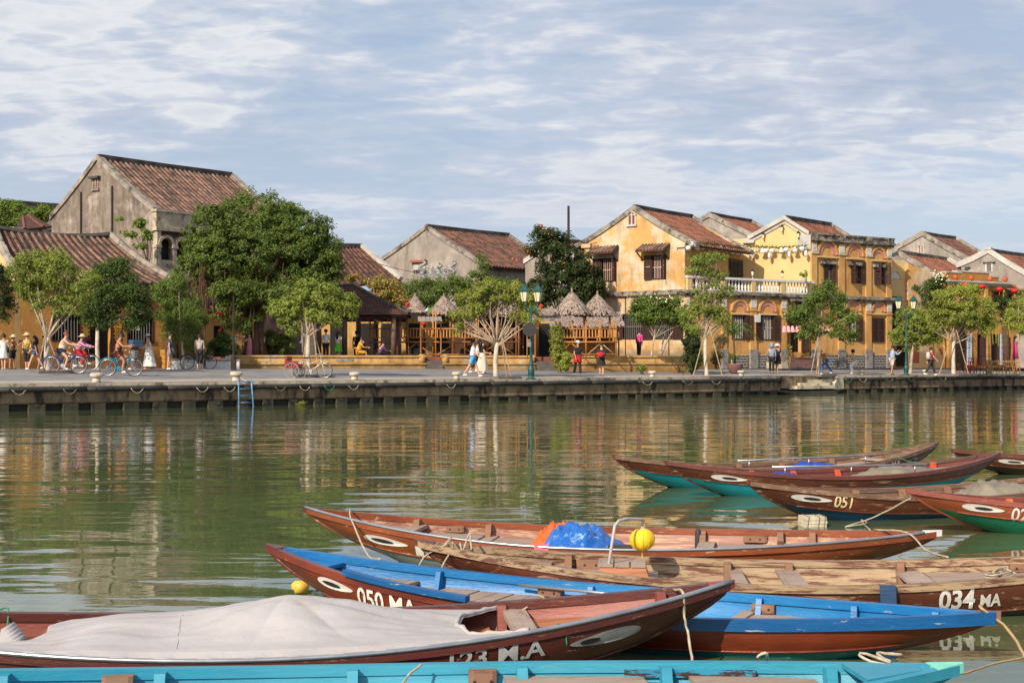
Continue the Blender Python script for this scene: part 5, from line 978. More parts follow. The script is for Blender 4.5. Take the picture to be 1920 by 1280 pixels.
# grey slatted awnings by the lamp
for px0, px1, y0, y1, lab in ((1000, 1046, 579, 586, 'upper grey slatted awning beside the lamp post'), (985, 1054, 592, 603, 'lower grey slatted awning beside the lamp post'), (785, 830, 594, 603, 'grey slatted awning below the small hut')):
    f = F(px0, 35.6, 0); L_ = f.a(px1); t = thing('slatted_awning', lab, 'awning', f.p(L_/2, f.z(0, y1), 0)); n = int(L_/.2)
    for k in range(n): a = L_*k/n; mb = MB(); mb.hexa([f.p(a+.01, f.z(0, y1), .5), f.p(a+L_/n-.01, f.z(0, y1), .5), f.p(a+L_/n-.01-.08, f.z(0, y0), -.3), f.p(a+.01-.08, f.z(0, y0), -.3)]+[f.p(a+.01, f.z(0, y1)+.03, .5), f.p(a+L_/n-.01, f.z(0, y1)+.03, .5), f.p(a+L_/n-.09, f.z(0, y0)+.03, -.3), f.p(a-.07, f.z(0, y0)+.03, -.3)]); part('slat', mb, M('awning_slat', L(158, 142, 130), L(128, 114, 104), 5, .8, rnd=.2), t, True)
    for a in (.1, L_-.1): mb = MB(); mb.tube([f.p(a, ZT, -.2), f.p(a, f.z(0, y0), -.2)], .04, 6); part('post', mb, BAM, t, True)
# dark depth behind the park: low shop walls and shelves
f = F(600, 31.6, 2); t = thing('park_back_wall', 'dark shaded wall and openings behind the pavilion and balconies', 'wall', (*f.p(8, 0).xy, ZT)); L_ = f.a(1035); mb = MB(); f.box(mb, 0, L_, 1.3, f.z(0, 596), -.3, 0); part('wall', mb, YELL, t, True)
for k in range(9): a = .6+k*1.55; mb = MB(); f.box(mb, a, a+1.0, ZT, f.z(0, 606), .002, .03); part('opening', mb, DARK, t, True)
# dragon ridge ornament in front of the grey gable
ORN = M('porcelain_ornament', L(172, 168, 162), L(122, 120, 118), 8, .7, dirt=L(92, 90, 90), dlo=.5, dhi=.6)
o_ = thing('dragon_ridge', 'grey-white carved dragon ridge ornament rising behind the green tree', 'ornament', WP(818, 515, 86.5)); rr = random.Random(4)
for x0, hh in ((790, 24), (806, 10), (820, 18), (832, 9), (846, 22)):
    b = WP(x0, 514, 86.5); k = .034; mb = MB(); pts = [b+Vector((sin(i*1.3)*.16+(.1 if i > 4 else 0), 0, hh*k*i/7)) for i in range(8)]; mb.tube(pts, [.2, .17, .15, .13, .12, .11, .12, .03], 7)
    for j in range(9): q = pts[min(7, j//2*2)]; mb.tube([q, q+Vector((rr.uniform(-.3, .3), -.1, rr.uniform(.05, .3)))], [.05, .01], 5)
    for j in range(4): mb.tube([b+Vector((-.25+.15*j+.12*cos(u), -.05, .15+.12*sin(u))) for u in [i*.9 for i in range(6)]], .035, 5)
    part('figure', mb, ORN, o_, True, True)
mb = MB(); mb.bar(WP(784, 517, 86.5), WP(853, 517, 86.5), .3, .25); part('base', mb, ORN, o_, True)
# pole
mb = MB(); x, y = XY(1066, 29.8); mb.tube([(x, y, 1.3), (x, y, ZP(386, 29.8))], [.11, .075], 8); pp = thing('utility_pole', 'tall thin brown utility pole above the orange-flowered tree', 'pole', (x, y, 1.3)); part('post', mb, DWOOD, pp, True, True); mb = MB(); mb.bar((x-.15, y, ZP(433, 29.8)), (x+.2, y, ZP(433, 29.8)), .05); part('arm', mb, DWOOD, pp, True)

for (a, b_, sg, lab) in ((WP(190, 538, 66), WP(372, 541, 68), .15, 'thin cable stretched between the shade tree and the banyan'), (WP(1066, 434, 89.5), WP(1120, 455, 88), .3, 'thin cable from the utility pole to the yellow gable'), (WP(640, 470, 90), WP(905, 520, 92), .5, 'thin cable sagging across the pale grey gable')):
    mb = MB(); mb.tube([a.lerp(b_, k/10)-Vector((0, 0, sg*4*(k/10)*(1-k/10))) for k in range(11)], .018, 4); tag(part('cable', mb, DWOOD), lab, 'cable')
# ---------------------------------------------------------------- street furniture
def text_mesh(s, size, bold=.0, sx=1.0, shear=0):
    cu = bpy.data.curves.new('lettering', 'FONT'); cu.body = s; cu.size = size; cu.offset = bold; cu.shear = shear; cu.align_x = 'LEFT'; cu.resolution_u = 3
    o = bpy.data.objects.new('tmp', cu); COL.objects.link(o); dg = bpy.context.evaluated_depsgraph_get(); me = bpy.data.meshes.new_from_object(o.evaluated_get(dg)); bpy.data.objects.remove(o); bpy.data.curves.remove(cu)
    if sx != 1: me.transform(Matrix.Diagonal((sx, 1, 1, 1)))
    return me
def text_on(fr, parent, s, a, z, off, size, mat, bold=.004, sx=1, center=True, width=None):
    me = text_mesh(s, size, bold); xs = [v.co.x for v in me.vertices]; w_ = max(xs)-min(xs)
    k = sx if not width else width/w_
    for v in me.vertices: x = (v.co.x-min(xs)-(w_/2 if center else 0))*k; p = fr.p(a+x, z+v.co.y, off); v.co = p
    me.materials.append(mat); me.transform(wmat(parent).inverted()); o = bpy.data.objects.new('lettering', me); COL.objects.link(o); o.parent = parent; return o
def street_lamp(px, W, heads, armz, lab, ang):
    x, y = XY(px, W); z = gz(x, y); t = thing('street_lamp', lab, 'street lamp', (x, y, z), 0, 'green double street lamps')
    mb = MB(); mb.lathe([(.22, 0), (.22, .05), (.15, .08), (.11, .12), (.13, .2), (.15, .42), (.14, .5), (.08, .6), (.10, .64), (.09, .7), (.07, .8), (.06, 1.5), (.075, 1.53), (.045, 1.6), (.038, armz)], 14); part('post', mb, GREENM, t, smooth=True)
    for dx, dy in ((-ang[0], -ang[1]), ang):
        mb = MB(); pts = [(dx*sin(u*pi/2)*1.0, dy*sin(u*pi/2), armz-.35+.45*(1-cos(u*pi/2))) for u in [i/6 for i in range(7)]]; mb.tube(pts, .025, 6)
        mb.tube([(dx*.45+cos(a)*dx*.22, dy*.45+cos(a)*dy*.22, armz-.22+sin(a)*.09) for a in [i*.7 for i in range(9)]], .014, 5); part('arm', mb, GREENM, t, smooth=True)
        c = (dx, dy, armz+.1); mb = MB(); mb.lathe([(.03, -.04), (.09, 0), (.10, .03)], 6, c); h0_ = mb; mb = MB(); mb.lathe([(.26, .46), (.27, .48), (.17, .58), (.15, .64), (.06, .72), (.05, .76), (.02, .8)], 6, c); h_ = part('lamp_head', mb, GREENM, t); part('lamp_socket', h0_, GREENM, h_)
        mb = MB(); mb.lathe([(.11, .031), (.20, .455)], 6, c); part('lamp_glass', mb, GLASSW, h_)
        mb = MB()
        for k in range(6): a = pi*k/3; mb.bar((c[0]+.115*cos(a), c[1]+.115*sin(a), c[2]+.03), (c[0]+.208*cos(a), c[1]+.208*sin(a), c[2]+.46), .016)
        part('lamp_cage', mb, GREENM, h_, kind='stuff')
    return t
L1 = street_lamp(996, 43, 0, 3.27, 'green double street lamp beside the pale-branched tree', (.29, .12)); L2 = street_lamp(1699, 32.3, 0, 3.75, 'green double street lamp at right by the bushy tree', (.46, .1))
x, y = XY(994.5, 43.2); mb = MB(); mb.tube([(x-.03, y-.10, ZP(618, 43.2)), (x-.03, y-.16, ZP(618, 43.2))], .3, 20); tag(part('round_sign', mb, M('sign_back', L(58, 54, 52), L(44, 41, 40), 5, .6)), 'round dark sign seen from behind on the middle street lamp', 'sign')
mb = MB(); mb.box(x-.16, x+.02, y-.18, y-.12, ZP(650, 43.2), ZP(640, 43.2)); mb.box(x-.14, x+.0, y-.17, y-.12, ZP(640, 43.2)+.01, ZP(636, 43.2)); tag(part('meter_box', mb, STONE), 'small pale box fixed to the middle street lamp', 'box')
x, y = XY(438, 41); z = gz(x, y); t = thing('lamp_post', 'dark slim lamp post with square base left of the park wall', 'post', (x, y, z)); mb = MB(); mb.box(-.11, .11, -.11, .11, 0, .5); mb.lathe([(.09, .5), (.1, .6), (.05, .7), (.04, 3.4)], 8); part('post', mb, DWOOD, t)
# ladder
sL = qs(453); t = thing('ladder', 'worn blue metal ladder tied to the quay above the water', 'ladder', QP(sL, -.3, .2), 0); BLUEP = MHULL('ladder_blue', L(42, 122, 178), L(60, 140, 190), L(190, 180, 160), .52, .6); hw = .27
for s_ in (-1, 1): mb = MB(); mb.tube([QP(sL+s_*hw, -.23, 1.03), QP(sL+s_*(hw+.03), -.30, .4), QP(sL+s_*(hw+.05), -.36, -.3)], .03, 7); part('rail', mb, BLUEP, t, True, True)
for k in range(4): z = .93-.26*k; mb = MB(); mb.tube([QP(sL-hw, -.245-.02*k, z), QP(sL+hw, -.245-.02*k, z)], .02, 6); part('rung', mb, BLUEP, t, True, True)
mb = MB(); pb = QP(qs(443, .62), .62, 0); zb = gz(pb.x, pb.y); mb.tube([(pb.x, pb.y-.2, zb+.16), QP(sL-hw, -.2, .98), QP(sL-hw-.05, -.26, .80)], .018, 5); mb.tube([(pb.x+.2, pb.y-.1, zb+.16), QP(sL+.1, .1, 1.0), QP(sL+hw, -.2, .9)], .018, 5); tag(part('rope', mb, ROPE, smooth=True), 'white rope tying the blue ladder to the bollard', 'rope')
# bicycles
TYRE = M('tyre', L(50, 48, 48), None, rough=.8); RIM = M('chrome', L(200, 200, 200), None, rough=.3, metal=.8); SADD = M('saddle', L(40, 34, 32), None, rough=.6)
def bicycle(label, px, W, rz, col, basket=False, group='bicycles on the promenade', x=None, wbase=.52, sc_=1.0, base=None):
    X, Y = XY(px, W); t = thing('bicycle', label, 'bicycle', (X, Y, base if base is not None else gz(X, Y)), rz, group, scale=sc_); r = .33; fm = M('paint_'+col[0], col[1], None, rough=.35)
    for cx_ in (-wbase, wbase):
        mb = MB(); pts = [(cx_+r*cos(a), 0, r+r*sin(a)) for a in [2*pi*i/28 for i in range(29)]]; mb.tube(pts, .019, 6, False); wh = part('wheel', mb, TYRE, t, smooth=True)
        mb = MB(); mb.tube([(cx_+(r-.025)*cos(a), 0, r+(r-.025)*sin(a)) for a in [2*pi*i/28 for i in range(29)]], .012, 5, False); part('rim', mb, RIM, wh, smooth=True)
        mb = MB()
        for k in range(16): a = 2*pi*k/16; mb.bar((cx_, 0, r), (cx_+(r-.03)*cos(a), 0, r+(r-.03)*sin(a)), .004)
        mb.tube([(cx_, -.05, r), (cx_, .05, r)], .025, 6); part('spokes', mb, RIM, wh, kind='stuff')
        mb = MB(); mb.tube([(cx_+(r+.04)*cos(a), 0, r+(r+.04)*sin(a)) for a in ([R(20)+i*R(15) for i in range(11)] if cx_ < 0 else [R(60)+i*R(12) for i in range(10)])], .02, 5); part('mudguard', mb, fm, t, smooth=True)
    mb = MB(); bb = (-.08, 0, .30); st_ = (-.22, 0, .72); hd = (.36, 0, .78); hd2 = (.39, 0, .62)
    for p, q, rr in ((bb, st_, .018), (bb, hd2, .022), (st_, hd, .014) if False else ((-.18, 0, .58), hd, .018), ((-wbase, .05, r), bb, .011), ((-wbase, -.05, r), bb, .011), ((-wbase, .05, r), st_, .01), ((-wbase, -.05, r), st_, .01), (hd, hd2, .024), (hd2, (wbase, .05, r), .012), (hd2, (wbase, -.05, r), .012)): mb.tube([p, q], rr, 7)
    part('frame', mb, fm, t, smooth=True)
    mb = MB(); mb.tube([st_, (-.25, 0, .82)], .012, 6); mb.lathe([(.05, .82), (.12, .84), (.13, .87), (.06, .89)], 10, (-.27, 0, 0), 1.3, .8); part('saddle', mb, SADD, t, smooth=True)
    mb = MB(); mb.tube([hd, (.33, 0, .98)], .012, 6); mb.tube([(.20, -.27, .98), (.30, -.22, 1.02), (.36, -.08, 1.0), (.36, .08, 1.0), (.30, .22, 1.02), (.20, .27, .98)], .012, 6); part('handlebar', mb, RIM, t, smooth=True)
    mb = MB(); mb.tube([(-.08, -.10, .30), (-.08, .10, .30)], .015, 6); mb.lathe([(.08, -.01), (.08, .01)], 14, (0, 0, 0)); mb.v[-28:] = [(v[0]-.08, v[2]-.06, v[1]+.30) for v in mb.v[-28:]]; mb.bar((-.08, -.1, .3), (.02, -.1, .17), .02); mb.bar((-.02, -.17, .17), (.06, -.1, .17), .03); mb.bar((-.08, .1, .3), (-.18, .1, .43), .02); part('crank', mb, RIM if col[0] != 'teal' else fm, t)
    if basket:
        mb = MB(); n = 10
        for k in range(n):
            a = 2*pi*k/n; mb.bar((.52+.10*cos(a), .12*sin(a), .70), (.54+.14*cos(a), .17*sin(a), .95), .012)
        for z, k_ in ((.70, 1), (.78, 1.12), (.86, 1.25), (.95, 1.42)): mb.tube([(.53+.10*k_*cos(a), .12*k_*sin(a), z) for a in [2*pi*i/12 for i in range(13)]], .012, 4, False)
        mb.lathe([(.10, .70), (.15, .94), (.14, .95), (.09, .72)], 12, (.53, 0, 0), 1, 1.1); part('basket', mb, M('basket_grey', L(150, 150, 146), L(110, 110, 108), 20), t)
    return t
TEAL = ('teal', L(20, 128, 158)); NAVY = ('navy', L(40, 60, 120)); BLK_ = ('black_bike', L(46, 44, 44)); CREAM = ('cream', L(208, 184, 150))
bicycle('teal bicycle with basket ridden by the woman looking at her phone', 227, 47.2, 0, TEAL, True, sc_=1.02); bicycle('blue bicycle ridden by the red-haired woman', 122, 46.6, 0, NAVY, False, sc_=1.05)
bicycle('dark bicycle ridden by the woman in the pink jacket', 152, 42.5, 0, BLK_, False, sc_=.95); bicycle('black bicycle parked by the planters behind the striped-shirt woman', 372, 39.4, .12, BLK_); bicycle('old grey bicycle leaning near the cafe chairs at far right', 1850, 29.8, 1.2, ('greybike', L(90, 84, 80)))
# cyclo: red seat between two wheels in front, cream bicycle frame behind
CY = bicycle('cream three-wheeled cyclo with a red seat parked by the tree', 586, 45.2, -.12, CREAM, False, None, sc_=.98); CY['category'] = 'cyclo'; CY.name = 'cyclo'; RED = M('red_vinyl', L(150, 44, 38), L(120, 36, 32), 6, .5)
mb = MB(); mb.box(-1.05, -.55, -.38, .38, .42, .56); part('seat', mb, RED, CY); mb = MB(); mb.box(-1.1, -1.0, -.38, .38, .56, .92); mb.box(-1.1, -.5, -.42, -.38, .4, .72); mb.box(-1.1, -.5, .38, .42, .4, .72); part('seat_back', mb, RED, CY)
for s_ in (-1, 1): mb = MB(); mb.tube([(-.78+.31*cos(a), s_*.46, .31+.31*sin(a)) for a in [2*pi*i/24 for i in range(25)]], .018, 6, False); [mb.bar((-.78, s_*.46, .31), (-.78+.3*cos(a), s_*.46, .31+.3*sin(a)), .014) for a in [k*.52 for k in range(12)]]; part('wheel', mb, M('pale_rim', L(150, 144, 140), None), CY)
# cafe signs
DRED = M('sign_dark_red', L(84, 26, 24), L(66, 20, 20), 5, .6); GOLD = M('sign_gold', L(222, 176, 60), None, rough=.6)
def menu(px0, px1, py0, py1, lab, lines, head):
    a0, a1, z0, z1 = f2.rect(px0, py0, px1, py1, .35); t = thing('menu_board', lab, 'sign', f2.p((a0+a1)/2, z0, .35)); mb = MB(); f2.box(mb, a0, a1, z0, z1, .33, .38); part('board', mb, DRED, t, True); ac = (a0+a1)/2; h_ = (z1-z0)
    text_on(f2, t, head, ac, z1-h_*.16, .385, h_*.17, GOLD, .008, width=(a1-a0)*.84)
    for k, s_ in enumerate(lines): text_on(f2, t, s_, ac, z1-h_*(.28+.105*k), .385, h_*.085, GOLD, .004, width=(a1-a0)*(.8 if k % 2 == 0 else .55))
menu(151, 169, 602, 638, 'dark red menu board headed ÁNH in gold beside the cafe door', ['CAO LẦU', 'MÌ QUẢNG', 'HOÀNH', 'THÁNH', 'BÚN', 'PHỞ'], 'ÁNH'); menu(211, 230, 609, 645, 'second dark red menu board with gold writing right of the cafe door', ['CƠM GÀ', 'PHỞ BÒ', 'MÌ XÀO', 'CHÈ', 'TRÀ', 'CÀ PHÊ'], 'CHÈ')
a0, a1, z0, z1 = f2.rect(242, 611, 258, 619, .1); mb = MB(); f2.box(mb, a0, a1, z0, z1, .3, .33); t = thing('notice_board', 'small white notice hanging in the cafe window', 'sign', f2.p(a0, z0, .3)); part('board', mb, WHITE, t, True)
# low counter goods in front of the cafe
for px, py0, py1, wpx, c, lab in ((252, 637, 650, 18, L(70, 110, 150), 'blue crate stack on the cafe counter'), (253, 652, 668, 16, L(110, 84, 62), 'wooden counter table outside the cafe'), (309, 655, 678, 14, L(196, 138, 60), 'orange-yellow low cabinet at the cafe corner')):
    a0, a1, z0, z1 = f2.rect(px-wpx/2, py0, px+wpx/2, py1, 1.0); mb = MB(); z0 = z0 if py1 < 655 else gz(*f2.p(a0, 0, 1.2).xy)
    t = thing('counter' if 'crate' not in lab else 'crate', lab, 'table' if 'table' in lab else 'crate' if 'crate' in lab else 'cabinet', f2.p((a0+a1)/2, z0, 1.2)); n = 4
    for k in range(n): mb = MB(); f2.box(mb, a0, a1, z0+(z1-z0)*k/n+.01, z0+(z1-z0)*(k+1)/n-.01, .9, 1.4); part('panel', mb, M('goods_%d' % int(c[0]*999), c, tuple(q*.7 for q in c), 6, .7), t, True)
    if py1 < 655:
        tb_ = thing('counter', 'dark counter under the blue crates', 'table', f2.p((a0+a1)/2, 0, 1.2)); mb = MB(); f2.box(mb, a0-.1, a1+.1, z0-.05, z0, .85, 1.45); part('top', mb, DWOOD, tb_, True)
# planters left of the park wall
for px, W, w_, h_, lab in ((418, 38.4, 1.6, .45, 'long white planter under the spiky bush'), (352, 38.6, 1.5, .5, 'grey-white planter at the foot of the weeping tree'), (433, 37.2, .55, 1.65, 'white pillar beside the steps behind the dark lamp post')):
    x, y = XY(px, W); z = gz(x, y); t = thing('planter_box' if h_ < 1 else 'white_pillar', lab, 'planter' if h_ < 1 else 'pillar', (x, y, z), .1); mb = MB(); mb.box(-w_/2, w_/2, -.2, .25, 0, h_-.06); part('box', mb, WHITE, t); mb = MB(); mb.box(-w_/2-.03, w_/2+.03, -.24, .28, h_-.06, h_); part('rim', mb, STONE, t)
x, y = XY(486, 36.6); t = thing('notice_stand', 'white tilted notice stand behind the left end of the park wall', 'sign', (x, y, ZT), .1); mb = MB(); mb.bar((-.2, 0, 0), (-.2, 0, .8), .04); mb.bar((.2, 0, 0), (.2, 0, .8), .04); part('leg', mb, STONE, t); mb = MB(); mb.hexa([(-.3, -.2, .72), (.3, -.2, .72), (.3, .2, .98), (-.3, .2, .98), (-.3, -.2, .76), (.3, -.2, .76), (.3, .2, 1.02), (-.3, .2, 1.02)]); part('panel', mb, WHITE, t)
# ---------------------------------------------------------------- lanterns
WL = M('lantern_white', L(236, 230, 222), L(214, 206, 198), 6, .7); RL = M('lantern_red', L(214, 44, 34), L(186, 30, 28), 5, .5); YL = M('lantern_yellow', L(250, 206, 40), L(232, 184, 24), 5, .5); PL = M('lantern_pink', L(244, 178, 176), L(230, 150, 150), 6, .6); OP = M('orange_pot', L(206, 104, 56), L(168, 80, 46), 6, .8)
def lantern(label, p, r, kind, mat, group=None, wire=.25):
    t = thing('lantern', label, 'lantern', p, 0, group); mb = MB()
    if kind == 'ball': pr = [(r*max(.22, sin(pi*i/10)), -r*cos(pi*i/10)*.92) for i in range(11)]
    elif kind == 'flat': pr = [(r*max(.25, sin(pi*i/10)), -r*cos(pi*i/10)*.68) for i in range(11)]
    elif kind == 'bell': pr = [(r*1.05, -r), (r*.85, -r*.75), (r*.6, -r*.1), (r*.5, r*.5), (r*.3, r*.9), (r*.1, r)]
    elif kind == 'long': pr = [(r*.2, -r*1.3), (r*.55, -r*.7), (r*.62, 0), (r*.5, r*.8), (r*.2, r*1.2)]
    elif kind == 'top': pr = [(r*.12, -r*1.3), (r*.5, -r*.55), (r*.95, .05*r), (r*.9, r*.35), (r*.4, r*.75)]
    mb.lathe(pr, 16 if r > .1 else 12); part('shade', mb, mat, t, smooth=True)
    mb = MB(); zt = pr[-1][1]; mb.tube([(0, 0, zt-.01), (0, 0, zt+.03)], r*.2, 8); mb.tube([(0, 0, zt), (0, 0, zt+wire)], .006, 4); part('cap', mb, DWOOD, t)
    if kind in ('flat', 'top', 'ball') and mat is not WL: mb = MB(); zb_ = pr[0][1]; mb.tube([(0, 0, zb_), (0, 0, zb_-r*.9)], [r*.08, r*.16], 6); part('tassel', mb, mat, t)
    return t
EL = [(1290.6, 465, 'ball'), (1296.5, 458, 'ball'), (1308, 464, 'ball'), (1318.5, 463, 'ball'), (1329, 462.5, 'bell'), (1341.7, 466.5, 'ball'), (1351.8, 465.6, 'bell'), (1362, 468, 'ball'), (1374, 472, 'ball'), (1382.8, 473, 'ball'), (1390, 473, 'ball')]
for i, (px, py, k) in enumerate(EL):
    a = f6.a(px, .5); p = f6.p(a, f6.z(a, py, .5), .5); lantern(f'white {"bell-shaped" if k == "bell" else "round"} paper lantern under the tiled eave, {ORD[i]} from the left', p, .165, k, WL, 'white lanterns under the tiled eave')
WLN = [(1407.5, 480, 'long'), (1413, 471.7, 'ball'), (1429.5, 469, 'bell'), (1436, 470, 'ball'), (1442.5, 479, 'long'), (1447.5, 470, 'ball'), (1464.7, 468, 'bell'), (1474, 468, 'ball'), (1479.7, 477, 'long'), (1490.8, 467, 'bell'), (1504, 466, 'ball'), (1511, 475, 'long')]
for i, (px, py, k) in enumerate(WLN):
    a = g8.a(px, .45); p = g8.p(a, g8.z(a, py, .45), .45); lantern(f'white {dict(ball="round", bell="bell-shaped", long="long narrow")[k]} lantern strung across the plain yellow gable, {ORD[i]} from the left', p, .17, k, WL, 'white lanterns across the yellow gable', .3 if k != 'long' else .55)
pts = [g8.p(g8.a(px, .45), g8.z(g8.a(px, .45), 461+3*sin((px-1400)/112*pi), .45), .45) for px in range(1400, 1516, 8)]; gl = thing('leaf_garland', 'leafy garland from which the white lanterns hang across the yellow gable', 'garland', pts[0]); mb = MB(); mb.tube(pts, .012, 4); part('wire', mb, DWOOD, gl, True)
P_ = np.array([pts[min(int(u), len(pts)-2)].lerp(pts[min(int(u), len(pts)-2)+1], u % 1) for u in rng.random(420)*(len(pts)-1)])+rng.normal(size=(420, 3))*np.array([.05, .05, .05]); Nn = rng.normal(size=(420, 3)); Nn /= np.linalg.norm(Nn, axis=1, keepdims=True); me = leaf_mesh('leaves', P_, Nn, .12, .06); me.materials.append(G_MID); me.transform(wmat(gl).inverted()); o = bpy.data.objects.new('leaves', me); COL.objects.link(o); o.parent = gl
pts = [f6.p(a, f6.z(a, y_, .5), .5) for a, y_ in ((f6.a(1290, .5), 455), (f6.a(1340, .5), 458), (f6.a(1395, .5), 465))]; gl = thing('leaf_garland', 'dark vine tied along the eave above the round white lanterns', 'garland', pts[0]); mb = MB(); mb.tube(pts, .02, 4); part('wire', mb, DWOOD, gl, True)
P_ = np.array([pts[int(u)].lerp(pts[int(u)+1], u % 1) for u in rng.random(380)*1.999])+rng.normal(size=(380, 3))*.1; Nn = rng.normal(size=(380, 3)); Nn /= np.linalg.norm(Nn, axis=1, keepdims=True); me = leaf_mesh('leaves', P_, Nn, .13, .07); me.materials.append(G_DRK); me.transform(wmat(gl).inverted()); o = bpy.data.objects.new('leaves', me); COL.objects.link(o); o.parent = gl
for i, (px, py) in enumerate(((1810, 534), (1841, 537), (1874, 542), (1902, 545))): a = F12.a(px, .8); lantern(f'red silk lantern hanging along the corner shop, {ORD[i]} from the left', F12.p(a, F12.z(a, py, .8), .8), .24, 'flat', RL, 'red lanterns on the corner shop')
for i, (px, py) in enumerate(((1793, 519), (1822, 522), (1857.5, 526.5), (1885.6, 530))):
    a = F12.a(px, .2); p = F12.p(a, zl12+.12, .15); mb = MB(); mb.lathe([(.07, 0), (.17, .14), (.19, .26), (.13, .36), (.15, .38), (.13, .38), (.12, .34)], 12, p); tag(part('clay_pot', mb, OP, smooth=True), f'orange clay pot on the corner shop parapet, {ORD[i]} from the left', 'pot', 'orange pots on the parapet')
for px, py, W, k, m, r, lab in ((1879, 598.5, 29.5, 'flat', PL, .15, 'upper pink lantern in the climber at far right'), (1882, 615.5, 29.5, 'flat', RL, .16, 'lower red-pink lantern in the climber at far right'), (1902, 602, 29.5, 'flat', YL, .14, 'upper yellow lantern at the far right'), (1901, 619, 29.5, 'flat', YL, .16, 'lower yellow lantern at the far right'),
    (412, 587, 38, 'top', RL, .13, 'upper red lantern hanging among the banyan roots'), (412, 620, 38, 'top', RL, .1, 'lower red lantern hanging among the banyan roots'), (483, 588, 37, 'top', RL, .08, 'tiny red lantern right of the banyan roots'), (765, 570, 35.4, 'top', RL, .13, 'red lantern at the pavilion corner before the small thatched hut'),
    (691, 597, 34.8, 'top', RL, .12, 'left red lantern under the pavilion eave'), (709, 603, 34.8, 'top', YL, .12, 'yellow lantern under the pavilion eave'), (728, 597, 34.8, 'top', RL, .13, 'right red lantern under the pavilion eave'), (794, 607, 34.6, 'top', RL, .14, 'red lantern below the grey awning by the small hut'),
    (877, 595, 35.6, 'top', M('lantern_blue', L(60, 120, 190), None), .14, 'blue lantern left of the pale-branched tree'), (1015, 574, 36.2, 'top', RL, .13, 'red lantern above the grey awnings by the lamp'), (1010, 607, 36.2, 'top', RL, .11, 'red lantern under the grey awnings by the lamp')):
    lantern(lab, WP(px, py, FPX/W), r, k, m)
t = thing('kite_lantern', 'angular lantern of white, green, blue and yellow facets by the bamboo balconies', 'lantern', WP(803, 583, FPX/36.2)); cols = [WHITE, M('facet_green', L(60, 150, 90), None), M('facet_blue', L(50, 90, 150), None), M('facet_yellow', L(220, 170, 60), None)]
for i in range(4):
    for s_, h_ in ((1, .2), (-1, .28)): a, b_ = i*pi/2-.3, (i+1)*pi/2-.3; mb = MB(); mb.add([(0.21*cos(a), .21*sin(a), 0), (.21*cos(b_), .21*sin(b_), 0), (0, 0, s_*h_)], [(0, 1, 2)]); part('facet', mb, cols[(i+(s_ > 0)*2) % 4], t)
for i, px in enumerate((1470.5, 1478, 1486, 1495)): a = FR.a(px, 1.3); lantern(f'pink bell-shaped lantern over the yellow house door, {ORD[i]} from the left', FR.p(a, FR.z(a, 616.5, 1.3), 1.3), .2, 'bell', PL, 'pink bell lanterns by the door', .7)
for i, px in enumerate((1535, 1542.5, 1552)): a = FR.a(px, 1.3); lantern(f'pale pink lantern behind the street tree branches, {ORD[i]} from the left', FR.p(a, FR.z(a, 616, 1.3), 1.3), .17, 'bell', PL, 'pink lanterns behind the street tree', .7)
mb = MB(); mb.tube([FR.p(FR.a(1462, 1.3), FR.z(FR.a(1480, 1.3), 598, 1.3), 1.3), FR.p(FR.a(1562, 1.3), FR.z(FR.a(1480, 1.3), 598, 1.3), 1.3)], .03, 6); mb.tube([FR.p(FR.a(1464, 1.3), 1.3, 1.3), FR.p(FR.a(1464, 1.3), FR.z(FR.a(1480, 1.3), 598, 1.3), 1.3)], .03, 6); tag(part('lantern_pole', mb, DWOOD, smooth=True), 'thin brown frame carrying the pink lanterns by the door', 'frame')
# small wall lamps, terrace lamps
def wall_lamp(lab, p, s=1): t = thing('wall_lamp', lab, 'lamp', p, 0, 'small dark lantern lamps on the yellow house'); mb = MB(); mb.tube([(0, 0, -.35*s), (0, 0, -.12*s)], .02, 5); mb.lathe([(.05, -.12), (.08, .14)], 6); part('lamp_glass', mb, GLASSW, t); mb = MB(); mb.lathe([(.09, .14), (.13, .17), (.04, .28), (.02, .33)], 6); mb.lathe([(.07, -.15), (.05, -.11)], 6); part('lamp_cap', mb, DWOOD, t)
for px, lab in ((1409.5, 'dark lantern lamp on the left balustrade pier'), (1465.5, 'dark lantern lamp on the right balustrade pier')): a = FR.a(px); wall_lamp(lab, FR.p(a, zbt+.35, .07))
for px, py, lab in ((1431, 444, 'small lamp at the left foot of the plain yellow gable'), (1466, 430, 'small lamp near the top of the plain yellow gable'), (1497, 442, 'small lamp at the right foot of the plain yellow gable')): a = g8.a(px, .2); wall_lamp(lab, g8.p(a, g8.z(a, py, .2), .2), .3)
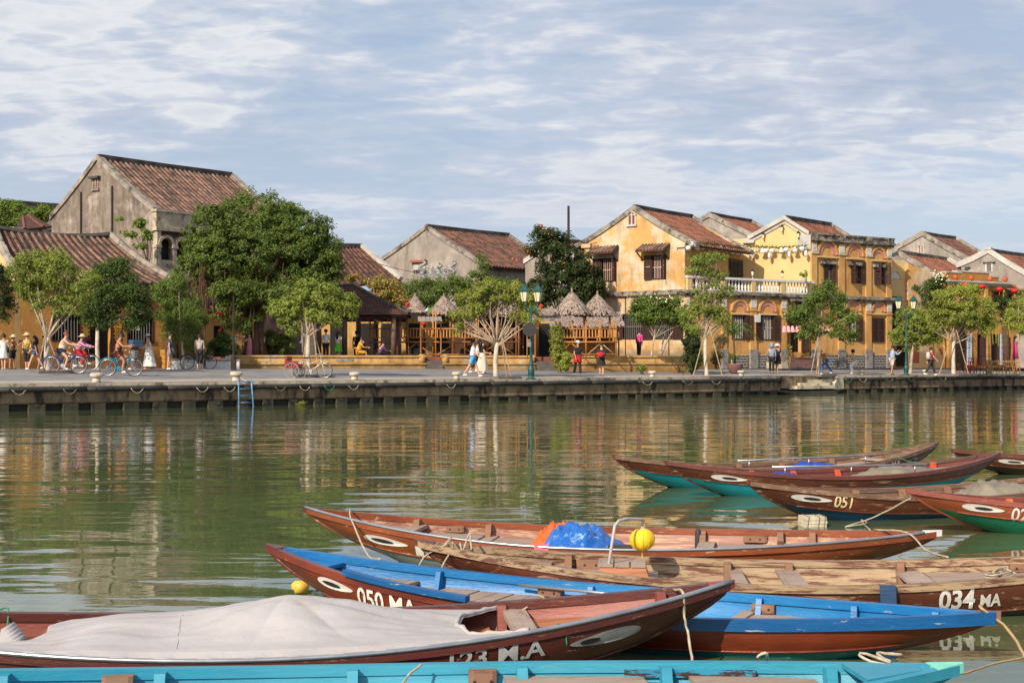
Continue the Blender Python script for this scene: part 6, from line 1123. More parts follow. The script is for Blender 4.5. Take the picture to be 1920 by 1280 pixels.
# cafe chairs and table at far right
WICK = M('wicker', L(186, 140, 88), L(150, 108, 66), 12, .8); REDW = M('red_lacquer', L(150, 42, 34), L(120, 32, 28), 6, .5)
def chair(label, px, W, rz, mat, tub=True):
    x, y = XY(px, W); t = thing('cafe_chair', label, 'chair', (x, y, gz(x, y)+.05), rz, 'cafe chairs on the pavement')
    for sx, sy in ((-1, -1), (1, -1), (1, 1), (-1, 1)): mb = MB(); mb.bar((sx*.2, sy*.2, 0), (sx*.2, sy*.2, .42), .035); part('leg', mb, mat, t)
    mb = MB(); mb.box(-.24, .24, -.24, .24, .42, .47); part('seat', mb, mat, t)
    mb = MB()
    if tub:
        for k in range(9): a = R(-10)+k*R(25); mb.bar((.25*cos(a), .25*sin(a), .47), (.30*cos(a), .30*sin(a), .75), .02)
        mb.tube([(.30*cos(a), .30*sin(a), .76+.04*sin(max(a, 0))) for a in [R(-20)+i*R(20) for i in range(12)]], .025, 6)
    else:
        for k in (-.2, 0, .2): mb.bar((k, .22, .47), (k, .26, .95), .03)
        mb.bar((-.22, .26, .95), (.22, .26, .95), .04); mb.bar((-.22, .24, .7), (.22, .24, .7), .03)
    part('backrest', mb, mat, t)
for i, (px, W, rz) in enumerate(((1853, 30.3, .5), (1865, 30.0, 2.8), (1877, 30.2, .2), (1890, 29.9, 3.3), (1903, 30.3, .4))): chair(f'tan tub chair at the long cafe table, {ORD[i]} from the left', px, W, rz, WICK)
for i, (px, W, rz) in enumerate(((1806, 30.2, 1.2), (1816, 30.0, -1.0), (1829, 30.2, -1.3))): chair(f'dark red wooden chair by the thick trunk, {ORD[i]} from the left', px, W, rz, REDW, False)
x, y = XY(1880, 29.6); t = thing('cafe_table', 'long tan cafe table among the tub chairs', 'table', (x, y, gz(x, y)+.05)); mb = MB(); mb.box(-.9, .9, -.3, .3, .7, .74); part('top', mb, WICK, t)
for sx in (-.8, .8):
    for sy in (-.25, .25): mb = MB(); mb.box(sx-.03, sx+.03, sy-.03, sy+.03, 0, .7); part('leg', mb, WICK, t)
x, y = XY(1819, 29.8); t = thing('cafe_table', 'small dark red table between the red chairs', 'table', (x, y, gz(x, y)+.05)); mb = MB(); mb.lathe([(.3, .7), (.3, .73)], 12); part('top', mb, REDW, t); mb = MB(); mb.tube([(0, 0, 0), (0, 0, .7)], .03, 6); part('leg', mb, REDW, t)
x, y = XY(1904, 29.2); mb = MB(); mb.lathe([(.22, -.55), (.14, .0), (.12, .35), (.16, .5), (.05, .56)], 10, (x, y, 2.45), 1, .5); tag(part('hanging_dress', mb, M('magenta', L(226, 70, 140), L(200, 56, 120), 4, .8), smooth=True), 'magenta dress hanging by the shop door at far right', 'dress')
x, y = XY(1892, 29.2); mb = MB(); mb.lathe([(.10, -.7), (.12, .0), (.09, .6)], 8, (x, y, 2.7), 1, .5); tag(part('hanging_scarf', mb, M('crimson', L(170, 36, 50), None, rough=.8), smooth=True), 'crimson cloth hanging by the shop door at far right', 'cloth')
# ---------------------------------------------------------------- people
SKJ = []
def skinobj(name, parent, verts, edges, radii, mat, extra=None, mats=None, sub=2):
    me = bpy.data.meshes.new(name); me.from_pydata([tuple(v) for v in verts], edges, []); 
    for mm in (mats or [mat]): me.materials.append(mm)
    o = bpy.data.objects.new(name, me); COL.objects.link(o); o.parent = parent; o.modifiers.new('s', 'SKIN'); d = me.skin_vertices[0].data
    for i, r in enumerate(radii): d[i].radius = (r, r) if not hasattr(r, '__len__') else r
    d[0].use_root = True; o.modifiers['s'].use_smooth_shade = True; m = o.modifiers.new('u', 'SUBSURF'); m.levels = sub; m.render_levels = sub; SKJ.append((o, extra)); return o
SKIN = M('skin', L(214, 164, 134), L(200, 150, 120), 5, .6, mode='obj'); SKIN2 = M('skin_tan', L(190, 134, 100), L(176, 122, 92), 5, .6, mode='obj'); EYE = M('eye_dark', (.01, .008, .006)); LIP = M('lip', L(170, 90, 80), None)
HAIRD = M('hair_dark', L(38, 28, 24), L(24, 18, 16), 20, .5, mode='obj'); HAIRR = M('hair_red', L(132, 62, 40), L(104, 46, 30), 20, .5, mode='obj')
def cloth(name, a=None, b_=None, sc_=5, **k): return MATS['cloth_'+name] if a is None else M('cloth_'+name, L(*a), L(*b_) if b_ else None, sc_, .85, .004, 30, mode='obj', **k)
SHOEW = cloth('shoe_white', (226, 222, 216)); SHOED = cloth('shoe_dark', (50, 44, 42)); SHOEO = cloth('sandal_orange', (206, 116, 60))
POSE = {  # lean, head pitch, (thigh, knee) x2, (upper arm, elbow, out) x2
 'stand': (2, 0, (4, 4), (-4, 2), (8, 15, 10), (-4, 12, 10)), 'walk': (4, 0, (24, 6), (-20, 14), (-22, 12, 8), (20, 28, 8)), 'stroll': (3, 2, (14, 4), (-12, 10), (-10, 14, 8), (12, 25, 8)),
 'photo': (3, 10, (5, 4), (-5, 3), (52, 80, 14), (46, 84, 14)), 'phone': (8, 30, (62, 64), (40, 52), (40, 62, 14), (46, 40, 12)), 'ride': (20, 5, (66, 58), (42, 62), (58, 18, 14), (54, 20, 14)),
 'bend': (42, -10, (38, 38), (-28, 14), (10, 50, 8), (34, 24, 8)), 'crouch': (18, -8, (46, 70), (26, 56), (34, 60, 8), (24, 70, 8)), 'sit': (14, 20, (84, 86), (78, 80), (38, 50, 12), (34, 56, 12)), 'hug': (4, 10, (8, 6), (-6, 3), (14, 90, 4), (10, 96, 4)), 'ground': (26, 25, (92, 130), (100, 120), (40, 50, 10), (36, 56, 10)), 'hold': (2, 5, (10, 4), (-10, 8), (14, 70, 10), (10, 66, 10))}
def person(label, px, W, face, pose, top, bot, h=1.66, hair=(HAIRD, 'short'), hat=None, shoe=SHOEW, skin=SKIN, zb=None, bag=None, base='ground', dy=0, slim=1.0):
    """face: degrees, 0 = walking to the right, -90 = facing us. top=(mat,sleeve) bot=(kind,mat,length)"""
    x, y = XY(px, W); y += dy; z = zb if zb is not None else gz(x, y); k = h/1.7; t = thing('person', label, 'person', (x, y, z), R(face), scale=k); P = POSE[pose]; ln = R(P[0]); V = Vector
    legs = []; low = 1e9
    for (th, kn), s_ in ((P[2], 1), (P[3], -1)):
        th_, sh = R(th), R(th-kn); hip = V((0, s_*.085, 0)); kn_ = hip+V((sin(th_), 0, -cos(th_)))*.43; an = kn_+V((sin(sh), 0, -cos(sh)))*.41; legs.append((hip, kn_, an)); low = min(low, an.z)
    pz = -low+.075
    if base != 'ground': pz = base/k
    pel = V((0, 0, pz)); U = V((sin(ln), 0, cos(ln))); waist = pel+U*.12; ch = pel+U*.34; nk = pel+U*.50; hp = R(P[0]*.4+P[1]); HU = V((sin(hp), 0, cos(hp))); nt_ = nk+HU*.07; hm = nk+HU*.165; ht = nk+HU*.235
    v = [pel, waist, ch, nk, nt_, hm, ht]; r = [(.115*slim, .13*slim), (.105*slim, .12*slim), (.12*slim, .135*slim), .06, .05, .088, .06]; e = [(0, 1), (1, 2), (2, 3), (3, 4), (4, 5), (5, 6)]; hands = []
    for (ua, el, out), s_ in ((P[4], 1), (P[5], -1)):
        sh_ = ch+U*.10+V((0, s_*.165, 0)); a, b_ = R(ua), R(ua+el); o_ = sin(R(out))*s_; elb = sh_+V((sin(a), o_, -cos(a))).normalized()*.28; wr = elb+V((sin(b_), -o_*.3, -cos(b_))).normalized()*.245; hd = wr+(wr-elb).normalized()*.07
        n = len(v); v += [sh_, elb, wr, hd]; r += [.052, .038, .026, .032]; e += [(2, n), (n, n+1), (n+1, n+2), (n+2, n+3)]; hands.append((sh_, elb, wr, hd, s_))
    for (hip, kn_, an), s_ in zip(legs, (1, -1)):
        n = len(v); hz_ = V((0, 0, pz)); toe = an+hz_+V((.13, 0, -.045)); v += [hip+hz_-V((0, 0, .03)), kn_+hz_, an+hz_, toe]; r += [.085, .056, .038, .03]; e += [(0, n), (n, n+1), (n+1, n+2), (n+2, n+3)]
    ex = MB(); ex.mi = 0
    f_ = V((cos(hp), 0, -sin(hp))); ex.ball(hm+f_*.088-HU*.01, .016, .014, .022, 8, 5)
    for s_ in (-1, 1): ex.mi = 0; ex.ball(hm+V((0, s_*.088, 0)), .018, .012, .028, 8, 4); ex.mi = 1; ex.ball(hm+f_*.083+V((0, s_*.03, 0))+HU*.012, .008, .011, .006, 6, 4)
    ex.mi = 2; ex.ball(hm+f_*.08-HU*.045, .008, .02, .005, 6, 4); ex.mi = 0
    for (sh_, elb, wr, hd, s_) in hands:
        D = (hd-wr).normalized(); S_ = V((0, 1, 0)).cross(D); S_ = S_.normalized() if S_.length > .1 else V((1, 0, 0)); Y_ = D.cross(S_)
        for i in range(4): b0 = hd-D*.01+S_*(.027-.018*i); l = (.062, .072, .068, .052)[i]; m1 = b0+D*l*.55; ex.tube([b0, m1, m1+(D*.8-Y_*s_*.5)*l*.5], [.0095, .009, .007], 5)
        b0 = wr+D*.03+S_*.03; ex.tube([b0, b0+(D*.6+S_*.7)*.04, b0+(D*.9+S_*.55)*.062], [.011, .01, .008], 5)
    skinobj('body', t, v, e, r, skin, ex, [skin, EYE, LIP])
    # top
    if top:
        m, sl = top; tv = [pel+U*.02, waist, ch, nk-U*.02]; tr_ = [(.138*slim, .152*slim), (.132*slim, .142*slim), (.142*slim, .156*slim), .072]; te = [(0, 1), (1, 2), (2, 3)]
        if sl != 'none':
            for (sh_, elb, wr, hd, s_) in hands:
                n = len(tv)
                if sl == 'long': tv += [sh_, elb, wr-(wr-elb)*.06]; tr_ += [.07, .054, .042]; te += [(2, n), (n, n+1), (n+1, n+2)]
                else: tv += [sh_, sh_.lerp(elb, .6)]; tr_ += [.07, .064]; te += [(2, n), (n, n+1)]
        skinobj('top', t, tv, te, tr_, m)
    if bot:
        kd, m, L_ = bot
        if kd in ('pants', 'shorts'):
            tv = [pel+U*.03]; tr_ = [(.132*slim, .15*slim)]; te = []
            for (hip, kn_, an), s_ in zip(legs, (1, -1)):
                hz_ = V((0, 0, pz)); n = len(tv)
                if kd == 'pants': tv += [hip+hz_-V((0, 0, .03)), kn_+hz_, kn_.lerp(an, L_)+hz_]; tr_ += [.10, .076, .062]; te += [(0, n), (n, n+1), (n+1, n+2)]
                else: tv += [hip+hz_-V((0, 0, .03)), hip.lerp(kn_, L_)+hz_]; tr_ += [.105, .092]; te += [(0, n), (n, n+1)]
            skinobj('trousers' if kd == 'pants' else 'shorts', t, tv, te, tr_, m)
        else:
            mb = MB(); hem = (legs[0][1 if L_ < .5 else 2]+legs[1][1 if L_ < .5 else 2])/2+V((0, 0, pz)); n = 24; rows = 7; vs = []; fs = []
            spread = max(abs(legs[0][1 if L_ < .5 else 2].x-legs[1][1 if L_ < .5 else 2].x)/2+.08, .17)
            for j in range(rows+1):
                u = j/rows; c = (waist+U*.02).lerp(hem+V((0, 0, .06)), u); rx = .13+(spread-.1)*u+.05*u**.5; ry = .145+.08*u
                for i in range(n): a = 2*pi*i/n; q = 1+.10*u*sin(a*6+u*2); vs.append(c+V((rx*q*cos(a), ry*q*sin(a), 0)))
            for j in range(rows):
                for i in range(n): fs.append((j*n+i, j*n+(i+1) % n, (j+1)*n+(i+1) % n, (j+1)*n+i))
            mb.add(vs, fs); part('skirt', mb, m, t, smooth=True)
    for (hip, kn_, an) in legs: a = an+V((0, 0, pz)); mb = MB(); mb.lathe([(.038, -.075), (.042, -.06), (.038, -.03), (.024, .0)], 10, (a.x+.055, a.y, a.z), 2.6, 1); part('shoe', mb, shoe, t, smooth=True)
    hm_, st_ = hair; c = hm-f_*.015+HU*.018; mb = MB(); n = 12; vs = []; fs = []
    for j in range(6):
        th = pi*j/9
        for i in range(n):
            a = 2*pi*i/n; fr_ = cos(a); drop = .0 if j < 5 else (-.035 if fr_ < .3 else .05); rr_ = .102*sin(th)+.004; vs.append(c+f_*rr_*1.12*cos(a)+V((0, 1, 0))*rr_*sin(a)+HU*(.105*cos(th)+drop))
    for j in range(5):
        for i in range(n): fs.append((j*n+i, (j+1)*n+i, (j+1)*n+(i+1) % n, j*n+(i+1) % n))
    mb.add(vs, fs); bk = c-f_*.06
    if st_ == 'long': mb.tube([bk, bk-f_*.045-V((0, 0, .12)), bk-f_*.05-V((0, 0, .28)), bk-f_*.02-V((0, 0, .36))], [.085, .085, .075, .03], 8)
    if st_ == 'bun': mb.ball(c+HU*.11-f_*.04, .05)
    if st_ == 'bob': mb.lathe([(.06, -.13), (.11, -.11), (.118, -.03), (.10, .05)], 12, tuple(c-f_*.02))
    part('hair', mb, hm_, t, smooth=True)
    if hat:
        kd, m = hat; c = hm+HU*.07; mb = MB()
        if kd == 'cap': mb.lathe([(.112, -.02), (.112, .02), (.09, .07), (.02, .095)], 12, tuple(c)); b0 = c+f_*.14; mb.hexa([b0+V((-.06, -.07, -.02)), b0+V((.05, -.05, -.035)), b0+V((.05, .05, -.035)), b0+V((-.06, .07, -.02)), b0+V((-.06, -.07, -.008)), b0+V((.05, -.05, -.02)), b0+V((.05, .05, -.02)), b0+V((-.06, .07, -.008))])
        elif kd == 'hood': mb.lathe([(.10, -.22), (.135, -.12), (.13, -.02), (.10, .06), (.03, .10)], 12, tuple(c-f_*.02))
        else: mb.lathe([(.21, -.035), (.20, -.01), (.115, .01), (.105, .08), (.06, .11), (.02, .115)], 14, tuple(c))
        part('hat', mb, m, t, smooth=True)
    if bag:
        kd, m = bag; mb = MB()
        if kd == 'back': c = ch-V((.17*cos(ln), 0, 0))-U*.06; mb.lathe([(.06, -.22), (.15, -.19), (.16, 0), (.13, .17), (.05, .22)], 12, tuple(c), .75, 1)
        elif kd == 'side': c = waist+V((0, -.19, -.08)); mb.lathe([(.03, -.14), (.11, -.12), (.11, .05), (.08, .10), (.02, .11)], 10, tuple(c), 1, .5); mb.tube([c+V((0, 0, .1)), ch+V((.1, -.05, .05)), ch+U*.13+V((0, .1, 0))], .012, 5)
        elif kd == 'front': c = hands[0][3].lerp(hands[1][3], .5)+V((.03, 0, -.05)); mb.lathe([(.08, -.14), (.16, -.1), (.17, .04), (.1, .12)], 10, tuple(c), .6, 1)
        elif kd == 'camera': c = hands[0][3].lerp(hands[1][3], .5)+V((.02, 0, .02)); mb.box(c.x-.03, c.x+.03, c.y-.07, c.y+.07, c.z-.04, c.z+.05); mb.tube([c, c+V((.1, 0, 0))], .03, 8)
        elif kd == 'phone': c = hands[0][3].lerp(hands[1][3], .5)+V((.04, 0, .02)); mb.box(c.x-.005, c.x+.005, c.y-.035, c.y+.035, c.z-.06, c.z+.07)
        part(dict(back='backpack', side='shoulder_bag', front='held_bag', camera='held_camera', phone='phone')[kd], mb, m, t, smooth=kd not in ('camera', 'phone'))
    return t
C = cloth; BLKc = C('black', (44, 42, 44), (34, 32, 34)); WHc = C('white', (228, 224, 218), (210, 206, 200)); NAV = C('navy', (44, 50, 74)); REDc = C('red', (206, 36, 42), (180, 28, 34)); GRYc = C('grey', (120, 120, 124), (100, 100, 104)); DEN = C('denim', (70, 104, 150), (52, 84, 130)); STR = cloth('straw', (212, 190, 148), (190, 166, 124), 30)
FLO = C('flower_shirt', (214, 186, 50), (40, 38, 30), 22, lo=.48, hi=.52); FLO2 = C('orange_flower_shirt', (176, 128, 50), (50, 40, 34), 22, lo=.48, hi=.52); FLD = C('flower_dress', (44, 36, 36), (206, 92, 60), 14, lo=.54, hi=.58)
m, nt, b = newmat('cloth_stripes'); wv = N(nt, 'ShaderNodeTexWave', i_Scale=9.0); wv.bands_direction = 'Y'; nt.links.new(coords(nt, 'obj'), wv.inputs[0]); nt.links.new(ramp(nt, wv.outputs[0], [(.45, L(60, 48, 50)), (.55, L(208, 198, 192))]).outputs[0], b.inputs['Base Color']); STRP = m
m, nt, b = newmat('cloth_red_stripes'); wv = N(nt, 'ShaderNodeTexWave', i_Scale=5.0); wv.bands_direction = 'Z'; nt.links.new(coords(nt, 'obj'), wv.inputs[0]); nt.links.new(ramp(nt, wv.outputs[0], [(.45, L(40, 30, 32)), (.55, L(200, 56, 46))]).outputs[0], b.inputs['Base Color']); RSTR = m
person('woman in white with a black shoulder bag, walking off at the far left edge', 7, 40, 100, 'stroll', (WHc, 'long'), ('skirt', WHc, .4), bag=('side', BLKc), hair=(HAIRD, 'bun'))
person('person in an orange-patterned shirt and black shorts raising a camera at far left', 23, 39.5, -20, 'photo', (FLO2, 'short'), ('shorts', BLKc, .95), 1.6, hat=('brim', STR), bag=('camera', BLKc), shoe=SHOED, skin=SKIN2)
person('man in a bright yellow and black flowered shirt and dark trousers', 51, 39.8, -100, 'stand', (FLO, 'short'), ('pants', BLKc, .35), 1.68, hat=('brim', STR), shoe=SHOED, slim=1.1)
person('woman in dark tee and denim shorts striding with a small red bag', 66, 41, 185, 'walk', (NAV, 'short'), ('shorts', DEN, .5), 1.6, hair=(HAIRD, 'long'), bag=('side', REDc))
person('man in white cap and pale blue shirt behind the far left tree trunk', 83, 40.5, 10, 'stand', (C('pale_blue', (186, 196, 212)), 'long'), ('pants', NAV, .95), 1.62, hat=('cap', WHc), shoe=SHOED)
person('red-haired woman in a cream top riding the blue bicycle', 115, 46.6, 0, 'ride', (C('cream', (216, 200, 180)), 'none'), ('shorts', NAV, .45), 1.72, hair=(HAIRR, 'bun'), base=.93, skin=SKIN, slim=1.08, dy=-.0)
person('woman in a pink jacket, red trousers and straw hat riding behind', 146, 42.5, 0, 'ride', (C('orchid', (206, 146, 190), (190, 128, 176)), 'long'), ('pants', REDc, .9), 1.56, hat=('brim', STR), base=.84)
person('woman in a flowered dress cycling while looking at her phone', 221, 47.2, 0, 'phone', (FLD, 'none'), ('shorts', FLD, .55), 1.7, hair=(HAIRD, 'bun'), base=.92, skin=SKIN2, bag=('phone', BLKc))
person('woman in a long white sundress and white cap walking by the cafe', 279, 40.5, 180, 'hold', (WHc, 'none'), ('skirt', WHc, .9), 1.62, hat=('cap', WHc), shoe=SHOEO)
person('man in a blue-grey tee and grey shorts walking past the cafe corner', 318, 41.3, 8, 'stand', (C('slate', (66, 84, 104), (56, 72, 92)), 'short'), ('shorts', C('dusty', (140, 132, 138)), .85), 1.7, slim=1.15)
person('woman in a striped shirt and black trousers looking at the parked bicycle', 374, 40.2, 95, 'stand', (STRP, 'short'), ('pants', BLKc, .6), 1.64, shoe=SHOEO, slim=1.05)
person('woman in a rose dress behind the left end of the park wall', 469, 36.9, 175, 'photo', (C('rose', (206, 130, 150), (190, 112, 134)), 'none'), ('skirt', C('rose', None), .9), 1.6, zb=1.62)
person('dark-clothed person facing the woman in rose', 459, 36.5, 0, 'stand', (C('plum', (84, 50, 70)), 'short'), ('pants', C('dgreen', (50, 60, 54)), .95), 1.6, zb=1.62)
person('man in a white shirt seen from behind under the pavilion', 611, 35.6, 90, 'stand', (WHc, 'short'), ('pants', BLKc, .95), 1.7, zb=ZT-.25)
person('woman in white top and bright green skirt under the pavilion', 634, 35.6, 60, 'stand', (WHc, 'short'), ('skirt', C('lime', (96, 190, 50)), .4), 1.58, zb=ZT-.25, hair=(HAIRD, 'long'))
person('person in mustard yellow sitting on the park wall by the pavilion column', 672, 36.4, 10, 'sit', (C('mustard', (214, 160, 40)), 'short'), ('shorts', C('mustard', None), .9), 1.65, base=.30, zb=1.95, skin=SKIN2)
person('dark-dressed person sitting beside the one in mustard', 686, 36.2, 190, 'sit', (C('wine', (70, 40, 50)), 'short'), ('pants', BLKc, .9), 1.6, base=.28, zb=1.95)
person('woman in purple sitting low on the terrace with her back turned', 711, 36.2, 40, 'ground', (C('purple', (92, 66, 96)), 'long'), ('pants', BLKc, .9), 1.55, base=.12, zb=ZT)
person('man in a black cap standing in the shade of the pavilion', 669, 34.2, 100, 'stand', (BLKc, 'short'), ('pants', BLKc, .9), 1.7, hat=('cap', BLKc), zb=ZT-.3)
person('man in white tee and light blue shorts striding past the park wall', 886, 41, 0, 'walk', (C('ice', (206, 222, 236)), 'short'), ('shorts', C('sky_shorts', (76, 154, 208), (110, 180, 220)), .85), 1.74)
person('woman in black top and long cream skirt behind the striding man', 905, 39.2, 5, 'hold', (BLKc, 'short'), ('skirt', C('cream', None), .9), 1.66, hair=(HAIRD, 'long'))
person('woman in a black backpack half hidden behind the striding man', 894, 38.6, 0, 'walk', (WHc, 'short'), ('pants', BLKc, .6), 1.6, bag=('back', BLKc))
person('man in white cap, black tee and a red jacket tied round his waist', 1083, 38.2, -70, 'stroll', (BLKc, 'short'), ('pants', BLKc, .95), 1.7, hat=('cap', WHc), skin=SKIN2, bag=None)
x, y = XY(1083, 38.2); mb = MB(); mb.lathe([(.19, .62), (.21, .66), (.19, .85), (.17, .97), (.155, 1.0)], 14, (x, y, gz(x, y)), 1, .8); tag(part('tied_jacket', mb, REDc, smooth=True), 'red jacket tied round the waist of the man in the white cap', 'jacket')
person('woman in a black dress holding a red bag, standing at the quay', 1128, 38.2, -100, 'hug', (BLKc, 'long'), ('skirt', BLKc, .35), 1.62, hair=(HAIRD, 'long'), bag=('front', REDc), shoe=SHOED)
person('person in a grey hoodie with the hood up by the boat landing', 1447, 33.2, 80, 'stand', (C('hoodie', (140, 150, 164), (120, 130, 144)), 'long'), ('pants', BLKc, .95), 1.7, hat=('hood', C('hoodie', None)), shoe=SHOED)
person('woman in black dress and white hat carrying a large backpack', 1457, 33.0, 60, 'stroll', (BLKc, 'short'), ('skirt', BLKc, .35), 1.66, hat=('brim', WHc), bag=('back', C('pack', (60, 64, 66))), slim=1.15)
person('woman in ripped jeans and an orange headscarf bending forward at the landing', 1548, 32.9, 195, 'bend', (C('teal_top', (60, 90, 90), (206, 130, 80)), 'short'), ('pants', DEN, .95), 1.66, hair=(M('hair_ginger', L(216, 138, 88), None), 'bob'), bag=('back', C('tan_bag', (196, 130, 80))))
person('woman with bobbed hair and white trousers crouching to take a picture', 1603, 32.6, 180, 'crouch', (C('leafy', (206, 190, 150), (150, 120, 80), 20), 'short'), ('pants', WHc, .95), 1.6, hair=(HAIRD, 'bob'), zb=None)
person('man in open blue shirt and beige shorts photographing with a camera', 1673, 32.0, 12, 'photo', (C('chambray', (150, 168, 196), (170, 184, 208)), 'long'), ('shorts', C('beige', (200, 190, 174)), .95), 1.74, bag=('camera', BLKc), shoe=SHOED, skin=SKIN2)
person('man in red striped tee with white backpack walking behind the bollard', 1745, 31.8, 5, 'walk', (RSTR, 'short'), ('pants', C('track', (52, 48, 52)), .95), 1.72, bag=('back', C('white_pack', (186, 186, 184))), hair=(HAIRD, 'short'))
person('woman in magenta top behind the barred ground window of the yellow gable', 1192, 31.2, 60, 'stand', (M('magenta', None), 'long'), ('pants', BLKc, .9), 1.6, zb=1.98, dy=-2.2)
x, y = XY(1083, 38.2)

# ---------------------------------------------------------------- boats
RBR = L(112, 52, 34); WORN = L(186, 150, 112)
H_BR = MHULL('hull_brown', L(108, 58, 40), L(80, 44, 32), L(172, 134, 100), .57, .64, .4)
H_OR = MHULL('hull_orange_brown', L(146, 76, 42), L(118, 60, 34), L(204, 176, 140), .60, .66, .35)
H_RED = MHULL('hull_dark_red', L(96, 46, 36), L(74, 36, 30), L(150, 130, 110), .60, .66, .35)
H_MAH = MHULL('hull_mahogany', L(132, 58, 32), L(96, 40, 26), L(176, 140, 104), .66, .72, .3)
H_RUST = MHULL('hull_rust', L(152, 80, 50), L(134, 66, 42), L(190, 150, 116), .62, .7, .4)
I_PINK = MHULL('inside_pinkish', L(146, 88, 74), L(122, 66, 56), L(190, 154, 124), .50, .58, .5, fade=L(164, 122, 100))
I_RED = MHULL('inside_red', L(148, 80, 66), L(126, 64, 52), L(180, 132, 110), .58, .68, .45)
I_TAN = MHULL('inside_tan', L(176, 150, 116), L(156, 130, 100), L(104, 66, 50), .47, .57, .7)
I_BROWN = MHULL('inside_brown', L(128, 96, 74), L(108, 80, 62), L(160, 130, 106), .52, .62, .7)
I_WINE = MHULL('inside_wine', L(118, 66, 54), L(98, 54, 44), L(160, 110, 92), .58, .66, .5)
BLU = MHULL('paint_blue', L(18, 112, 172), L(14, 98, 158), L(140, 160, 176), .62, .70, .35, fade=L(44, 130, 182))
BLU2 = MHULL('paint_blue_rail', L(14, 90, 146), L(12, 78, 132), L(196, 196, 180), .62, .68, .4)
CYN = MHULL('paint_cyan', L(44, 142, 166), L(34, 128, 154), L(104, 140, 144), .60, .70, .45, fade=L(66, 156, 178))
TURQ = MHULL('low_turquoise', L(36, 170, 186), L(24, 150, 170), L(96, 150, 140), .56, .66, .4)
DBLU = MHULL('low_blue', L(24, 78, 116), L(20, 64, 100), L(70, 90, 100), .58, .68, .4)
GRN = MHULL('low_green', L(34, 132, 98), L(26, 112, 84), L(30, 70, 60), .56, .66, .4)
GRYL = MHULL('low_zinc', L(150, 158, 160), L(124, 132, 136), L(90, 90, 88), .58, .68, .35)
DRKL = MHULL('low_dark', L(66, 60, 56), L(50, 46, 44), L(94, 84, 76), .58, .68, .4)
TEAL_L = MHULL('low_teal', L(22, 118, 124), L(18, 98, 106), L(110, 190, 200), .60, .70, .35)
DECK = MHULL('deck_board', L(168, 146, 130), L(144, 122, 106), L(128, 100, 80), .54, .66, .8, (1, 12, 12))
DECKC = MHULL('deck_board_cross', L(170, 148, 132), L(146, 124, 108), L(126, 100, 82), .54, .66, .8, (12, 1.5, 12))
DECKR = MHULL('deck_board_red', L(186, 122, 84), L(164, 100, 66), L(132, 78, 54), .54, .66, .6, (1.2, 12, 12))
RIBM = MHULL('rib_wood', L(150, 112, 86), L(124, 90, 70), L(92, 64, 50), .54, .64, .8)
ALU = M('aluminium', L(196, 196, 198), L(170, 170, 172), 6, .3, metal=.8); EWH = M('eye_white', L(228, 224, 214), L(206, 200, 190), 8, .6, mode='obj', dirt=L(170, 150, 130), dlo=.62, dhi=.7); EBL = M('eye_black', L(40, 34, 34), None, rough=.6); LETW = M('letter_white', L(226, 222, 212), L(206, 200, 190), 6, .7, mode='obj', dirt=L(120, 80, 64), dlo=.61, dhi=.66, dscale=16)
BILGE = M('bilge_zinc', L(186, 194, 200), L(160, 168, 174), 3, .45, mode='obj')
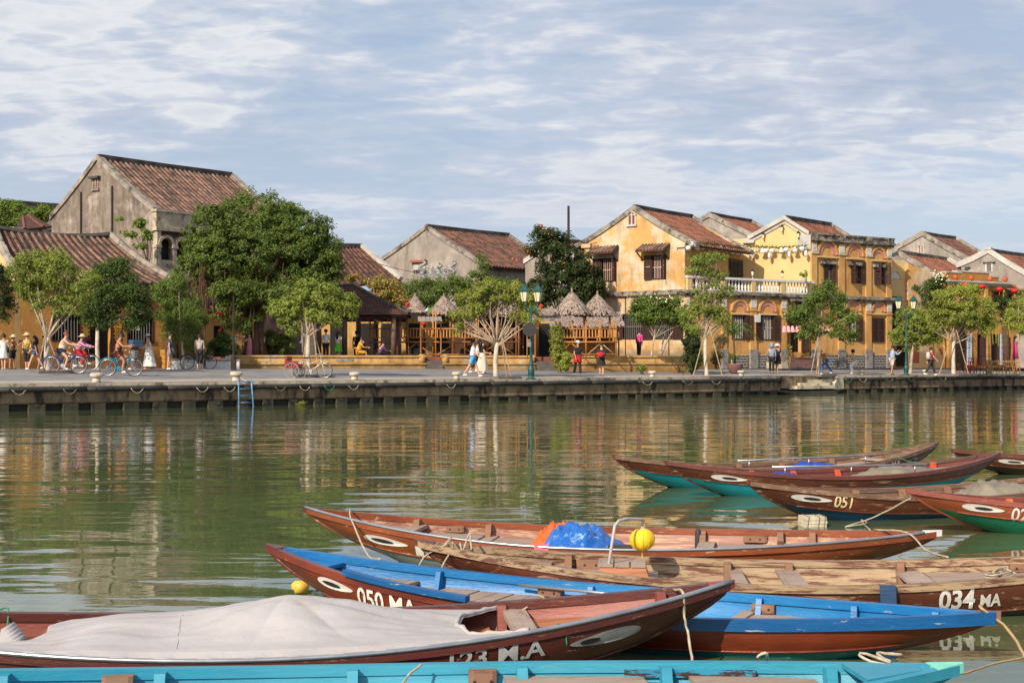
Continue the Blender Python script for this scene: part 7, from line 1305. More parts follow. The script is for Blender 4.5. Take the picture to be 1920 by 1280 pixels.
class Boat:
    def __init__(s, label, P, Q, zl, zr, B=1.15, z0=.20, up=H_BR, lo=TURQ, ins=I_BROWN, rail=None, split=.52, zm=None, draft=.10, bow=2.1, tipl=None, tipr=None, contract=.32, dk=DECK, fz=.03, far_ins=False):
        P = Vector(P[:2]); Q = Vector(Q[:2]); s.c = (P+Q)/2; s.L = (Q-P).length; s.rz = atan2((Q-P).y, (Q-P).x); s.B = B; s.z0 = z0; s.zl = zl; s.zr = zr; s.sp = split; s.dr = draft; s.bow = bow; s.ct = contract; s.ins = ins; s.dk = dk; s.fz = fz
        s.t = thing('wooden_boat', label, 'boat', (s.c.x, s.c.y, 0), s.rz, 'moored wooden rowing boats'); n = 44; S = [-1+2*i/n for i in range(n+1)]; s.S = S
        rail = rail or ins
        for sd in (-1, 1):
            for nm, v0, v1, m in (('upper_strake', 0, split, up), ('lower_strake', split, 1, lo)):
                mb = MB(); k = 4; vs = [s.side(q, v0+(v1-v0)*j/k, sd) for q in S for j in range(k+1)]; w_ = k+1
                fs = [(i*w_+j, i*w_+j+1, (i+1)*w_+j+1, (i+1)*w_+j) for i in range(n) for j in range(k)]; mb.add(vs, fs); part(nm, mb, m, s.t, smooth=True)
            mb = MB(); a = [s.side(q, split, sd, .006) for q in S[2:-2]]; mb.tube(a, .008, 4); part('seam_batten', mb, up, s.t, smooth=True)
            mb = MB(); vs = []; fs = []; k = 4
            for q in S:
                ve = max(.02, s.vz(q, fz)); vs += [s.side(q, ve*j/k, sd, -.03) for j in range(k+1)]
            w_ = k+1; fs = [(i*w_+j, (i+1)*w_+j, (i+1)*w_+j+1, i*w_+j+1) for i in range(n) for j in range(k)]; mb.add(vs, fs); part('inner_side', mb, ins, s.t, smooth=True)
            mb = MB(); 
            for i in range(n):
                q0, q1 = S[i], S[i+1]; r = []
                for q in (q0, q1):
                    g = Vector(s.side(q, 0, sd)); y1 = g.y+sd*.014; y0 = g.y-sd*min(.045, abs(g.y)+.02); r.append((g.x, y0, y1, g.z))
                (xa, a0, a1, za), (xb, b0, b1, zb) = r; mb.hexa([(xa, a0, za-.035), (xb, b0, zb-.035), (xb, b1, zb-.035), (xa, a1, za-.035), (xa, a0, za+.012), (xb, b0, zb+.012), (xb, b1, zb+.012), (xa, a1, za+.012)])
            part('gunwale', mb, (ins if far_ins and sd > 0 else rail), s.t)
        mb = MB(); vs = []; 
        for q in S: vs += [s.side(q, 1, -1), s.side(q, 1, 1)]
        mb.add(vs, [(2*i, 2*i+2, 2*i+3, 2*i+1) for i in range(n)]); part('bottom', mb, lo, s.t)
        mb = MB(); vs = []
        for q in S: z = max(fz, s.side(q, 1, 1)[2]+.02); ve = max(.02, s.vz(q, fz)); a, b_ = s.side(q, ve, -1, -.02), s.side(q, ve, 1, -.02); vs += [a, b_]
        mb.add(vs, [(2*i, 2*i+2, 2*i+3, 2*i+1) for i in range(n)]); part('bilge', mb, BILGE, s.t)
        for sg in (-1, 1): mb = MB(); mb.tube([(s.side(sg, v_, 1)[0], 0, s.side(sg, v_, 1)[2]) for v_ in [k/8 for k in range(9)]], [.016]*9, 6); part('stem', mb, up, s.t, smooth=True)
        for sg, m in ((-1, tipl), (1, tipr)):       # solid wooden end blocks
            q0 = .955*sg; g = [s.side(q0, 0, -1), s.side(q0, 0, 1), s.side(sg*.999, 0, 1)]; mb = MB(); e = Vector(s.side(sg, 0, 1))+Vector((sg*.025, 0, .02)); mb.prism([Vector(g[0])+Vector((0, -.012, .016)), Vector(g[1])+Vector((0, .012, .016)), e+Vector((0, .012, 0)), e-Vector((0, .012, 0))], (0, 0, -.045)); part('end_block', mb, m or up, s.t)
    def hw(s, q): return s.B/2*max(0, (1-abs(q)**s.bow))+.006
    def zg(s, q): return s.z0+((s.zl if q < 0 else s.zr)-s.z0)*abs(q)**2.0
    def zb(s, q): return -s.dr+(.10)*abs(q)**4
    def side(s, q, v, sd, off=0):
        X = q*s.L/2*(1-s.ct*abs(q)**1.2*v**1.45); w0 = s.hw(q); w1 = w0*.60; w_ = w0+(w1-w0)*v**1.15+.05*sin(pi*v)*min(1, w0*3)+off
        if off < 0: w_ = max(.002, w_)
        return (X, sd*w_, s.zg(q)+(s.zb(q)-s.zg(q))*v)
    def vz(s, q, z): return min(.97, (s.zg(q)-z)/(s.zg(q)-s.zb(q)))
    def iw(s, q, z): return max(.004, abs(s.side(q, max(0, s.vz(q, z)), 1, -.036)[1]))
    def X(s, q, z=None): return s.side(q, 0 if z is None else max(0, s.vz(q, z)), 1)[0]
    def q_at(s, x, z=None):
        lo, hi = -1.0, 1.0
        for _ in range(30): m = (lo+hi)/2; lo, hi = (m, hi) if s.X(m, z) < x else (lo, m)
        return (lo+hi)/2
    def deck(s, q0, q1, z, n, cross=True, mat=None, th=.022, name='floor_board', tilt=0):
        """cross: boards lie across the boat, else along it"""
        z = .10+(z-.17)*.5 if z > .1 else .05
        mat = mat or (DECKC if cross and s.dk is DECK else s.dk)
        if cross:
            for i in range(n):
                a, b_ = q0+(q1-q0)*(i+.04)/n, q0+(q1-q0)*(i+.96)/n; lift = lambda u: .62*(s.zg(u)-s.z0); zz_ = z+random.uniform(-.003, .003); wa, wb = s.iw(a, z+lift(a))-.004, s.iw(b_, z+lift(b_))-.004; xa, xb = s.X(a, z+lift(a)), s.X(b_, z+lift(b_))
                mb = MB(); za, zb2 = zz_+lift(a), zz_+lift(b_); mb.hexa([(xa, -wa, za), (xb, -wb, zb2), (xb, wb, zb2), (xa, wa, za), (xa, -wa, za+th), (xb, -wb, zb2+th), (xb, wb, zb2+th), (xa, wa, za+th)]); part(name, mb, mat, s.t)
        else:
            for i in range(n):
                mb = MB(); vs = []; k = 6; f0, f1 = -1+2*(i+.03)/n, -1+2*(i+.97)/n; zz_ = z+random.uniform(-.003, .003)
                for j in range(k+1): q = q0+(q1-q0)*j/k; zl_ = zz_+.62*(s.zg(q)-s.z0); w_ = s.iw(q, zl_)-.004; x = s.X(q, zl_); vs += [(x, f0*w_, zl_), (x, f1*w_, zl_), (x, f1*w_, zl_+th), (x, f0*w_, zl_+th)]
                fs = [(3, 2, 1, 0), (4*k, 4*k+1, 4*k+2, 4*k+3)]
                for j in range(k):
                    for e in range(4): fs.append((4*j+e, 4*j+(e+1) % 4, 4*(j+1)+(e+1) % 4, 4*(j+1)+e))
                mb.add(vs, fs); part(name, mb, mat, s.t)
    def thwart(s, q, dz=.05, w_=.12, mat=None, z=None):
        z = (.12+(z-.17)*.5) if z is not None else s.zg(q)-dz; xa, xb = s.X(q, z)-w_/2, s.X(q, z)+w_/2; a, b_ = s.iw(s.q_at(xa, z), z)+.01, s.iw(s.q_at(xb, z), z)+.01; mb = MB()
        mb.hexa([(xa, -a, z-.03), (xb, -b_, z-.03), (xb, b_, z-.03), (xa, a, z-.03), (xa, -a, z), (xb, -b_, z), (xb, b_, z), (xa, a, z)]); part('thwart', mb, mat or DECKC, s.t)
    def rib(s, q, sd, mat=None, w_=.05, top=.0, dep=.06):
        z1 = s.zg(q)+top; z0 = s.fz if abs(q) < .6 else z1-.10; x = s.X(q); mb = MB()
        p1, p0 = s.iw(q, s.zg(q)-.001), s.iw(q, z0+.02); mb.hexa([(x-w_/2, sd*p0, z0), (x+w_/2, sd*p0, z0), (x+w_/2, sd*(p0-dep*1.5), z0), (x-w_/2, sd*(p0-dep*1.5), z0), (x-w_/2, sd*(p1+.0), z1), (x+w_/2, sd*p1, z1), (x+w_/2, sd*(p1-dep), z1), (x-w_/2, sd*(p1-dep), z1)]); part('rib', mb, mat or RIBM, s.t)
    def cleat(s, q, sd, mat=None, w_=.16, h=.05, z=-.06):
        x = s.X(q); y = s.iw(q, s.zg(q)+z); zz_ = s.zg(q)+z; mb = MB(); mb.prism([(x-w_/2, sd*y, zz_-h/2), (x-w_/2, sd*(y-.05), zz_-h/2), (x-w_/2+.02, sd*(y-.06), zz_-h/2), (x+w_/2-.02, sd*(y-.06), zz_-h/2), (x+w_/2, sd*(y-.05), zz_-h/2), (x+w_/2, sd*y, zz_-h/2)], (0, 0, h)); c = part('cleat', mb, mat or RIBM, s.t)
        mb = MB()
        for dx in (-.04, .04): mb.lathe([(.008, 0), (.008, .004)], 6, (0, 0, 0)); mb.v[-12:] = [(x+dx+v[0], sd*(y-.060)-sd*v[2], zz_+v[1]) for v in mb.v[-12:]]
        part('bolt_head', mb, EBL, c, kind='stuff')
    def qv(s, x, v):
        lo, hi = -1.0, 1.0
        for _ in range(26): m = (lo+hi)/2; lo, hi = (m, hi) if s.side(m, max(v, 0), 1)[0] < x else (lo, m)
        return (lo+hi)/2
    def decal(s, pts, sd, off, mat, name, par=None):
        mb = MB(); n = len(pts); vs = []
        for o_ in (off, off-.004): vs += [s.side(s.qv(x, v), v, sd, o_) for x, v in pts]
        mb.add(vs, [tuple(range(n)), tuple(range(n, 2*n))[::-1]]+[(i, n+i, n+(i+1) % n, (i+1) % n) for i in range(n)]); return part(name, mb, mat, par or s.t)
    def v_of(s, x, z): q = s.q_at(x); return (s.zg(q)-z)/(s.zg(q)-s.zb(q))
    def eye(s, x, ln, h, sd=-1, vc=.26, flip=1, black=(.0, .42), outline=False, c=None):
        """almond eye painted on the bow"""
        pts = []; n = 20
        for i in range(n): a = 2*pi*i/n; pts.append((x+ln/2*cos(a), vc+h*sin(a)*(1-.35*flip*cos(a))))
        e = s.decal(pts, sd, .006, c or EWH, 'painted_eye'); pts = [(x+ln*(black[0]*flip+.5*black[1]*cos(2*pi*i/n)), vc+h*.42*sin(2*pi*i/n)) for i in range(n)]; s.decal(pts, sd, .010, EBL, 'pupil', e)
    def lettering(s, txt, x0, x1, vt, vb, sd=-1, mat=None, bold=.015, track=1, lean=0):
        me = text_mesh(txt, 1, bold, 1, lean); xs = [v.co.x for v in me.vertices]; ys = [v.co.y for v in me.vertices]; ax, bx, ay, by = min(xs), max(xs), min(ys), max(ys)
        bm = bmesh.new(); bm.from_mesh(me); bmesh.ops.triangulate(bm, faces=bm.faces); bmesh.ops.subdivide_edges(bm, edges=[e for e in bm.edges if e.calc_length() > .25], cuts=2); bm.to_mesh(me); bm.free()
        for v in me.vertices: x = x0+(v.co.x-ax)/(bx-ax)*(x1-x0); vv = vb+(v.co.y-ay)/(by-ay)*(vt-vb); q = s.qv(x, vv); v.co = s.side(q, vv, sd, .007)
        me.materials.append(mat or LETW); return part('lettering', me, None, s.t)
    def W(s, x, y, z): return Matrix.Translation((s.c.x, s.c.y, 0)) @ Matrix.Rotation(s.rz, 4, 'Z') @ Vector((x, y, z))
    def lx(s, px, side=-1, z=.3):
        """local x of the near gunwale point that shows at photo column px"""
        lo, hi = -1.0, 1.0
        for _ in range(30):
            m = (lo+hi)/2; p = s.W(*s.side(m, .2, side)); c = 960+FPX*p.x/p.y; lo, hi = (m, hi) if c < px else (lo, m)
        return s.side((lo+hi)/2, .2, side)[0]
    def lq(s, px, side=-1): return s.q_at(s.lx(px, side))
def PT(px, py, z): p = PZ(px, py, z); return (p.x, p.y)
def rope(label, pts, r=.009, mat=None, n=10, sag=0, cat='rope'):
    P = [Vector(p) for p in pts]; out = []
    if len(P) == 2: out = [P[0].lerp(P[1], k/n)-Vector((0, 0, sag*4*(k/n)*(1-k/n))) for k in range(n+1)]
    else:
        for i in range(len(P)-1):
            p0, p1, p2, p3 = P[max(i-1, 0)], P[i], P[i+1], P[min(i+2, len(P)-1)]
            for k in range(5): t = k/5; out.append(.5*((2*p1)+(p2-p0)*t+(2*p0-5*p1+4*p2-p3)*t*t+(3*p1-p0-3*p2+p3)*t**3))
        out.append(P[-1])
    out = [o_+Vector((random.uniform(-1, 1), random.uniform(-1, 1), random.uniform(-1, 1)))*r*.35 for o_ in out]; mb = MB(); mb.tube(out, [r*.8*random.uniform(.85, 1.15) for _ in out], 6); return tag(part('rope', mb, mat or ROPE, smooth=True), label, cat)
# B1 farthest boat
b1_ = Boat('farthest brown boat with turquoise bottom and number 191 MA, behind the others', PT(1152, 858, .42), PT(1757, 832, .45), .44, .46, 1.2, .22, H_BR, TURQ, I_BROWN, split=.40)
b1_.deck(-.72, -.45, .22, 3, False); b1_.deck(.45, .8, .24, 3, False); b1_.deck(-.4, .4, .08, 9); [b1_.rib(q, sd) for q in (-.42, -.15, .12, .42, .62) for sd in (-1, 1)]; b1_.thwart(.62); b1_.lettering('191 MA', b1_.lx(1650), b1_.lx(1688), .08, .36); b1_.eye(b1_.lx(1712), .3, .09, flip=-1, c=M('eye_grey', L(150, 150, 146), None))
b2_ = Boat('brown boat with bright turquoise bottom and red end post, second from the back', PT(1249, 869, .42), PT(1873, 853, .38), .44, .40, 1.2, .22, H_BR, TURQ, I_WINE, split=.42)
b2_.deck(-.75, -.5, .22, 3, False); b2_.deck(.5, .8, .23, 3, False, th=.03); b2_.deck(-.45, .45, .08, 9); [b2_.rib(q, sd, M('rib_red', L(196, 84, 54), None)) for q in (-.42, -.15, .12, .42, .66) for sd in (-1, 1)]; b2_.eye(b2_.lx(1368), .42, .09)
b3_ = Boat('brown boat numbered 051 with a dark blue bottom and painted eye', PT(1405, 904, .42), (7.2, 17.0), .42, .38, 1.25, .21, H_BR, DBLU, I_BROWN)
b3_.deck(-.72, -.35, .24, 4, False); b3_.deck(.3, .8, .24, 4, False); [b3_.rib(q, sd) for q in (-.32, -.05, .2, .45, .66) for sd in (-1, 1)]; b3_.eye(b3_.lx(1523), .40, .09, vc=.24); b3_.lettering('051', b3_.lx(1565), b3_.lx(1598), .06, .42, mat=M('letter_cream', L(236, 214, 160), None)); b3_.cleat(.5, 1); b3_.thwart(-.33)
b5_ = Boat('dark boat with a low bow poking in behind the far boats at the right edge', PT(1786, 843, .38), (11.8, 23.0), .38, .38, 1.2, .20, H_BR, DRKL, I_WINE); b5_.deck(-.75, -.3, .24, 3, False, M('deck_wet', L(176, 150, 128), None)); b5_.eye(b5_.lx(1902), .45, .09); [b5_.rib(q, 1) for q in (-.3, 0, .3)]
b4_ = Boat('rust-brown boat numbered 024 with a green bottom at the right edge', PT(1705, 918, .42), (9.0, 14.8), .42, .38, 1.3, .22, H_RUST, GRN, I_RED, split=.42)
b4_.deck(-.7, .3, .2, 4, False, DECKR); [b4_.rib(q, sd, M('rib_orange', L(206, 112, 64), L(180, 92, 52), 6)) for q in (-.5, -.34, -.18, -.02, .14) for sd in (1,)]; b4_.eye(b4_.lx(1844), .36, .09, vc=.22); b4_.lettering('024 MA', b4_.lx(1897), b4_.lx(1897)+.5, .1, .46)
# B6
b6_ = Boat('long orange-brown boat with painted eye carrying a blue tarpaulin', PT(573, 953, .42), PT(1760, 998, .33), .42, .33, 1.50, .22, H_OR, GRYL, I_PINK, H_OR, split=.5, tipl=H_RED, tipr=WHITE, contract=.34)
b6_.deck(-.86, -.68, .30, 3, False); b6_.deck(-.64, -.45, .22, 3, False); b6_.deck(-.42, -.2, .17, 3, False); b6_.thwart(-.66); b6_.thwart(-.43, .1); b6_.thwart(-.19, .12); b6_.deck(-.16, -.10, .14, 1); b6_.deck(.27, .33, .20, 1); b6_.deck(.34, .55, .17, 4, False); b6_.deck(.555, .60, .2, 1); b6_.deck(.62, .84, .2, 3, False); b6_.deck(.60, .615, .2, 1)
for q in (-.66, -.43, -.19, .06, .28, .53, .63): b6_.rib(q, 1); 
for q in (.53,): b6_.rib(q, -1, None, .05, .05)
b6_.cleat(-.54, 1); b6_.cleat(-.24, 1, w_=.12); b6_.cleat(.45, 1, w_=.2)
b6_.eye(b6_.lx(722), .42, .09, vc=.28, black=(-.08, .5)); b6_.lettering('1', b6_.lx(778), b6_.lx(793), .1, .48); b6_.lettering('2', b6_.lx(798), b6_.lx(822), .1, .48)
# B7
b7_ = Boat('worn brown boat numbered 034 MA with pale interior, lantern pole and wooden chest', PT(784, 1016, .40), (4.5, 9.5), .40, .40, 1.2, .21, H_BR, DRKL, I_TAN, split=.62)
b7_.deck(-.84, -.66, .28, 3, False); b7_.thwart(-.63, .08, .14); b7_.deck(-.6, -.36, .2, 4, False); b7_.deck(-.16, -.12, .24, 1); b7_.deck(-.03, .035, .25, 1); b7_.deck(.05, .06, .1, 1); b7_.deck(.30, .37, .24, 1); b7_.deck(.38, .56, .22, 3, False); b7_.deck(.57, .62, .235, 1); b7_.deck(.63, .86, .22, 4, False)
for q in (-.6, -.16, .01, .31, .66): b7_.rib(q, 1)
b7_.cleat(-.54, 1, w_=.2, h=.07); b7_.cleat(-.47, 1, w_=.12); b7_.cleat(.62, 1, w_=.16)
b7_.lettering('034', b7_.lx(1761), b7_.lx(1829), .10, .52, bold=.03); b7_.lettering('MA', b7_.lx(1839), b7_.lx(1879), .24, .50, bold=.03)
x = b7_.lx(1663); q = b7_.q_at(x); mb = MB(); y = -b7_.hw(q); mb.hexa([(x-.05, y-.06, b7_.zg(q)-.16), (x+.05, y-.06, b7_.zg(q)-.16), (x+.05, y+.05, b7_.zg(q)-.12), (x-.05, y+.05, b7_.zg(q)-.12), (x-.05, y-.035, b7_.zg(q)+.015), (x+.05, y-.035, b7_.zg(q)+.015), (x+.05, y+.03, b7_.zg(q)+.015), (x-.05, y+.03, b7_.zg(q)+.015)]); part('blue_block', mb, MHULL('worn_blue', L(34, 70, 110), L(28, 60, 96), L(110, 90, 80), .54, .62), b7_.t)
# wooden chest, lantern pole and lantern standing in it
cx_ = b7_.lx(1172, 1); t = thing('wooden_chest', 'small wooden chest with slatted lid standing in the boat under the lantern', 'chest', b7_.W(cx_, .0, .11), b7_.rz)
mb = MB(); mb.hexa([(-.19, -.17, 0), (.19, -.17, 0), (.19, .17, 0), (-.19, .17, 0), (-.17, -.13, .15), (.14, -.13, .15), (.14, .15, .15), (-.17, .15, .15)]); part('box', mb, DECKR, t)
for k in range(3): mb = MB(); mb.box(-.18+.11*k, -.08+.11*k, -.14, .16, .151, .172); part('lid_board', mb, DECKC, t)
pb = b7_.W(b7_.lx(1137, 1), -.12, .1); t = thing('lantern_pole', 'curved grey metal pole holding the yellow lantern over the boat', 'pole', pb); px0 = [pb, WP(1145, 1035, pb.y), WP(1153, 985, pb.y), WP(1160, 976, pb.y+.05), WP(1175, 972, pb.y+.15), WP(1197, 973, pb.y+.25), WP(1207, 976, pb.y+.3)]
mb = MB(); mb.tube(px0, .011, 8); part('pole', mb, M('pole_grey', L(176, 172, 168), None, rough=.5), t, True, True)
lp = WP(1204, 1011, pb.y+.3); t = thing('lantern', 'yellow silk lantern hanging from the curved pole over the boats', 'lantern', lp); r = .088; mb = MB(); n = 24; prof = [(r*max(.24, sin(pi*i/12)), -r*cos(pi*i/12)*.9) for i in range(13)]; mb.lathe(prof, n); mb.v = [(v[0]*(1.0 if (i % n) % 2 else .97), v[1]*(1.0 if (i % n) % 2 else .97), v[2]) for i, v in enumerate(mb.v)]; part('shade', mb, YL, t, smooth=True)
for k in range(12): a = 2*pi*k/12; mb = MB(); mb.tube([(1.012*r*max(.24, sin(pi*i/10))*cos(a), 1.012*r*max(.24, sin(pi*i/10))*sin(a), -r*cos(pi*i/10)*.9) for i in range(11)], .0016, 4); part('rib', mb, M('lantern_wire', L(214, 180, 60), None), t)
mb = MB(); mb.lathe([(.022, .078), (.022, .09)], 12); mb.tube([(-.02, 0, .085), (-.012, 0, .12), (0, 0, .135), (.012, 0, .12), (.02, 0, .085)], .002, 5); mb.tube([(0, 0, .13), (.002, 0, (ZP(976, FPX/lp.y))-lp.z)], .0022, 5); part('cap', mb, M('cap_metal', L(190, 180, 170), None), t); mb = MB(); mb.tube([(0, 0, -.08), (0, 0, -.17)], [.003, .003], 5); mb.tube([(0, 0, -.17), (0, 0, -.2)], [.012, .004], 6); part('tassel', mb, YL, t)
# B8 blue boat
b8_ = Boat('bright blue lined boat numbered 050 MA with brown hull and slatted floor', PT(504, 1024, .40), PT(1868, 1152, .28), .40, .28, 1.08, .20, H_MAH, TEAL_L, BLU, H_MAH, far_ins=True, split=.56, tipl=H_MAH, tipr=RIBM)
b8_.deck(-.93, -.80, .36, 1, False, BLU, name='foredeck'); b8_.deck(-.80, -.60, .2, 7); b8_.thwart(-.56, .12, .12); b8_.deck(-.52, -.10, .15, 8); b8_.deck(.36, .40, .17, 1); b8_.deck(.40, .58, .15, 2, False); b8_.deck(.58, .64, .16, 4); b8_.deck(.645, .68, .18, 1); b8_.deck(.68, .84, .17, 3, False)
for q in (-.52, -.08, .16, .40, .655, .86): b8_.rib(q, 1, BLU, .035, 0, .05)
mb = MB(); q0_ = b8_.lq(1195); n = 20
for i in range(n):
    a, b_ = [Vector(b8_.side(q0_+(1-q0_)*k/n, 0, -1)) for k in (i, i+1)]; mb.hexa([a+Vector((0, -.020, -.05)), b_+Vector((0, -.020, -.05)), b_+Vector((0, .004, -.05)), a+Vector((0, .004, -.05)), a+Vector((0, -.024, .018)), b_+Vector((0, -.024, .018)), b_+Vector((0, .03, .018)), a+Vector((0, .03, .018))])
part('painted_rail', mb, BLU2, b8_.t)
b8_.cleat(-.2, 1); b8_.cleat(.41, 1, w_=.14); b8_.eye(b8_.lx(628), .34, .09, vc=.22, black=(-.1, .5)); b8_.lettering('050 MA', b8_.lx(670), b8_.lx(782), .10, .46, bold=.02)
# B9 red boat with white cover
b9_ = Boat('dark red boat numbered 123 M.A half covered by a white cloth', (-3.95, 7.25), PT(1369, 1093, .45), .4, .45, 1.34, .21, H_RED, DRKL, I_RED, H_RED, split=.6, tipr=MHULL('tip_red', L(160, 66, 60), L(140, 56, 50), L(190, 138, 120), .58, .68), contract=.34, dk=DECKR)
b9_.deck(-.9, .05, .16, 6, False); b9_.deck(.20, .52, .17, 4, False); b9_.thwart(.56, .03, .13); b9_.deck(.60, .86, .22, 3, False)
for q in (-.3, .19, .53, .86): b9_.rib(q, 1, I_RED)
b9_.cleat(.24, 1, MHULL('cleat_red', L(150, 76, 50), L(126, 60, 40), L(176, 120, 90)), .16, .07, -.07); b9_.cleat(-.32, 1, None, .16, .06)
b9_.eye(b9_.lx(1137), .40, .09, flip=-1, vc=.26, black=(.22, .28), c=M('eye_zinc', L(164, 162, 156), L(140, 138, 134), 6)); b9_.lettering('123 M.A', b9_.lx(843), b9_.lx(1023), .08, .34, bold=.02, mat=M('letter_zinc', L(190, 188, 182), L(160, 158, 154), 8))
mb = MB(); S = [q for q in b9_.S if q > -1.0]; a = [Vector(b9_.side(q, 0, -1))+Vector((0, -.012, .014)) for q in S]; mb.tube(a, .013, 6); part('rail_strip', mb, ALU, b9_.t, smooth=True)
# B10 cyan boat along the bottom edge
b10_ = Boat('cyan painted boat along the bottom edge of the picture', (-3.3, 5.90), PT(1796, 1250, .28), .36, .28, 1.28, .20, CYN, DRKL, CYN, CYN, split=.6, tipr=M('mint', L(140, 220, 190), L(110, 200, 180), 8, .5, mode='obj'), contract=.3)
b10_.deck(-.9, -.25, .2, 5, False, M('deck_cyan', L(60, 160, 190), L(48, 140, 172), 4, .6)); b10_.deck(.25, .5, .24, 4, False); b10_.thwart(.53, .08, .16, CYN); b10_.deck(.58, .8, .26, 3, False); b10_.deck(.82, .93, .40, 1, False, CYN, name='foredeck')
for q in (-.6, -.35, -.02, .28, .53, .8): b10_.rib(q, 1, CYN, .05)
b10_.cleat(-.42, 1, w_=.14, h=.10, z=-.06); b10_.cleat(.21, 1, w_=.13, h=.10, z=-.06)
mb = MB(); x0, x1 = b10_.lx(1170, 1), b10_.lx(1420, 1); n = 8; pp_ = [Vector(b10_.side(b10_.q_at(x0+(x1-x0)*k/n), .12, 1, -.05)) for k in range(n+1)]
for k in range(n): mb.bar(pp_[k], pp_[k+1], .02, .035)
part('worn_batten', mb, MHULL('batten_cyan', L(36, 140, 170), L(28, 124, 156), L(60, 34, 30), .48, .52), b10_.t)
# white cloth over B9
t = thing('white_cloth', 'large white cover cloth draped in a peak over the dark red boat', 'cloth', b9_.W(-.6, 0, .25)); nx, ny = 220, 60; vs = []; x0, x1 = b9_.lx(-90), b9_.lx(1000, -1)
pk = b9_.lx(545, 1)+.02; mb = MB(); xa_, xc_ = b9_.lx(940, 1), b9_.lx(820, -1)
from mathutils import noise as MN
for i in range(nx+1):
    for j in range(ny+1):
        v_ = j/ny; xe = x1-(x1-xa_)*v_-.30*sin(pi*v_); xo = x0+.42*v_**.8+.04*sin(v_*14); xs_ = xo+(xe-xo)*i/nx; q = b9_.q_at(xs_); w_ = b9_.hw(q)+.012; y = -w_+2*w_*v_*.95; zr = b9_.zg(q)+.020
        dx, dv = xs_-pk, (v_-.6)*1.3; rad = sqrt(dx*dx+dv*dv); g = math.exp(-(rad/.62)**1.25); ang = atan2(dv, dx)
        pl = 1/(1+math.exp(-(xs_-(x0+.55))*10))*1/(1+math.exp((xs_-(pk-.75))*8)); cr_ = sin(pi*v_)**.6
        z = zr+g*.18*sin(pi*min(1, v_*1.0))**.35-.05*max(0, (v_-.75)/.25)**1.2*(1-min(1, g*1.8))+pl*.055*cr_-.075*sin(pi*v_)**1.2*(1-min(1, g*1.6))*(1-pl*.8)
        z += (.020*abs(sin(ang*4+1))**.7*min(1, rad*2.5)-.010)*min(1, g*2.2)*sin(pi*v_)        # pleats run down from the peak
        z += (.034*(.35-abs(MN.noise(Vector((xs_*.9+v_*.8, v_*5, 1.3)))))+.014*(.3-abs(MN.noise(Vector((xs_*2.6-v_*1.5, v_*11, 7))))))*sin(pi*v_)+.007*MN.noise(Vector((xs_*5, v_*9, 4)))*sin(pi*v_)
        if xs_ > xc_: k = (xs_-xc_)/(x1-xc_); z -= .05*k*sin(pi*v_)**.6; z += .016*abs(sin(v_*12+xs_*2.0))*k*sin(pi*v_)
        if v_ < .05: z = zr+.003+.004*sin(xs_*30)
        vs.append((xs_, y, z))
fs = [(i*(ny+1)+j, (i+1)*(ny+1)+j, (i+1)*(ny+1)+j+1, i*(ny+1)+j+1) for i in range(nx) for j in range(ny)]
mb.add([b9_.W(*v) for v in vs], fs); CL = M('white_cloth', L(184, 178, 176), L(170, 163, 161), 1.5, .9, .006, 9, dirt=L(168, 152, 138), dlo=.58, dhi=.75, dscale=1.6)
me_ = part('sheet', mb, CL, t, True, True); ms = me_.modifiers.new('thick', 'SOLIDIFY'); ms.thickness = .004
def P_(xs_, v_, up=.004):
    i = min(nx, max(0, round((xs_-(x0+.42*v_**.8+.04*sin(v_*14)))/(x1-(x1-xa_)*v_-.30*sin(pi*v_)-(x0+.42*v_**.8+.04*sin(v_*14)))*nx))); v = vs[i*(ny+1)+round(v_*ny)]; return b9_.W(v[0], v[1], v[2]+up)
for xs_ in (b9_.lx(330),): mb = MB(); mb.tube([P_(xs_-.12*v_, v_, .002) for v_ in [k/10 for k in range(1, 10)]], .0012, 4); part('seam', mb, CL, t, True, True)
mb = MB(); mb.tube([P_(x1-.02-(x1-xa_)*v_-.30*sin(pi*v_), v_, .006) for v_ in [k/30 for k in range(31)]], [.011+.006*(k % 3 == 0) for k in range(31)], 7); part('hem', mb, CL, t, True, True)
mb = MB()
for k in range(5): a = b9_.W(b9_.lx(40+k*9, 1), .36-.05*k, .23-.008*k); mb.tube([a, a+Vector((-.02, -.08, -.03)), a+Vector((.01, -.2, -.08)), a+Vector((-.03, -.3, -.09))], [.015, .03, .035, .02], 7)
part('gathered_end', mb, CL, t, True, True)
# tarpaulins
def lump(label, mat, x0, x1, y0, y1, zb_, zt_, boat, name='tarpaulin', seed=1, pk_=.4, sh=1.2):
    rr = random.Random(seed); n, m = 44, 30; vs = []; ph = rr.random()*6
    for i in range(n+1):
        for j in range(m+1):
            u, v_ = i/n, j/m; e = min(1, 1.35*(sin(pi*u)**.6)*(sin(pi*v_)**.5)); h_ = zb_+(zt_-zb_)*e*(1-abs(u-pk_)*sh*.35)*(1-.55*abs(MN.noise(Vector((u*3.2+ph, v_*3, 0))))-.38*abs(MN.noise(Vector((u*8, v_*7+ph, 2))))-.12*abs(MN.noise(Vector((u*20, v_*18, 5))))); vs.append(boat.W(x0+(x1-x0)*u+.03*sin(v_*9+ph), y0+(y1-y0)*v_+.03*sin(u*8), max(zb_, h_)))
    mb = MB(); mb.add(vs, [(i*(m+1)+j, (i+1)*(m+1)+j, (i+1)*(m+1)+j+1, i*(m+1)+j+1) for i in range(n) for j in range(m)]); o = part(name, mb, mat, None, smooth=True); return tag(o, label, 'tarpaulin' if name == 'tarpaulin' else name.replace('_', ' '))
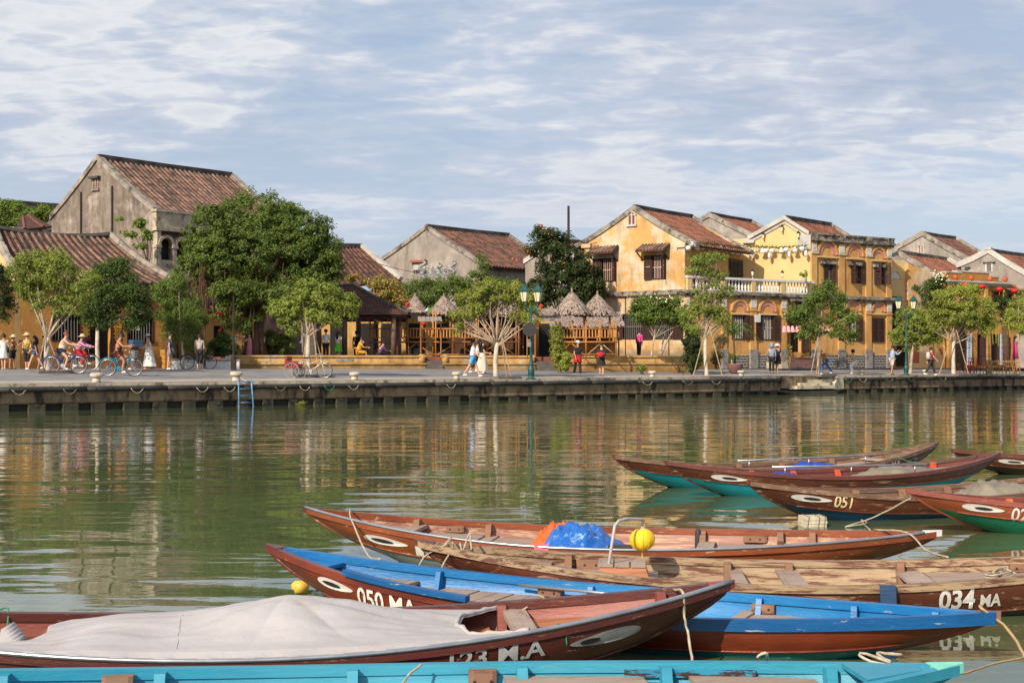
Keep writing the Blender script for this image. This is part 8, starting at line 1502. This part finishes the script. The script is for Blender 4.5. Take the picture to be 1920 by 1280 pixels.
TBL = MHULL('tarp_blue', L(30, 104, 186), L(22, 88, 168), L(150, 186, 216), .54, .66, .35, (6, 6, 6)); TOR = M('tarp_orange', L(238, 106, 44), L(220, 90, 36), 4, .6, .01, 12); TGR = M('tarp_olive', L(140, 130, 112), L(112, 104, 90), 3, .8, .01, 10); TBD = M('tarp_deep_blue', L(30, 74, 170), L(24, 60, 150), 4, .5, .01, 12)
lump('blue plastic tarpaulin heaped in the orange-brown boat', TBL, b6_.lx(1040, 1), b6_.lx(1182, 1), -.45, .42, .09, .36, b6_, seed=2, pk_=.5); lump('orange sheet tucked beside the blue tarpaulin', TOR, b6_.lx(1018, 1), b6_.lx(1092, 1), -.02, .6, .1, .34, b6_, seed=5, pk_=.6)
lump('grey-olive cover bundled at the right end of the second farthest boat', TGR, b2_.lx(1560, 1), b2_.lx(1740, 1), -.35, .4, .1, .30, b2_, seed=3); lump('blue bundle lying in the farthest boat', TBD, b1_.lx(1435, 1), b1_.lx(1520, 1), -.3, .3, .1, .28, b1_, seed=6); lump('blue and orange rolled sail at the bow of the second farthest boat', TBD, b2_.lx(1378, 1), b2_.lx(1450, 1), -.3, .1, .12, .29, b2_, seed=7)
lump('olive canvas cover heaped in the boat numbered 051', TGR, b3_.lx(1735, 1), b3_.lx(1860, 1), -.5, .3, .1, .34, b3_, seed=8); lump('royal blue plastic sheet on the floor of the worn boat', TBD, b7_.lx(1275, 1), b7_.lx(1408, 1), -.48, .1, .035, .12, b7_, seed=9, sh=.4)
# metal rails on B1,B2 and B8
for bt, p0, p1, lab, side_, dz in ((b1_, 1385, 1645, 'thin metal hand rail on the farthest boat', -1, .10), (b2_, 1450, 1740, 'thin metal hand rail on the second farthest boat', -1, .09)):
    t = thing('hand_rail', lab, 'rail', bt.W(bt.lx((p0+p1)/2), -bt.hw(0), bt.z0)); a, b_ = bt.lx(p0), bt.lx(p1); qa, qb = bt.q_at(a), bt.q_at(b_); mb = MB(); P0, P1 = bt.W(a, -bt.hw(qa)+.03, bt.zg(qa)+dz), bt.W(b_, -bt.hw(qb)+.03, bt.zg(qb)+dz); mb.tube([P0, P1], .012, 7); part('rail', mb, ALU, t, True, True)
    for u in (.08, .5, .92): p = P0.lerp(P1, u); mb = MB(); mb.tube([p, p-Vector((0, 0, dz+.02))], .009, 6); part('stanchion', mb, ALU, t, True, True)
a, b_ = b8_.lx(985, 1), b8_.lx(1300, 1); mb = MB(); P0 = b8_.W(a, b8_.iw(b8_.q_at(a), .3)-.07, .19); P1 = b8_.W(b_, b8_.iw(b8_.q_at(b_), .3)-.07, .16); mb.tube([P0, P1], .010, 8); part('hand_rail', mb, ALU, b8_.t, True, True)
mb = MB(); xb0, xb1 = b8_.lx(650), b8_.lx(880); n = 8; pp_ = [Vector(b8_.side(b8_.q_at(xb0+(xb1-xb0)*k/n), 0, -1))+Vector((0, -.02, .035)) for k in range(n+1)]
for k in range(n): mb.bar(pp_[k], pp_[k+1], .05, .035)
part('raised_rail', mb, BLU2, b8_.t)
mb = MB(); S = [q for q in b6_.S if q < 0.99]; a = [Vector(b6_.side(q, 0, -1))+Vector((0, -.012, .016)) for q in S]; mb.tube(a, .012, 6); part('rail_strip', mb, ALU, b6_.t, smooth=True)
# black rubber fender, pink marker
p = b6_.W(b6_.lx(1310, 1), b6_.hw(.2)-.12, .14); mb = MB(); mb.lathe([(.012, .11), (.025, .09), (.028, .07), (.028, -.07), (.018, -.09)], 10, p); tag(part('boat_fender', mb, RUB, smooth=True), 'black rubber fender hanging inside the orange-brown boat', 'fender')
q = b6_.lq(1016); x = b6_.X(q); mb = MB(); mb.box(x-.055, x+.055, -b6_.hw(q)-.02, -b6_.hw(q)+.06, b6_.zg(q)-.05, b6_.zg(q)+.03); part('pink_wrap', mb, M('pink_cloth', L(236, 112, 130), None), b6_.t); q = b6_.lq(1162); x = b6_.X(q); mb = MB(); mb.box(x-.09, x+.09, -b6_.hw(q)+.0, -b6_.hw(q)+.09, b6_.zg(q)+.0, b6_.zg(q)+.045); part('black_block', mb, RUB, b6_.t)
# floats
FO = M('foam', L(214, 204, 178), L(186, 172, 144), 8, .9, .02, 20, mode='obj'); p = PZ(1523, 985, .0); t = thing('foam_float', 'square block of weathered white foam floating by the boat numbered 051', 'float', (p.x, p.y, 0), .1); mb = MB()
for k in range(4): mb.box(-.12+.004*k, .12-.006*(k % 2), -.11, .11+.004*k, -.05+.038*k+.001, -.05+.038*(k+1)-.003)
part('foam_block', mb, FO, t); mb = MB(); [mb.tube([(x_, -.117, -.04), (x_+.02, -.117, .103), (x_+.02, .1, .106)], .004, 4) for x_ in (-.09, .02, .08)]; part('netting', mb, GR, t)
p = PZ(563, 1104, .03); t = thing('buoy', 'yellow plastic jug float beside the bow of the blue lined boat', 'float', (p.x, p.y, .03), .2); mb = MB(); mb.box(-.042, .05, -.045, .045, -.02, .055); mb.lathe([(.04, -.0), (.052, .02), (.05, .05), (.03, .07)], 10, (0, 0, -.01), 1.25, .9); part('jug', mb, M('float_yellow', L(232, 196, 84), L(216, 176, 70), 6, .5), t, smooth=True)
# ropes
def bp(b, px, sd, dz=.02, v=0): q = b.lq(px, sd); x, y, z = b.side(q, v, sd); return b.W(x, y, z+dz)
rope('white rope from the orange-brown bow down to the blue lined boat', [bp(b6_, 655, 1, .03), bp(b6_, 660, -1, .02), WP(690, 1040, 10.9), bp(b8_, 712, 1, .02)], .009)
rope('coiled white rope at the bow of the worn boat', [WP(782, 1066, 9.9), WP(800, 1040, 9.9), bp(b7_, 838, -1, .03), bp(b7_, 845, 1, .06), WP(834, 1022, 9.9), bp(b7_, 850, -1, .05), WP(846, 1030, 9.8), WP(826, 1068, 9.7)], .008)
rope('second white rope loop on the bow of the worn boat', [bp(b7_, 862, 1, .02), WP(868, 1030, 9.9), bp(b7_, 880, 1, .10), bp(b7_, 884, -1, .03)], .008)
rope('white mooring rope from the stern of the orange-brown boat over the worn boat', [bp(b6_, 1640, 1, .02), bp(b6_, 1700, -1, .03), WP(1735, 1030, 10.6), bp(b7_, 1778, 1, .02)], .009)
pc = b7_.W(b7_.lx(1855, 1), .14, .16); rope('tangled coil of pale rope at the right end of the worn boat', [pc+Vector((.10*cos(a)*(1+.3*sin(a*2.3)), .10*sin(a*1.1), .02+.003*k)) for k, a in enumerate([i*.9 for i in range(22)])], .008)
rope('pale rope hanging from the tip of the dark red boat', [b9_.W(b9_.lx(1262, 1), .1, b9_.zg(.85)+.02), bp(b9_, 1278, -1, .03), bp(b9_, 1281, -1, -.1), WP(1290, 1190, 7.35), WP(1298, 1239, 7.2)], .009)
rope('short white rope tying the cloth corner to the dark red boat', [b9_.W(b9_.lx(965, 1), .38, b9_.zg(.3)+.0), b9_.W(b9_.lx(990, 1), .42, b9_.zg(.3)+.04), bp(b9_, 1020, 1, .01), bp(b9_, 1008, 1, .03)], .007)
rope('green string on the near rail of the dark red boat', [bp(b9_, 1045, -1, .03), bp(b9_, 1060, -1, .0), bp(b9_, 1062, -1, -.09)], .005, ROPEG)
rope('green string knotted inside the blue lined boat', [bp(b8_, 712, 1, .02), b8_.W(b8_.lx(722, 1), .3, .21), b8_.W(b8_.lx(730, 1), .28, .14), b8_.W(b8_.lx(725, 1), .2, .12)], .006, ROPEG)
rope('tan rope from the right tip of the blue lined boat down into the water', [bp(b8_, 1850, 1, .03), bp(b8_, 1862, -1, .04), WP(1890, 1180, 7.7), WP(1925, 1235, 7.4)], .010, M('rope_tan', L(186, 156, 116), L(160, 132, 96), 20))
rope('brown rope running low over the water at the bottom right corner', [bp(b10_, 1750, 1, .0), WP(1800, 1262, 6.6), WP(1860, 1245, 6.9), WP(1960, 1222, 7.3)], .007, M('rope_tan', None))
rope('taut pale rope from the 024 bow to the floating line', [WP(1712, 932, 13.9), PZ(1640, 968, .1), PZ(1585, 987, .01)], .009); rope('frayed rope lying on the water near the foam float', [PZ(1585, 987, .01), PZ(1600, 985, .02), PZ(1625, 980, .03), PZ(1614, 974, .01), PZ(1632, 994, .0)], .008)
rope('white rope looped on the near edge of the cyan boat, right of centre', [bp(b10_, 1420, 1, .03), bp(b10_, 1438, 1, .05), b10_.W(b10_.lx(1445, 1), .42, .2), b10_.W(b10_.lx(1440, 1), .3, .15)], .009); rope('white rope lying in the right end of the cyan boat', [b10_.W(b10_.lx(1700, 1), .02, .26), b10_.W(b10_.lx(1630, 1), .22, .28), b10_.W(b10_.lx(1640, 1), .30, .29), b10_.W(b10_.lx(1672, 1), .12, .28), b10_.W(b10_.lx(1670, 1), .28, .29), b10_.W(b10_.lx(1720, 1), .25, .29)], .009)
rope('short white rope at the left of the cyan boat', [b10_.W(b10_.lx(742, 1), .3, .15), b10_.W(b10_.lx(765, 1), .45, .2), b10_.W(b10_.lx(790, 1), .52, .23)], .008)
rope('green string tied to the far rail at the left end of the dark red boat', [bp(b9_, -5, 1, .02), bp(b9_, 15, 1, .03), b9_.W(b9_.lx(22, 1), .4, .2)], .006, ROPEG)
rope('thin pale line across the bow of the second farthest boat', [bp(b2_, 1300, 1, .04), WP(1480, 828, 17), bp(b5_, 1800, -1, .1)], .004) if False else None
rope('thin green line stretched above the far boats', [bp(b1_, 1640, 1, .12), WP(1720, 868, 19), bp(b2_, 1845, 1, .03)], .006, ROPEG)
rope('white rope bundle on the bow of the boat numbered 051', [b3_.W(b3_.lx(1440, 1)+.012*cos(a)*k, .08*sin(a*1.3), .27+.008*k) for k, a in enumerate([i*.8 for i in range(14)])], .012)

# ---------------------------------------------------------------- grow the skins
dg = bpy.context.evaluated_depsgraph_get(); dg.update()
for o, ex in SKJ:
    me = bpy.data.meshes.new_from_object(o.evaluated_get(dg)); mats = list(o.data.materials); o.modifiers.clear()
    bm = bmesh.new(); bm.from_mesh(me)
    if ex:
        vs = [bm.verts.new(v) for v in ex.v]
        for f, mi in zip(ex.f, ex.m):
            try: q = bm.faces.new([vs[i] for i in f]); q.material_index = mi; q.smooth = True
            except ValueError: pass
    for f in bm.faces: f.smooth = True
    bm.to_mesh(me); bm.free(); me.materials.clear()
    for mm in mats: me.materials.append(mm)
    o.data = me; me.name = o.name
